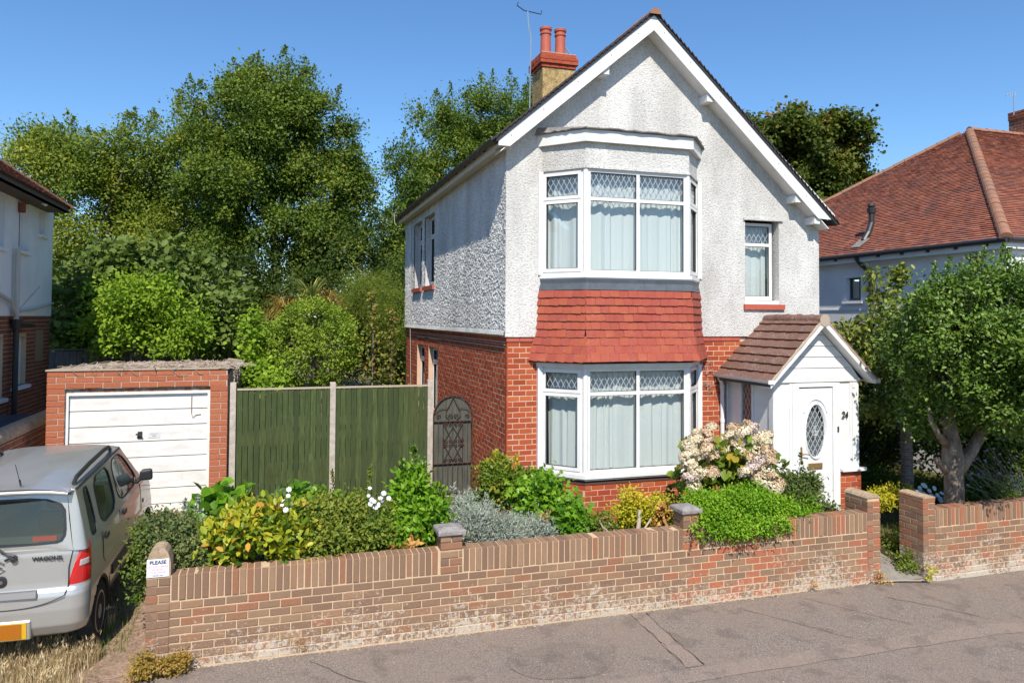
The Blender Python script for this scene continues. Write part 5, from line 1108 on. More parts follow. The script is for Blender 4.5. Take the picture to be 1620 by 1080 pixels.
tree('broad yellowing tree at the far left behind the neighbouring house', [B(120,300,85,85,19,3), B(215,280,85,85,19,3), B(160,410,120,90,18.5,3), B(285,290,60,110,19,2.5), B(75,250,38,40,19,1.6), B(250,420,80,80,18,2.5)], .112, G2, 140, .56, 145, g0(180,19), at(190,330,19), .22,
     T_([(50,235),(75,215),(110,200),(150,200),(185,190),(220,195),(250,190),(270,170)], 19, .9))
tree('dark dense green tree filling the gap behind the left side of the house', [B(790,215,80,85,21,3), B(700,260,85,95,21,3), B(645,350,60,120,20,2.6), B(740,330,110,110,21,3), B(620,440,60,110,19,2.5), B(840,240,60,90,22,2.5)], .122, G1, 145, .56, 150, g0(700,21), at(720,330,21), .25,
     T_([(800,140),(830,150),(745,165),(700,165),(668,185),(770,140),(640,240),(620,260)], 21, 1.3), bias=-.06)
tree('tree with browning leaves behind the house, right of the gable', [B(1235,235,62,60,19,2.4), B(1305,240,62,52,19,2.4), B(1255,310,90,60,19,2.6), B(1345,295,36,44,19,1.6), B(1190,230,40,50,20,2), B(1300,330,70,50,19,2)], .18, G4, 100, .50, 100, g0(1260,19), at(1265,290,19), .22, tpl='broad', nm='sycamore_tree', bias=.0)
tree('dark tree filling the low background behind the garage roof', [B(150,500,110,90,15,2), B(300,500,110,100,15.5,2), B(400,500,60,100,14,2), B(110,560,60,50,14,2)], .115, G3, 75, .7, 120, g0(250,15), at(250,480,15), .15)
tree('deep green tree low behind the spiky plant and round shrub', [B(500,490,75,70,13.5,1.6), B(560,520,50,60,13.5,1.4), B(430,520,50,70,13.5,1.4)], .11, G3, 60, .5, 110, g0(510,13.5), at(510,500,13.5), .12)
tree('shaded dark tree between the fence and the house corner', [B(600,530,70,95,14,2), B(540,420,80,60,15,2), B(640,500,40,120,13.5,1.6)], .11, G3, 70, .6, 120, g0(590,14), at(590,480,14), .14)
# ---- shrubs behind garage and fence
p, d, q, cc = clumps([B(220,480,70,45,9,1.2), B(190,520,50,40,8.6,1), B(285,520,42,40,8.6,1)], 45, .40, 110)
t = plant('lime_shrub', 'bright lime green shrub just behind the garage roof', 'shrub', p, d, q, .10, G5, 'oval'); limbs(g0(230,9), at(230,520,9), [tuple(c) for c in cc], .07, t, n=12)
p, d, q, cc = clumps([B(250,430,80,50,10.5,1.3), B(170,455,50,60,10.5,1.2), B(340,500,55,60,10,1.2), B(110,510,35,60,10,1)], 50, .45, 60)
t = plant('hazel_shrub', 'broad leaved green shrub behind the lime shrub and garage', 'shrub', p, d, q, .17, m_leaf('leaf hazel', [(0,(.03,.055,.012)), (.5,(.07,.11,.03)), (1,(.13,.17,.06))]), 'broad'); limbs(g0(250,10.5), at(250,470,10.5), [tuple(c) for c in cc], .08, t, n=14)
p, d, q, cc = clumps([B(495,546,64,68,5.6,1.1)], 240, .18, 70, inner=.06, rough=.06, bias=.2)
t = plant('round_shrub', 'neatly rounded green shrub above the middle of the fence', 'shrub', p, d, q, .06, m_leaf('leaf round shrub', [(0,(.04,.08,.012)), (.5,(.09,.15,.02)), (1,(.17,.22,.035))]), 'oval'); limbs(g0(495,6.2), at(495,560,6.2), [tuple(c) for c in cc], .06, t, n=10)
p, d, q, cc = clumps([B(590,455,52,28,11,1), B(620,500,40,50,10.5,.9), B(560,470,35,30,11,.8)], 45, .36, 170)
plant('cypress_shrub', 'soft golden green shrub between the round shrub and the house', 'shrub', p, d, q, .06, G2, 'nar', upn=.3)
p, d, q, cc = clumps([B(420,590,28,25,5,.5), B(435,604,18,10,4,.4), B(397,545,12,45,5.4,.35)], 20, .25, 70)
plant('ivy', 'trailing yellow green creeper hanging right of the garage', 'creeper', p, d, q, .085, G5, 'broad')
for (px, py, h, lab, gg) in ((588,600,140,'thin upright sapling with reddish yellow leaves behind the right fence panel', 0), (618,602,112,'second thin upright sapling nearest the house corner', 1)):
    k = mpp(px, py, 4.6); b = at(px, py+10, 4.6); M = 420; tt = rng.uniform(0,1,M); w = (.30 if gg else .26)*(1.1-tt*.8)
    P = b+np.column_stack([rng.normal(size=M)*w*.5, rng.normal(size=M)*w*.5, tt*(h+10)*k]); D = nrm(np.column_stack([rng.normal(size=M), rng.normal(size=M), rng.uniform(-.2,.8,M)]))
    t = plant('sapling', lab, 'sapling', P, D, rng.uniform(0,1,M), .085, m_leaf('leaf sapling', [(0,(.05,.08,.02)), (.7,(.13,.14,.035)), (1,(.22,.12,.05))]), 'oval'); mb = MB(); mb.tube([b-np.array([0,0,.8]), b+np.array([.02,0,h*k*.5]), b+np.array([0,0,h*k])], [.02,.015,.005], 6); mb.build('stem', M_bark, t)
def straps(name, label, cat_, c, n, L, w, m, spread=1.0, group=None):
    t = thing(name, label, cat_, group); mb = MB(); c = Vector(c)
    for i in range(n):
        a = R.uniform(0, 6.283); e = R.uniform(.15, 1.35)/spread; l = L*R.uniform(.6,1.1); h = Vector((math.cos(a), math.sin(a), 0)); pts = []
        for k in range(6): s = k/5; ang = e-s*s*R.uniform(.9,1.5)*spread*.9; pts.append((h*math.cos(ang)+Vector((0,0,1))*math.sin(ang)))
        p = c.copy(); P = [p.copy()]
        for q_ in pts: p = p+q_*(l/6); P.append(p.copy())
        sd = h.cross(Vector((0,0,1))); r_ = R.random(); vs = []
        for k, pp in enumerate(P): ww = w*(1-abs(k/6-.35)*1.2)*.5+.0015; vs += [pp+sd*ww, pp-sd*ww]
        mb.add(vs, [(2*k, 2*k+1, 2*k+3, 2*k+2) for k in range(6)], r_)
    mb.build('strap_leaves', m, t, kind='stuff'); return t
M_strap = m_leaf('strap leaf', [(0,(.07,.10,.04)), (.7,(.18,.20,.08)), (1,(.42,.38,.18))]); M_pamp = m_leaf('dry grass head', [(0,(.10,.08,.02)), (.5,(.22,.14,.05)), (1,(.34,.22,.10))])
straps('cordyline', 'spiky strap leaved palm like plant above the round shrub', 'palm', at(492,482,7.6), 110, 1.05, .040, M_strap)
straps('pampas_grass', 'tuft of brown grass left of the spiky plant above the fence', 'grass clump', at(452,500,8.2), 420, .85, .014, M_pamp, 1.1)
straps('pampas_grass', 'tuft of brown grass right of the spiky plant above the fence', 'grass clump', at(518,480,8.2), 380, .6, .014, M_pamp, 1.1)
# ---- right hand side
t = thing('clipped_tree', 'round clipped evergreen tree with forked grey trunk behind the right wall', 'tree'); tb = at(1502, 800, -2.5)
p, d, q, cc = clumps([B(1530,545,112,105,-2.7,1.1), B(1455,590,58,72,-1.5,.55), B(1595,585,72,85,-3.1,1.2), B(1575,470,62,55,-2.9,.7), B(1480,520,62,60,-2.3,.8), B(1640,540,80,110,-3,1.1), B(1478,640,46,42,-2.3,.55), B(1565,640,50,42,-3.0,.7), B(1612,600,60,72,-3.7,.7)], 92, .24, 100, inner=.18, rough=.22, bias=.04)
tops = [(at(x, y, -2.9+R.uniform(-.3,.3)), .35) for x, y in ((1450,470),(1480,455),(1530,440),(1555,425),(1585,420),(1600,430),(1420,520),(1500,445))]; s_ = shoots(tops, 60, .07); p, d, q = cat((p, d, q), s_)
n_ = np.array([5.49, -1.36, 2.10]); s3 = np.array(TOSUN); w3 = p-n_; ok = np.linalg.norm(w3-np.outer(w3@s3, s3), axis=1) > .30; p, d, q = p[ok], d[ok], q[ok]   # no twig shades the porch front
link('crown', leaf_mesh('crown', p, d, q, .064, G6, 'oval'), t)
M_tr = mat('grey trunk', rough=.85, spec=.2, fn=lambda nt, p: (col(nt, p, ramp(nt, noise(nt, 9, 6, stretch(nt,(1,1,.5)), rough=.7), [(.35,(.08,.06,.045)), (.5,(.17,.135,.105)), (.68,(.28,.235,.185))])), bump(nt, p, noise(nt, 30, 5), .7, .01)))
mb = MB(); w_ = lambda px, py, Y=-2.6: Vector(at(px, py, Y)); mb.tube([Vector((tb[0]+.06, -2.5, .0)), w_(1510,800), w_(1509,750), w_(1507,722), w_(1505,690), w_(1498,640), w_(1495,600)], [.155,.142,.137,.155,.11,.08,.055], 14); mb.build('trunk', M_tr, t, smooth=True)
for pts, rs in ((((1515,742),(1533,718),(1550,690),(1560,655),(1580,600)), (.12,.095,.085,.075,.05)), (((1500,705),(1483,685),(1473,665),(1469,645)), (.07,.045,.035,.02)), (((1490,668),(1510,650),(1530,600),(1545,540)), (.07,.06,.05,.03)), (((1497,745),(1483,728),(1479,726)), (.06,.05,.03))):
    mb = MB(); mb.tube([w_(a, b) for a, b in pts], rs, 10); mb.build('limb', M_tr, t, smooth=True)
mb = MB()
for c in R.sample(cc, 60): s = w_(1510,620); mb.tube([s, s+(Vector(c)-s)*.6+Vector((0,0,.1)), Vector(c)], [.04,.02,.006], 5, cap=False)
mb.build('twigs', M_tr, t, kind='stuff')
t = thing('cherry_tree', 'slender tree with banded trunk and drooping leaves between the porch and clipped tree', 'tree')
mb = MB(); Yc = -1.0; w_ = lambda px, py, Y=Yc: Vector(at(px, py, Y)); mb.tube([w_(1436,800), w_(1435,730), w_(1433,670), w_(1430,600), w_(1420,540)], [.115,.10,.10,.085,.05], 12)
mb.build('trunk', mat('cherry bark', rough=.6, fn=lambda nt, p: (col(nt, p, ramp(nt, noise(nt, 7, 5, stretch(nt,(1,1,7))), [(.35,(.09,.06,.05)), (.65,(.27,.20,.17))])), bump(nt, p, noise(nt, 7, 5, stretch(nt,(1,1,9))), .8, .01))), t)
mb = MB(); P, D, Q = [], [], []
for pts in (((1420,560),(1390,480),(1379,425)), ((1425,560),(1405,500),(1420,440),(1424,425)), ((1420,600),(1370,540),(1330,520),(1312,525)), ((1415,620),(1370,570),(1335,560)), ((1425,570),(1440,500),(1450,475)), ((1410,600),(1350,590),(1340,600)), ((1400,640),(1360,620),(1350,640)), ((1420,540),(1380,500),(1355,515)), ((1410,660),(1390,640),(1375,650)), ((1430,560),(1450,520),(1470,500))):
    Yv = R.uniform(.2,1.1) if pts[-1][0] < 1372 else R.uniform(-1.4,-.5); V = [w_(a, b, Yv) for a, b in pts]; mb.tube([w_(1428,600)]+V, [.035]+[.02-.004*i for i in range(len(V))], 5, cap=False)
    for i in range(len(V)-1):
        for k in range(150):
            s = R.random(); pp = V[i]+(V[i+1]-V[i])*s; P.append(np.array(pp)+rng.normal(size=3)*.085); a = R.uniform(0, 6.28); D.append([math.cos(a), math.sin(a), -.6]); Q.append(R.random())
mb.build('branches', M_bark, t, kind='stuff')
link('foliage', leaf_mesh('foliage', np.array(P), nrm(np.array(D)), np.array(Q), .11, m_leaf('leaf cherry', [(0,(.04,.06,.015)), (.5,(.10,.13,.035)), (1,(.24,.25,.07))]), 'oval', g=-.35), t)
def bush(name, label, cat_, blobs, K, rc, M, leaf, m, tpl='oval', stem=True, lump=7, spill=False, **k):
    kk = {a: k.pop(a) for a in ('inner','rough','flat','bias') if a in k}
    p, d, q, cc = clumps(blobs, K, rc, M*.82 if K > 50 else M, lump=lump if K > 38 else 0, **kk)
    if not spill: ok = (p[:,1] > -2.9) | (p[:,1] < -3.02) & (p[:,2] < .4); p, d, q = p[ok], d[ok], q[ok]
    t = plant(name, label, cat_, p, d, q, leaf, m, tpl, **k)
    if stem:
        mb = MB(); cen = np.mean([b[0] for b in blobs], axis=0); g = np.array([cen[0], cen[1], gz(cen[0], cen[1])-.05])
        for c in R.sample(cc, min(14, len(cc))): gg = g+rng.normal(size=3)*np.array([.12,.08,0]); mb.tube([gg, gg+(c-gg)*.6+rng.normal(size=3)*.04, c], [.014,.010,.004], 5, cap=False)
        mb.build('stems', M_bark, t, kind='stuff')
    return t
bush('hedge_shrub', 'dark shaded shrub mass between the porch and the slender tree', 'shrub', [B(1385,600,40,75,1.2,.7), B(1380,690,40,60,1.0,.7), B(1345,560,30,50,2,.7)], 60, .35, 90, .09, G3)
bush('hedge_shrub', 'dark hedge under the clipped tree against the neighbouring wall', 'hedge', [B(1475,665,42,60,-.4,.5), B(1545,665,55,50,-1.0,.5), B(1620,665,60,50,-1.1,.5), B(1430,640,40,70,1.5,.6), B(1500,620,50,60,-.5,.5)], 60, .4, 90, .09, G3)
bush('hedge_shrub', 'dark leafy hedge filling the right edge below the clipped tree crown', 'hedge', [B(1570,720,40,60,-.9,.5), B(1630,715,50,70,-.9,.5), B(1530,700,40,50,-.6,.5)], 45, .3, 90, .07, G3)
bush('ground_ivy', 'patchy green ground cover beside the path behind the right wall', 'ground cover', [B(1400,760,45,16,.2,.8), B(1480,775,50,14,-.4,.7), B(1560,785,60,12,-1,.6)], 40, .3, 60, .06, G1, stem=False)
lf = thing('fence', 'reddish timber fence in deep shade behind the slender tree', 'fence'); u = 7.0; f5 = frame((0, 4.3, 0), (1,0,0), (0,-1,0)); M_rf = mat('red stained board', (.16,.05,.025), .85)
while u < 10.3: mb = MB(); mb.fbox(f5, u, u+.14, -.01, R.uniform(0,.008), .3, 2.0); mb.build('board', M_rf, lf); u += .147
for i, (px, py) in enumerate(((1393,787), (1418,780))):
    bush('yellow_groundcover', ('yellow green low plant beside the path behind the gate pier','second yellow green low plant nearer the slender trunk')[i], 'plant', [B(px,py,22,14,-1.9+.3*i,.25)], 20, .12, 60, .045, G11, stem=False)
def flowers(name, label, cat_, spots, Y, r, m, mc=None, stems=True):
    t = thing(name, label, cat_); me = None; mb = MB(); n = 9
    for k in range(n): a = 2*math.pi*k/n; c, s = math.cos(a), math.sin(a); b1 = a+.28; b2 = a-.28; mb.add([(0,0,0), (r*.75*math.cos(b2), r*.75*math.sin(b2), .006), (r*c, r*s, .004), (r*.75*math.cos(b1), r*.75*math.sin(b1), .006)], [(0,1,2,3)], .5)
    me = mb.mesh('flower', m); sb = MB()
    for px, py in spots:
        p = at(px, py, Y+R.uniform(-.12,.12)); o = bpy.data.objects.new('flower', me); C.objects.link(o); o.parent = t
        o.matrix_local = Matrix.Translation(p) @ Matrix.Rotation(R.uniform(.5,1.3), 4, 'X') @ Matrix.Rotation(R.uniform(0,6), 4, 'Z') @ Matrix.Diagonal((R.uniform(.8,1.2),)*3+(1,))
        sb.tube([p, p+np.array([R.uniform(-.04,.04), .03, -.25])], .003, 4, cap=False)
    if stems: sb.build('stems', mat('green stem', (.07,.12,.03), .7), t, kind='stuff')
    return t
M_wf = mat('white petal', (.80,.80,.80), .6)
flowers('daisy_plant', 'white daisies flowering behind the right gate pier', 'flowers', [(1455,772),(1462,768),(1470,776),(1478,772),(1483,783),(1490,780),(1497,788),(1460,780),(1452,778),(1488,790),(1475,785),(1466,784)], -1.9, .055, M_wf)
flowers('white_campion', 'small white flowers beside the variegated laurel below the left fence panel', 'flowers', [(457,774),(456,784),(450,793),(446,799),(459,798),(458,806),(452,806),(466,797),(443,806),(462,803)], -2.55, .030, M_wf)
flowers('white_campion', 'small white flowers in front of the right fence panel', 'flowers', [(585,772),(583,784),(588,790),(592,793),(598,800),(607,780),(602,788),(604,793),(615,788),(599,797),(586,797),(594,803)], -2.5, .030, M_wf)
t = thing('verbena', 'leaning thin stems with small purple flowers by the right wall', 'plant'); mb = MB(); fm = mat('purple petal', (.36,.20,.42), .7)
for i in range(42):
    a, b = R.uniform(1560,1640), R.uniform(775,800); dx, dy = R.uniform(-85,-10), R.uniform(-85,-25); Yv = R.uniform(-2.3,-1.4); p0, p2 = Vector(at(a,b,Yv)), Vector(at(a+dx,b+dy,Yv)); mb.tube([p0, (p0+p2)/2+Vector((0,0,.05)), p2], .0045, 4, cap=False)
    f_ = MB(); f_.lathe([(.004,-.01),(.022,0),(.020,.014),(.006,.022)], tuple(p2), 7); f_.build('flower', fm, t)
mb.build('stems', mat('verbena stem', (.20,.22,.10), .8), t, kind='stuff')
# ---- the front bed
bush('privet_shrub', 'grey green small leaved shrub at the left end of the bed beside the notice pier', 'shrub', [B(285,858,42,32,-2.3,.35), B(255,845,26,24,-2.2,.3), B(320,870,25,30,-2.45,.22)], 70, .15, 90, .038, m_leaf('leaf grey green', [(0,(.04,.06,.03)), (.6,(.10,.13,.06)), (1,(.20,.22,.11))]), 'oval')
bush('privet_shrub', 'wispy shoots at the pier end reaching over the driveway edge', 'shrub', [B(232,850,16,20,-2.3,.2), B(222,890,12,30,-2.3,.18), B(225,930,10,22,-2.3,.15)], 16, .12, 26, .04, G1, 'oval', stem=False)
for i, (px, py, h) in enumerate(((292,822,34), (318,820,36), (262,826,20))):
    s = shoots([(at(px, py, -1.9), h*mpp(px,py,-1.9))], 130, .05); plant('wispy_shoot', ('thin leafy shoot in front of the garage door, middle of three','thin leafy shoot in front of the garage door, rightmost of three','thin leafy shoot in front of the garage door, leftmost of three')[i], 'plant', *s, .035, G7 if i < 2 else G1, 'oval')
bush('hollyhock', 'broad leaved dark green plant in front of the right garage pier', 'plant', [B(345,815,25,24,-1.5,.3), B(360,800,14,12,-1.4,.2)], 22, .20, 22, .15, G10, 'broad')
bush('laurel', 'yellow and green variegated laurel spreading behind the left half of the wall', 'shrub', [B(400,850,62,36,-2.4,.38), B(350,868,30,24,-2.5,.25), B(450,845,45,36,-2.4,.35), B(420,825,40,20,-2.2,.3)], 66, .16, 40, .10, G8, 'oval', g=.25)
bush('spotted_shrub', 'small orange yellow leaved plant behind the variegated laurel', 'plant', [B(384,806,17,10,-1.7,.2)], 14, .12, 45, .06, m_leaf('leaf orange', [(0,(.20,.14,.02)), (.5,(.45,.30,.03)), (1,(.55,.25,.05))]), 'oval')
bush('mixed_shrub', 'mid green tangled shrub behind the wall left of the first capped pier', 'shrub', [B(520,835,50,38,-2.3,.38), B(590,840,50,36,-2.3,.38), B(560,815,50,26,-2.0,.35), B(490,860,30,18,-2.5,.2)], 85, .17, 85, .048, G1, 'oval', bias=.28)
bush('leafy_weed', 'broad green leaves behind the white flowers at the fence foot', 'plant', [B(475,790,24,14,-1.4,.2), B(505,795,18,10,-1.4,.2)], 16, .14, 26, .10, G10, 'broad')
bush('dry_shrub', 'browning shrub in front of the concrete fence post between the panels', 'shrub', [B(525,800,22,16,-1.6,.2), B(548,806,20,12,-1.7,.2)], 20, .13, 50, .045, G4, 'oval', bias=.25)
straps('agave', 'blue green strap leaved plant below the left fence panel', 'plant', at(432,800,-1.4), 46, .42, .06, m_leaf('leaf agave', [(0,(.04,.08,.04)), (1,(.12,.18,.10))]), 1.2)
for i, (px, py, h, lab) in enumerate(((532,815,70,'tall reddish spike weed in front of the fence post'), (578,812,75,'tall thin spike weed in front of the right fence panel'), (560,800,25,'short spike weed beside the white flowers'), (636,790,22,'short spike weed left of the upright shrub'))):
    s = shoots([(at(px, py, -1.7), h*mpp(px,py,-1.7))], 150, .03); plant('spike_weed', lab, 'weed', *s, .035, G4 if i < 1 else G2, 'oval')
bush('upright_shrub', 'upright glossy green shrub rising to a point in front of the last fence panel', 'shrub', [B(655,815,38,48,-2.1,.32), B(652,775,18,30,-2.0,.18), B(690,840,22,30,-2.3,.2), B(620,850,30,25,-2.3,.25)], 62, .15, 75, .075, G10, 'oval', g=.4, bias=.12)
s = shoots([(at(652,770,-2.0), .50), (at(632,775,-2.0), .35), (at(672,780,-2.0), .35), (at(690,800,-2.1), .3), (at(640,790,-2.0), .35)], 90, .07); plant('upright_shrub', 'top shoots of the upright glossy shrub before the last fence panel', 'shrub', *s, .07, G6, 'oval', g=.5)
bush('silver_shrub', 'silver leaved shrub beside the first capped pier under the gate', 'shrub', [B(745,832,36,27,-2.35,.32), B(790,844,52,20,-2.45,.3), B(730,808,16,18,-2.2,.2), B(850,840,20,18,-2.4,.2)], 90, .12, 95, .05, G7, 'nar', g=.35)
s = shoots([(at(715,800,-2.2), .28), (at(748,800,-2.2), .22), (at(770,805,-2.2), .2), (at(735,795,-2.2), .2)], 70, .04); plant('silver_shrub', 'pale tip shoots of the silver shrub in front of the gate', 'shrub', *s, .05, G7, 'nar', g=.4)
bush('bay_shrub', 'glossy shrub with reddish tips against the front left corner of the house', 'shrub', [B(800,770,32,34,-1.3,.35), B(780,745,14,20,-1.2,.2), B(830,775,25,28,-1.3,.25)], 60, .15, 80, .055, m_leaf('leaf glossy red', [(0,(.03,.06,.01)), (.6,(.09,.14,.02)), (.85,(.18,.19,.03)), (1,(.28,.12,.04))], rough=.3), 'oval', g=.4)
s = shoots([(at(786,745,-1.2), .28), (at(803,745,-1.2), .22), (at(770,750,-1.2), .2), (at(840,765,-1.2), .22), (at(818,750,-1.2), .25)], 70, .05); plant('bay_shrub', 'thin top shoots of the glossy shrub at the house corner', 'shrub', *s, .05, G11, 'oval', g=.5)
bush('currant_shrub', 'bright green lobed leaved shrub below the left side of the bay window', 'shrub', [B(870,805,42,38,-2.0,.35), B(845,780,28,24,-1.8,.28), B(890,830,25,24,-2.25,.22)], 55, .18, 52, .085, G10, 'lobed')
bush('golden_shrub', 'golden green shrub under the bay window, right of the bright green one', 'shrub', [B(1000,810,28,30,-1.9,.25), B(1015,825,30,22,-2.0,.22), B(1035,810,18,22,-1.9,.2)], 40, .13, 70, .045, G11, 'oval', g=.3)
bush('golden_shrub', 'sparse golden shrub with bare cut branches under the bay window', 'shrub', [B(940,825,22,22,-2.0,.2), B(960,838,18,14,-2.1,.2), B(1052,820,16,24,-2.0,.18)], 24, .12, 42, .045, G2, 'oval', g=.3)
def cut(px, py, qx, qy, r, lab, nm='cut_branch'):
    t = thing(nm, lab, 'branch'); mb = MB(); a, b = Vector(at(px,py,-2.25)), Vector(at(qx,qy,-2.2)); mb.tube([a, (a+b)/2+Vector((.01,0,.01)), b], [r, r*.9, r*.75], 8); mb.build('wood', M_twig, t)
for i, a in enumerate(((958,850,948,822,.016), (966,848,951,830,.012), (975,846,963,826,.012), (958,840,955,860,.02), (1008,846,1012,806,.032), (1018,838,1030,820,.014), (802,858,806,842,.016))): cut(*a, ('bare cut branch leaning left under the bay window','thin bare twig crossing under the bay window','thin bare twig leaning left of the golden shrub','short broken stub low under the bay window','thick pale cut branch in front of the golden shrub','thin branch leaning right of the thick cut branch','pale stub poking out of the silver shrub')[i])
bush('dead_leaves', 'withered brown leaves at the right edge of the silver shrub', 'plant', [B(857,825,7,14,-2.3,.08)], 7, .08, 12, .09, G9, 'oval', stem=False)
bush('dead_leaves', 'withered grey brown leaves beside the second capped pier', 'plant', [B(1048,815,12,14,-2.2,.1)], 9, .08, 12, .08, G9, 'oval', stem=False)
bush('dead_leaves', 'withered leaf clump at the wall top below the upright shrub', 'plant', [B(648,865,9,10,-2.6,.07), B(622,868,9,7,-2.6,.06)], 8, .08, 12, .08, G9, 'oval', stem=False)
bush('box_shrub', 'bright green fine leaved shrub spilling over the wall in front of the hydrangea', 'shrub', [B(1165,808,74,26,-2.6,.34), B(1120,806,36,25,-2.6,.32), B(1228,808,46,23,-2.55,.3), B(1155,795,55,18,-2.4,.35), B(1262,808,26,20,-2.5,.25), B(1150,838,52,10,-2.95,.10), B(1112,822,20,22,-2.9,.12), B(1215,832,36,8,-2.93,.10)], 95, .13, 85, .038, G5 if False else m_leaf('leaf bright lime', [(0,(.04,.11,.008)), (.5,(.10,.21,.012)), (1,(.20,.30,.03))]), 'oval', bias=.0, spill=True)
bush('airy_shrub', 'airy dark leaved shrub in front of the porch door', 'shrub', [B(1262,795,30,28,-2.3,.28), B(1275,770,18,26,-2.2,.2), B(1245,770,14,24,-2.0,.2), B(1300,810,18,10,-2.5,.15)], 40, .14, 42, .048, m_leaf('leaf airy', [(0,(.02,.04,.015)), (.6,(.06,.09,.03)), (1,(.14,.15,.06))]), 'oval')
s = shoots([(at(1268,765,-2.15), .45), (at(1240,760,-2.0), .3), (at(1285,780,-2.2), .25)], 75, .05); plant('airy_shrub', 'thin top shoots of the airy shrub by the door letterbox', 'shrub', *s, .045, G3, 'oval', g=.2)
t = thing('dry_trailing_stems', 'brown dried stems hanging over the wall face below the bright spilling shrub', 'stems'); mb = MB(); P, D = [], []
for px in list(range(1092, 1232, 7)):
    p = Vector(at(px+R.uniform(-3,3), 838, -2.995)); L = R.uniform(.05, .26); q = [p]
    for k in range(5): q.append(q[-1]+Vector((R.uniform(-.02,.02), R.uniform(-.012,.004), -L/5))); P += [np.array(q[-1])+rng.normal(size=3)*.008 for _ in range(4)]; D += [rng.normal(size=3) for _ in range(4)]
    mb.tube(q, .003, 4, cap=False)
mb.build('stems', M_bark, t, kind='stuff'); link('dead_leaves', leaf_mesh('dead_leaves', np.array(P), nrm(np.array(D)), rng.uniform(0,.5,len(P)), .028, m_leaf('leaf dead', [(0,(.05,.03,.02)), (1,(.20,.12,.07))], plain=True), 'oval'), t, kind='stuff')
# hydrangea
hy = bush('hydrangea', 'hydrangea with many faded pink and cream flower heads between bay and porch', 'shrub', [B(1152,722,50,42,-1.7,.3), B(1105,740,26,40,-1.7,.25), B(1200,740,26,36,-1.7,.25)], 24, .2, 15, .13, m_leaf('leaf hydrangea', [(0,(.03,.07,.01)), (.6,(.10,.15,.02)), (.9,(.25,.19,.03)), (1,(.30,.14,.04))]), 'broad')
M_hyd = [m_leaf('hydrangea '+n, c, trans=.25, rough=.8, plain=True) for n, c in (('cream', [(0,(.56,.43,.27)), (.5,(.78,.67,.48)), (1,(.86,.80,.66))]), ('pink', [(0,(.54,.38,.34)), (.5,(.73,.58,.53)), (1,(.82,.72,.68))]), ('tan', [(0,(.45,.28,.16)), (.5,(.68,.50,.34)), (1,(.78,.66,.50))]))]
hm_ = []
for k in range(6):
    N = 300; u = nrm(rng.normal(size=(N,3))); u[:,2] = np.abs(u[:,2])*.9-.25; u = nrm(u); P = u*np.array([1,1,.8])*rng.uniform(.82,1.04,size=(N,1))*.13
    T0 = u; me = leaf_mesh('flower_head', P, nrm(np.cross(u, rng.normal(size=(N,3)))), rng.uniform(0,1,N), .034, M_hyd[(0,2,0,1,0,2)[k]], 'broad', wo=1, wr=.2, nv=u); hm_.append(me)
hs = [(1125,676),(1155,690),(1100,695),(1112,705),(1095,715),(1108,722),(1120,700),(1090,735),(1100,745),(1118,712),(1128,725),(1140,708),(1175,685),(1190,680),(1200,690),(1210,700),(1187,698),(1166,700),(1170,712),(1215,715),(1220,730),(1195,715),(1200,728),(1183,725),(1180,748),(1195,752),(1112,752),(1092,757),(1212,745),(1222,755),(1230,765),(1225,772),(1098,770),(1205,762),(1085,722),(1160,677),(1182,672),(1105,685),(1125,748),(1213,690),(1118,688),(1090,705),(1190,740)]
for i, (px, py) in enumerate(hs):
    o = bpy.data.objects.new('flower_head', hm_[R.randrange(6)]); C.objects.link(o); o.parent = hy; p = at(px, py, -1.95+R.uniform(-.15,.12)-.004*(py-700)); o.location = p; o.rotation_euler = (R.uniform(0,.7), R.uniform(-.5,.5), R.uniform(0,6)); s = R.uniform(.72,1.0); o.scale = (s,s,s)
mb = MB()
for px, py in hs[::2]: p = at(px, py, -1.85); mb.tube([p, p+np.array([R.uniform(-.05,.05), .1, -.5])], .006, 5, cap=False)
mb.build('stems', M_bark, hy, kind='stuff')
# creeper twigs on the house wall, weeds at the foot of the wall
t = thing('bare_creeper', 'bare brown creeper twigs on the brick wall right of the bay', 'creeper'); mb = MB()
for i in range(16):
    x, z = 3.60+R.uniform(0,.12), R.uniform(2.35,2.9); pts = [(x, -.02, z)]
    for k in range(4): x += R.uniform(-.02,.12); z += R.uniform(-.10,.09); pts.append((x, -.03-R.uniform(0,.03), z))
    mb.tube(pts, .0035, 4, cap=False)
mb.build('twigs', M_twig, t, kind='stuff')
bush('wall_weed', 'dry yellow brown weed at the foot of the left end pier', 'weed', [B(228,1052,16,14,-3.1,.12), B(262,1052,14,8,-3.08,.08), B(285,1045,12,12,-3.06,.08)], 22, .08, 60, .03, m_leaf('leaf dry weed', [(0,(.07,.09,.015)), (.4,(.20,.14,.04)), (1,(.32,.20,.08))]), 'oval', stem=False)
bush('wall_weed', 'small dark dry weed halfway along the foot of the wall', 'weed', [B(472,1015,12,16,-3.03,.05)], 9, .07, 30, .028, G9, 'nar', stem=False, g=.8)
bush('wall_weed', 'small yellow weed at the foot of the right gate pier', 'weed', [B(1472,905,8,10,-3.06,.05)], 6, .05, 30, .03, G11, 'oval', stem=False)
bush('wall_weed', 'small brown weed by the path at the foot of the main wall', 'weed', [B(1388,912,10,8,-3.03,.05), B(1400,918,8,4,-3.0,.05)], 7, .05, 30, .03, G9, 'oval', stem=False)
bush('wall_weed', 'tiny weed at the wall foot below the spilling shrub', 'weed', [B(1288,925,6,5,-3.02,.04)], 4, .04, 24, .025, G9, 'oval', stem=False)
bush('path_weeds', 'weeds growing along the right edge of the garden path', 'weed', [B(1425,860,14,26,-2.3,.3), B(1432,890,10,12,-2.7,.2)], 26, .12, 34, .045, G2, 'oval', stem=False)
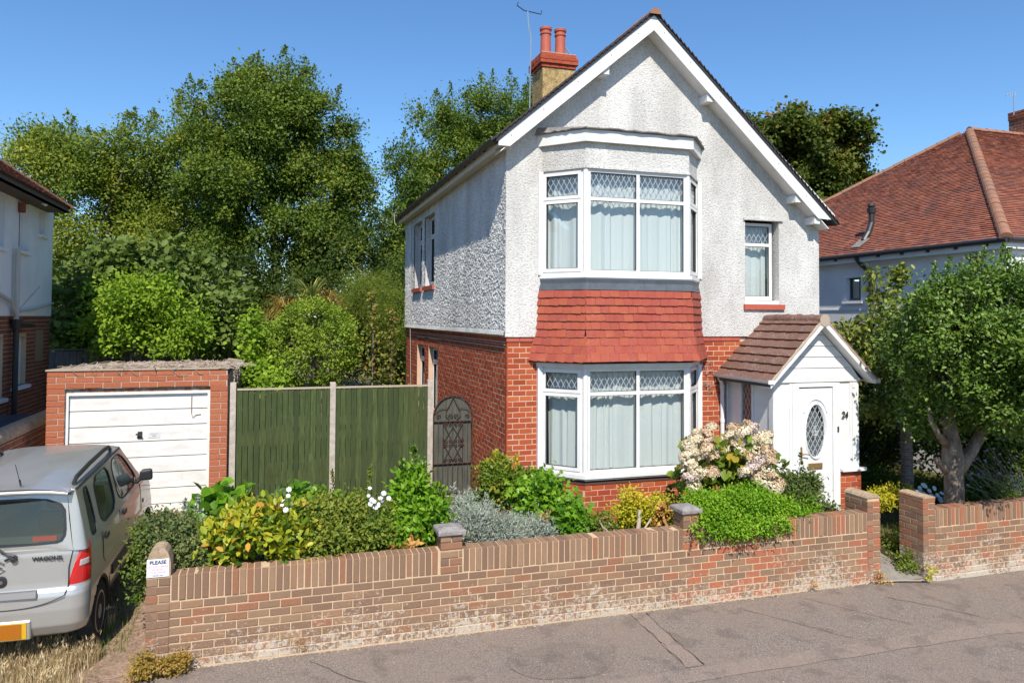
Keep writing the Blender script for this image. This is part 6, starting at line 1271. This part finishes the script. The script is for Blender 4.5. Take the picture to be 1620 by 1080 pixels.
# grass
def grass(name, label, n, reg, h, m, w=.006, lean=.5, rn=(0,1), heads=0):
    """reg() -> (x, y)"""
    xy = np.array([reg() for _ in range(n)]); z = np.array([gz(min(x,-4.9) if x < -4.8 else x, y) for x, y in xy]); a = rng.uniform(0, 6.283, n); H = h*rng.uniform(.45,1.2,n); ln = rng.uniform(.1, lean, n)*H
    dx, dy = np.cos(a), np.sin(a); b = np.column_stack([xy, z]); s = np.column_stack([-dy, dx, np.zeros(n)])*w*.5; d = np.column_stack([dx, dy, np.zeros(n)])
    m1 = b+d*ln[:,None]*.3+np.array([0,0,1])*(H*.55)[:,None]; tp_ = b+d*ln[:,None]+np.array([0,0,1])*(H*.97)[:,None]
    V = np.stack([b-s, b+s, m1+s*.8, m1-s*.8, tp_], axis=1); me = bpy.data.meshes.new(name); me.vertices.add(n*5); me.vertices.foreach_set('co', V.reshape(-1).astype(np.float32))
    lp_ = np.array([0,1,2,3,3,2,4]); L = (np.arange(n)[:,None]*5+lp_[None]).reshape(-1); me.loops.add(len(L)); me.loops.foreach_set('vertex_index', L.astype(np.int32)); tot = np.tile([4,3], n); st = np.concatenate([[0], np.cumsum(tot)[:-1]])
    me.polygons.add(2*n); me.polygons.foreach_set('loop_start', st.astype(np.int32)); me.polygons.foreach_set('loop_total', tot.astype(np.int32)); me.update(calc_edges=True)
    at_ = me.attributes.new('rnd', 'FLOAT', 'FACE'); at_.data.foreach_set('value', np.repeat(rng.uniform(*rn, n), 2).astype(np.float32)); me.materials.append(m)
    link(name, me, None, kind='stuff', label=label, category='grass')
    if heads:
        idx = rng.choice(n, heads); p = tp_[idx]; hd = leaf_mesh('seed_heads', np.repeat(p, 7, axis=0)+rng.normal(size=(heads*7,3))*.012, np.tile([0,0,1.], (heads*7,1)), rng.uniform(.5,1,heads*7), .045, m, 'nar', wr=.35); link('seed_heads', hd, None, kind='stuff', label='dry seed heads standing in the straw coloured grass', category='grass')
M_dry = m_leaf('dry grass', [(0,(.24,.17,.08)), (.5,(.52,.39,.21)), (1,(.76,.61,.38))], trans=.3, rough=.7, plain=True)
M_gg = m_leaf('green grass', [(0,(.03,.06,.01)), (.5,(.08,.13,.02)), (1,(.20,.22,.05))])
def rA():
    while True:
        x, y = R.uniform(-8.2,-5.05), R.uniform(-3.45,-1.9)
        if x < -5.45-.35*(y+3.2)*0+.12*math.sin(y*9) and R.random() < 1.15-.25*(x+8)/3: return x, y
grass('dry_grass', 'tall straw coloured dry grass behind the parked car', 16000, rA, .24, M_dry, heads=700)
grass('green_grass', 'green grass and weeds under and beside the parked car', 7000, lambda: (R.uniform(-7.3,-5.12), R.uniform(-2.6,1.6)), .12, M_gg)
grass('garden_grass', 'rough grass in the shade behind the right wall', 9000, lambda: (R.uniform(5.6,10.2), R.uniform(-2.6,3.5)), .13, M_gg)
grass('bed_grass', 'rough green growth on the soil of the front bed', 9000, lambda: (R.uniform(-4.7,4.3), R.uniform(-2.7,1.8) if True else 0), .14, M_gg)
# loose stones and litter
mb = MB()
for i in range(260):
    x, y = R.uniform(-6,9), R.uniform(-5.2,-3.05); z = gz(x,-3)+.004; s = R.uniform(.004,.012); mb.box(x, x+s*1.4, y, y+s, z, z+s*.6)
for i in range(500):
    x = R.uniform(-4.8,4.6); y = GY-.01-abs(R.gauss(0,.025)); s = R.uniform(.004,.014); mb.box(x, x+s*1.5, y-s, y, 0, s*.7)
mb.build('grit', mat('grit', rough=.9, fn=lambda nt, p: col(nt, p, ramp(nt, rndn(nt), [(.30,.22,.15), (.5,.45,.38), (.2,.16,.12)]))), kind='stuff', label='small stones and dirt scattered along the pavement', category='grit')
# ------------------------------------------------------------------ parked car
car = thing('parked_car', 'silver five door hatchback parked on the driveway facing the garage', 'car', loc=(-6.235, -2.80, 0.045)); car.rotation_euler = (.075, 0, -.045); car.scale = (1, 1, 1.17)
def f_sil(nt, p):
    c = mixc(nt, ramp(nt, noise(nt, 2.5, 5), [(.45,(0,0,0)), (.75,(.5,.5,.5))]), (.49,.48,.455), (.40,.375,.335)); col(nt, p, c)
    p.inputs['Metallic'].default_value = .5; p.inputs['Roughness'].default_value = .34; p.inputs['Coat Weight'].default_value = .8; p.inputs['Coat Roughness'].default_value = .06
M_sil = mat('silver car paint', rough=.34, fn=f_sil); M_rub = mat('car black trim', (.025,.025,.027), .5); M_tyre = mat('tyre', (.022,.021,.020), .85)
M_rim = mat('alloy rim', (.45,.45,.45), .35, .8); M_red = mat('red lamp', (.55,.01,.012), .12, spec=.8, coat=1); M_lens = mat('clear lamp', (.42,.36,.35), .12, spec=.8, coat=1); M_chr = mat('chrome', (.62,.63,.65), .15, 1.0)
LV = [(.30,.12,3.36,.71),(.34,.05,3.42,.765),(.42,.01,3.47,.79),(.56,.0,3.49,.80),(.68,.012,3.48,.80),(.72,.03,3.46,.798),(.745,.055,3.45,.795),(.80,.065,3.43,.795),(.92,.075,3.38,.792),(1.02,.085,3.26,.785),(1.06,.095,3.16,.775)]
def outline(y0, y1, hw, rr=.17, rf=.25):
    pts = []
    for i in range(12): pts.append(((hw-rr)*i/12, y0+.028*(i/12)**2))
    for i in range(13): a = math.pi/2*i/12; pts.append((hw-rr+rr*math.sin(a), y0+.028+rr-rr*math.cos(a)))
    for i in range(1, 110): pts.append((hw, y0+.028+rr+(y1-rf-y0-.028-rr)*i/110))
    for i in range(13): a = math.pi/2*i/12; pts.append((hw-rf+rf*math.cos(a), y1-rf+rf*math.sin(a)))
    for i in range(1, 9): pts.append(((hw-rf)*(1-i/8), y1))
    return pts
def lerp_level(z):
    for a, b in zip(LV, LV[1:]):
        if z <= b[0]: t = (z-a[0])/(b[0]-a[0]); return [a[i]+(b[i]-a[i])*t for i in (1,2,3)]
    return LV[-1][1:]
zs = sorted(set([l[0] for l in LV]+list(np.linspace(.30, 1.06, 34)))); AX_ = (.62, 2.95); ZR, RA = .30, .345
full = []
for z in zs: o = outline(*lerp_level(z)); full.append([(x, y, z) for x, y in o]+[(-x, y, z) for x, y in o[::-1][1:-1]])
n = len(full[0]); V = [list(p) for r_ in full for p in r_]; Fs = []
ins = lambda p: abs(p[0]) > .5 and any((p[1]-a)**2+(p[2]-ZR)**2 < RA**2 for a in AX_)
for p in V:
    for a in AX_:
        d = math.hypot(p[1]-a, p[2]-ZR)
        if abs(p[0]) > .5 and RA < d < RA+.030: p[1] = a+(p[1]-a)/d*RA*1.001; p[2] = ZR+(p[2]-ZR)/d*RA*1.001
for j in range(len(zs)-1):
    for i in range(n):
        q = (j*n+i, j*n+(i+1) % n, (j+1)*n+(i+1) % n, (j+1)*n+i)
        if not any(ins(V[k]) for k in q): Fs.append(q)
mb = MB(); mb.add(V, Fs); top = full[-1]; hood = []
mb.add([(x, y, 1.06) for x, y, z in top]+[(x*.9, .12+(y-.12)*.97, 1.085) for x, y, z in top], [(i, (i+1) % n, n+(i+1) % n, n+i) for i in range(n)]+[tuple(range(n, 2*n))])
mb.add([(x, y, .305) for x, y, z in full[0]], [tuple(range(n))]); body = mb.build('body', M_sil, car, smooth=True)
md = body.modifiers.new('e', 'EDGE_SPLIT'); md.split_angle = rad(38)
for s in (-1, 1):
    for a in AX_:
        mb = MB(); N = 24; vs = []
        for k in range(N+1):
            th = math.pi*(-.02+1.04*k/N); c, d = math.cos(th), math.sin(th)
            for rr_, xx in ((RA-.004, .801), (RA-.03, .79), (RA-.03, .45)): vs.append((s*xx, a+rr_*c, ZR+rr_*d))
        mb.add(vs, [(3*k+m_, 3*k+m_+1, 3*k+3+m_+1, 3*k+3+m_) for k in range(N) for m_ in range(2)]); mb.build('wheel_arch', M_rub, car)
        w = MB(); xx = s*.70; pr = [(.19,-.085),(.27,-.088),(.292,-.07),(.30,-.05),(.302,0),(.30,.05),(.292,.07),(.27,.088),(.19,.085)]; w.lathe([(r_, xx+h) for r_, h in pr], (0, a, ZR), 36, 'x'); wh = w.build('wheel', M_tyre, car)
        w = MB()
        for k in range(60): th = 2*math.pi*k/60; c, d = math.cos(th), math.sin(th); w.tube([(xx-.06, a+.301*c, ZR+.301*d), (xx+.06, a+.301*math.cos(th+.05), ZR+.301*math.sin(th+.05))], .006, 3)
        w.build('tread', M_tyre, wh)
        w = MB(); xo = xx+s*.082; w.lathe([(.195, xo-s*.03), (.195, xo+s*.004), (.175, xo+s*.006), (.168, xo-s*.03)], (0, a, ZR), 36, 'x'); w.build('rim', M_rim, wh)
        w = MB(); w.lathe([(.165, xo-s*.05), (.165, xo-s*.045)], (0, a, ZR), 30, 'x'); w.build('hub_shadow', M_rub, wh)
        w = MB()
        for k in range(12):
            th = 2*math.pi*k/12; c, d = math.cos(th), math.sin(th); e, f_ = -d*.014, c*.014; A = lambda r_, q, x: (x, a+r_*c+q*e, ZR+r_*d+q*f_)
            w.hexa([A(.03,1,xo-s*.03), A(.18,1,xo-s*.03), A(.18,-1,xo-s*.03), A(.03,-1,xo-s*.03), A(.03,1,xo+s*.004), A(.18,.8,xo), A(.18,-.8,xo), A(.03,-1,xo+s*.004)])
        w.lathe([(.045, xo-s*.03), (.045, xo+s*.006), (.02, xo+s*.012)], (0, a, ZR), 16, 'x'); w.build('spokes', M_rim, wh)
def smoothloop(l, it=3):
    for _ in range(it):
        o = []
        for i in range(len(l)): a, b = l[i], l[(i+1) % len(l)]; o += [(a[0]*.82+b[0]*.18, a[1]*.82+b[1]*.18), (a[0]*.18+b[0]*.82, a[1]*.18+b[1]*.82)]
        l = o
    return l
BZ, RZ_ = 1.06, 1.585
def sidep(s): return lambda y, t, d: (s*(.775-.115*t-.02*t*t+d), y, BZ+(RZ_-BZ)*t)
QW = [smoothloop([(.36,.06),(.60,.05),(.60,.90),(.43,.90)], 2), smoothloop([(.74,.04),(1.42,.04),(1.42,.92),(.78,.92)], 2), smoothloop([(1.53,.04),(2.58,.04),(2.02,.92),(1.53,.92)], 2)]
for s in (-1, 1):
    sp_ = sidep(s); mb = MB(); plate(mb, sp_, [[(.20,-.02),(2.76,-.02),(2.40,.5),(2.06,1),(1.2,1),(.24,1),(.22,.5)]]+[q[::-1] for q in QW], -.03, .0); mb.build('door_frames', M_sil, car)
    for q in QW:
        c = (sum(a for a, b in q)/len(q), sum(b for a, b in q)/len(q)); inn = [(c[0]+(a-c[0])*.93, c[1]+(b-c[1])*.95) for a, b in q]; m_ = len(q)
        mb = MB(); mb.add([sp_(a, b, .003) for a, b in q]+[sp_(a, b, .004) for a, b in inn]+[sp_(a, b, -.015) for a, b in inn], [(j*m_+i, j*m_+(i+1) % m_, (j+1)*m_+(i+1) % m_, (j+1)*m_+i) for j in range(2) for i in range(m_)]); mb.build('window_seal', M_rub, car)
        mb = MB(); mb.add([sp_(a, b, -.008) for a, b in inn], [tuple(range(m_))]); mb.build('side_window', M_cglass, car)
rp = lambda x, t, d: (x, .105+.13*t-d+.04*abs(x/.7)**3*.5, BZ+.02+(RZ_-BZ-.02)*t)
RWn = smoothloop([(-.60,.10),(-.3,.085),(.3,.085),(.60,.10),(.555,.87),(-.555,.87)], 2)
mb = MB(); plate(mb, rp, [[(-.655,-.04),(0,-.04),(.655,-.04),(.60,.5),(.565,1),(-.565,1),(-.60,.5)], RWn[::-1]], -.02, 0); mb.build('tailgate', M_sil, car)
c0 = (0, .48); inn = [(a*.95, c0[1]+(b-c0[1])*.93) for a, b in RWn]; m_ = len(RWn)
mb = MB(); mb.add([rp(a, b, .004) for a, b in RWn]+[rp(a, b, .004) for a, b in inn]+[rp(a, b, -.01) for a, b in inn], [(j*m_+i, j*m_+(i+1) % m_, (j+1)*m_+(i+1) % m_, (j+1)*m_+i) for j in range(2) for i in range(m_)]); mb.build('window_seal', M_rub, car)
mb = MB(); mb.add([rp(a, b, -.004) for a, b in inn], [tuple(range(m_))]); mb.build('rear_window', M_cglass, car)
for s in (-1, 1):                         # rounded rear pillars
    mb = MB(); N = 8; rows = []
    for j in range(9):
        t = j/8; a = Vector(rp(s*(.655-.09*t), t if j else -.04, 0)); b = Vector(sidep(s)(.20+.04*t, t if j else -.02, 0)); k_ = Vector((b.x, a.y, (a.z+b.z)/2)); rows += [a*(1-u)**2+k_*2*u*(1-u)+b*u*u for u in [i/N for i in range(N+1)]]
    mb.add(rows, [(j*(N+1)+i, j*(N+1)+i+1, (j+1)*(N+1)+i+1, (j+1)*(N+1)+i) for j in range(8) for i in range(N)]); mb.build('rear_pillar', M_sil, car, smooth=True)
    mb = MB(); mb.hexa([(s*.765,2.76,BZ-.02),(s*.70,2.80,BZ-.02),(s*.68,2.72,BZ-.02),(s*.75,2.68,BZ-.02),(s*.645,2.06,RZ_),(s*.58,2.08,RZ_),(s*.57,2.0,RZ_),(s*.64,2.0,RZ_)]); mb.build('front_pillar', M_sil, car)
mb = MB(); mb.add([(-.70,2.78,BZ),(.70,2.78,BZ),(.58,2.07,RZ_),(-.58,2.07,RZ_)], [(0,1,2,3)]); mb.build('windscreen', M_cglass, car)
mb = MB(); nx, ny = 22, 16; vs = []       # roof
for j in range(ny+1):
    y = .14+(2.10-.14)*j/ny
    for i in range(nx+1):
        u = -1+2*i/nx; w_r = .645 if j else .60; vs.append((u*w_r, y-(.02*(1-u*u) if j == 0 else 0), RZ_-.012+.072*(1-abs(u)**3.4)*(.55+.45*math.sin(math.pi*min(1, (j+2)/(ny+2)))) ))
mb.add(vs, [(j*(nx+1)+i, j*(nx+1)+i+1, (j+1)*(nx+1)+i+1, (j+1)*(nx+1)+i) for j in range(ny) for i in range(nx)]); mb.build('roof', M_sil, car, smooth=True)
mb = MB(); vs = []                        # spoiler lip
for i in range(nx+1):
    u = -1+2*i/nx; x = u*.60; zt_ = RZ_+.035*(1-abs(u)**3.4); vs += [(x, .24, zt_+.004), (x, .115+.03*u*u, zt_-.012), (x, .105+.03*u*u, zt_-.035), (x, .16+.03*u*u, zt_-.055)]
mb.add(vs, [(4*i+k, 4*i+4+k, 4*i+5+k, 4*i+1+k) for i in range(nx) for k in range(3)]); mb.build('spoiler', M_sil, car, smooth=True)
for s in (-1, 1):
    mb = MB(); P = [(s*.60, .34, RZ_+.02), (s*.605, .42, RZ_+.062), (s*.607, .9, RZ_+.082), (s*.605, 1.5, RZ_+.082), (s*.600, 1.72, RZ_+.065), (s*.595, 1.82, RZ_+.02)]
    mb.tube(P, .022, 8); mb.build('roof_rail', M_rub, car)
    mb = MB(); mb.tube([(s*.655,.26,RZ_-.01),(s*.660,1.2,RZ_-.005),(s*.655,2.0,RZ_-.01)], .010, 5); mb.build('roof_seam', M_rub, car)
    mb = MB(); mx = s*.80; mb.hexa([(mx,2.42,1.10),(mx+s*.17,2.44,1.10),(mx+s*.16,2.53,1.11),(mx+s*.02,2.55,1.11),(mx+s*.01,2.42,1.22),(mx+s*.165,2.44,1.235),(mx+s*.15,2.52,1.23),(mx+s*.02,2.54,1.22)]); o = mb.build('door_mirror', M_rub, car); bv = o.modifiers.new('b', 'BEVEL'); bv.width = .028; bv.segments = 3
    mb = MB(); mb.tube([(s*.76,2.46,1.08),(mx+s*.03,2.48,1.14)], .025, 6); mb.build('mirror_arm', M_rub, car)
    for y in (.80, 1.62): mb = MB(); mb.box(min(s*.797, s*.812), max(s*.797, s*.812), y, y+.13, .935, .985); o = mb.build('door_handle', M_rub, car); bv = o.modifiers.new('b', 'BEVEL'); bv.width = .006
    mb = MB(); mb.hexa([(s*.797,1.06,.50),(s*.815,1.06,.505),(s*.815,2.58,.505),(s*.797,2.58,.50),(s*.797,1.06,.60),(s*.812,1.06,.595),(s*.812,2.58,.595),(s*.797,2.58,.60)]); mb.build('side_moulding', M_rub, car)
    sm = MB()
    for pts in (((.72,.92),(.73,.78),(.95,.60),(1.0,.36)), ((1.48,1.04),(1.48,.36)), ((2.56,1.04),(2.60,.8),(2.56,.36)), ((1.0,.355),(2.56,.355)), ((2.62,1.0),(3.2,.86))): 
        sm.tube([(s*(.7965 if z < 1.0 else .787), y, z) for y, z in pts], .0035, 4)
    sm.tube([(s*.794,.72,.92),(s*.790,.70,1.05)], .0035, 4); sm.build('door_seams', M_rub, car, kind='stuff')
    mb = MB(); mb.lathe([(.028, s*.797), (.026, s*.803), (.01, s*.806)], (0, 2.72, .80), 12, 'x'); mb.build('side_repeater', mat('amber lamp', (.6,.25,.03), .2), car)
# rear lamps on the body corners
def lamp(s, z0, z1, a0, a1, m, name='tail_light', off=.010, par=None, tap=.55):
    mb = MB(); N, Mz = 10, 8; vs = []
    for j in range(Mz+1):
        t = j/Mz; z = z0+(z1-z0)*t; y0, y1, hw = lerp_level(min(z, 1.06)); rr = .17; k = a0+(a1-a0)*(t**1.2)*tap
        for i in range(N+1):
            u = k+(a1-k)*i/N; an_ = math.pi/2*u
            if u < 0: x, y = hw-rr+u*.30, y0+.028
            elif u <= 1: x, y = hw-rr+rr*math.sin(an_), y0+.028+rr-rr*math.cos(an_)
            else: x, y = hw, y0+.028+rr+(u-1)*.3
            if z > 1.06: dx = (z-1.06)*.25; x -= dx; y += dx*.6
            ex = off*(1 if 0 < i < N and 0 < j < Mz else 0)-.001; nx_, ny_ = (0,-1) if u < 0 else ((math.sin(an_), -math.cos(an_)) if u <= 1 else (1,0)); vs.append((s*(x+nx_*ex), y+ny_*ex, z))
    mb.add(vs, [(j*(N+1)+i, j*(N+1)+i+1, (j+1)*(N+1)+i+1, (j+1)*(N+1)+i) for j in range(Mz) for i in range(N)]); return mb.build(name, m, par or car, smooth=True)
for s in (-1, 1):
    L = lamp(s, .755, 1.13, -.05, .98, M_red); lamp(s, .905, .970, .32, .78, M_lens, 'indicator_lens', .015, L, .1)
ry = lambda z: lerp_level(min(z, 1.06))[0]
sm = MB()                                 # tailgate seam
sm.tube([(x, ry(.60+abs(x)**3*.35)-.0015+.02*abs(x)**2.2, .60+abs(x)**3*.42) for x in np.linspace(-.60,.60,25)], .0045, 5)
for s in (-1, 1): sm.tube([(s*.60, ry(.69)+.010, .69), (s*.625, ry(.76)+.012, .76), (s*.625, ry(.9)+.014, .92), (s*.66, ry(1.06)+.03, 1.08)], .0045, 5)
sm.build('tailgate_seam', M_rub, car, kind='stuff')
mb = MB(); mb.box(-.30, .30, -.010, .06, .33, .50); o = mb.build('plate_recess', M_sil, car); bv = o.modifiers.new('b', 'BEVEL'); bv.width = .01
mb = MB(); mb.box(-.268, .268, -.018, -.012, .345, .485); mb.build('number_plate', mat('yellow plate', (.62,.36,.02), .35), car)
mb = MB(); mb.box(-.245, .225, -.0215, -.0185, .352, .480); mb.build('plate_cover', mat('orange blank', (.38,.12,.004), .5), car)
mb = MB(); mb.hexa([(-.36,ry(.70)-.03,.685),(.36,ry(.70)-.03,.685),(.36,ry(.7)+.03,.685),(-.36,ry(.7)+.03,.685),(-.35,ry(.74)-.015,.745),(.35,ry(.74)-.015,.745),(.35,.1,.745),(-.35,.1,.745)]); o = mb.build('tailgate_grip', mat('dull chrome', (.10,.10,.105), .5, .3), car); bv = o.modifiers.new('b', 'BEVEL'); bv.width = .012; bv.segments = 2
mb = MB(); mb.lathe([(.050, ry(.83)+.004), (.050, ry(.83)-.012), (.035, ry(.83)-.016)], (.02, 0, .835), 22, 'y'); lk = mb.build('tailgate_lock', M_rub, car)
mb = MB(); mb.lathe([(.016, ry(.83)-.010), (.016, ry(.83)-.020)], (.02, 0, .835), 14, 'y'); mb.build('lock_barrel', M_chr, lk)
em = MB(); ye = ry(.95)-.006                # S shaped emblem
for pts in (((.04,.985),(-.005,1.01),(-.05,.985),(.02,.95)), ((-.05,.93),(-.005,.905),(.045,.93),(-.02,.965))):
    em.tube([(x, ye, z) for x, z in pts], .009, 5)
em.build('emblem', M_chr, car)
def ctext(s, size, x, z, sx=1): 
    o = text('lettering', s, size, (x, ry(z)-.004, z), RX, M_rub, car, bold=.0015, ext=.003, sx=sx); return o
ctext('WAGONR', .052, .43, 1.01, 1.15)
mb = MB(); mb.tube([(.05, .07, 1.02), (.13, .06, 1.06), (.02, .075, 1.09)], .012, 6); mb.tube([(.13, .055, 1.03), (-.12, .085, 1.20)], .010, 6); mb.lathe([(.03, .05), (.03, .09)], (.13, 0, 1.03), 10, 'y'); mb.build('rear_wiper', M_rub, car)
mb = MB(); mb.tube([(.15, .20, 1.64), (.15, .17, 1.70)], .010, 6); mb.tube([(.15, .17, 1.69), (.15, .06, 1.86)], .0035, 4); mb.build('aerial', M_rub, car)
mb = MB(); mb.tube([(-.20, .05, .28), (-.20, -.01, .275)], .028, 12, cap=False); mb.tube([(-.20, .06, .28), (-.20, .01, .275)], .024, 12); mb.build('exhaust', M_chr, car)
mb = MB(); mb.box(-.66, .66, .35, 3.2, .26, .40); mb.box(-.70, .70, .3, 2.7, .5, .52); mb.build('underbody', M_rub, car)
seatm = mat('car seat cloth', (.05,.055,.065), .9)
for y in (.85, 1.75):
    for x in (-.36, .36):
        mb = MB(); mb.box(x-.24, x+.24, y, y+.5, .55, .80); mb.hexa([(x-.24,y-.05,.75),(x+.24,y-.05,.75),(x+.24,y+.07,.75),(x-.24,y+.07,.75),(x-.21,y-.17,1.27),(x+.21,y-.17,1.27),(x+.21,y-.08,1.27),(x-.21,y-.08,1.27)]); mb.box(x-.13, x+.13, y-.19, y-.11, 1.29, 1.45); o = mb.build('seat', seatm, car); bv = o.modifiers.new('b', 'BEVEL'); bv.width = .03; bv.segments = 2
mb = MB(); mb.box(-.66, .66, 2.4, 2.75, .85, 1.08); mb.box(-.62, .62, .2, .65, .95, .97); mb.build('dashboard', M_rub, car)
mb = MB(); mb.hexa([(.30,.20,1.09),(.52,.20,1.09),(.52,.24,1.09),(.30,.24,1.09),(.30,.20,1.14),(.52,.20,1.14),(.52,.22,1.14),(.30,.22,1.14)]); 
mb = MB(); mb.add([rp(.28,.15,.0), rp(.50,.15,.0), rp(.50,.23,.0), rp(.28,.23,.0)], [(0,1,2,3)]); mb.build('window_sticker', mat('brown sticker', (.22,.05,.03), .5), car)
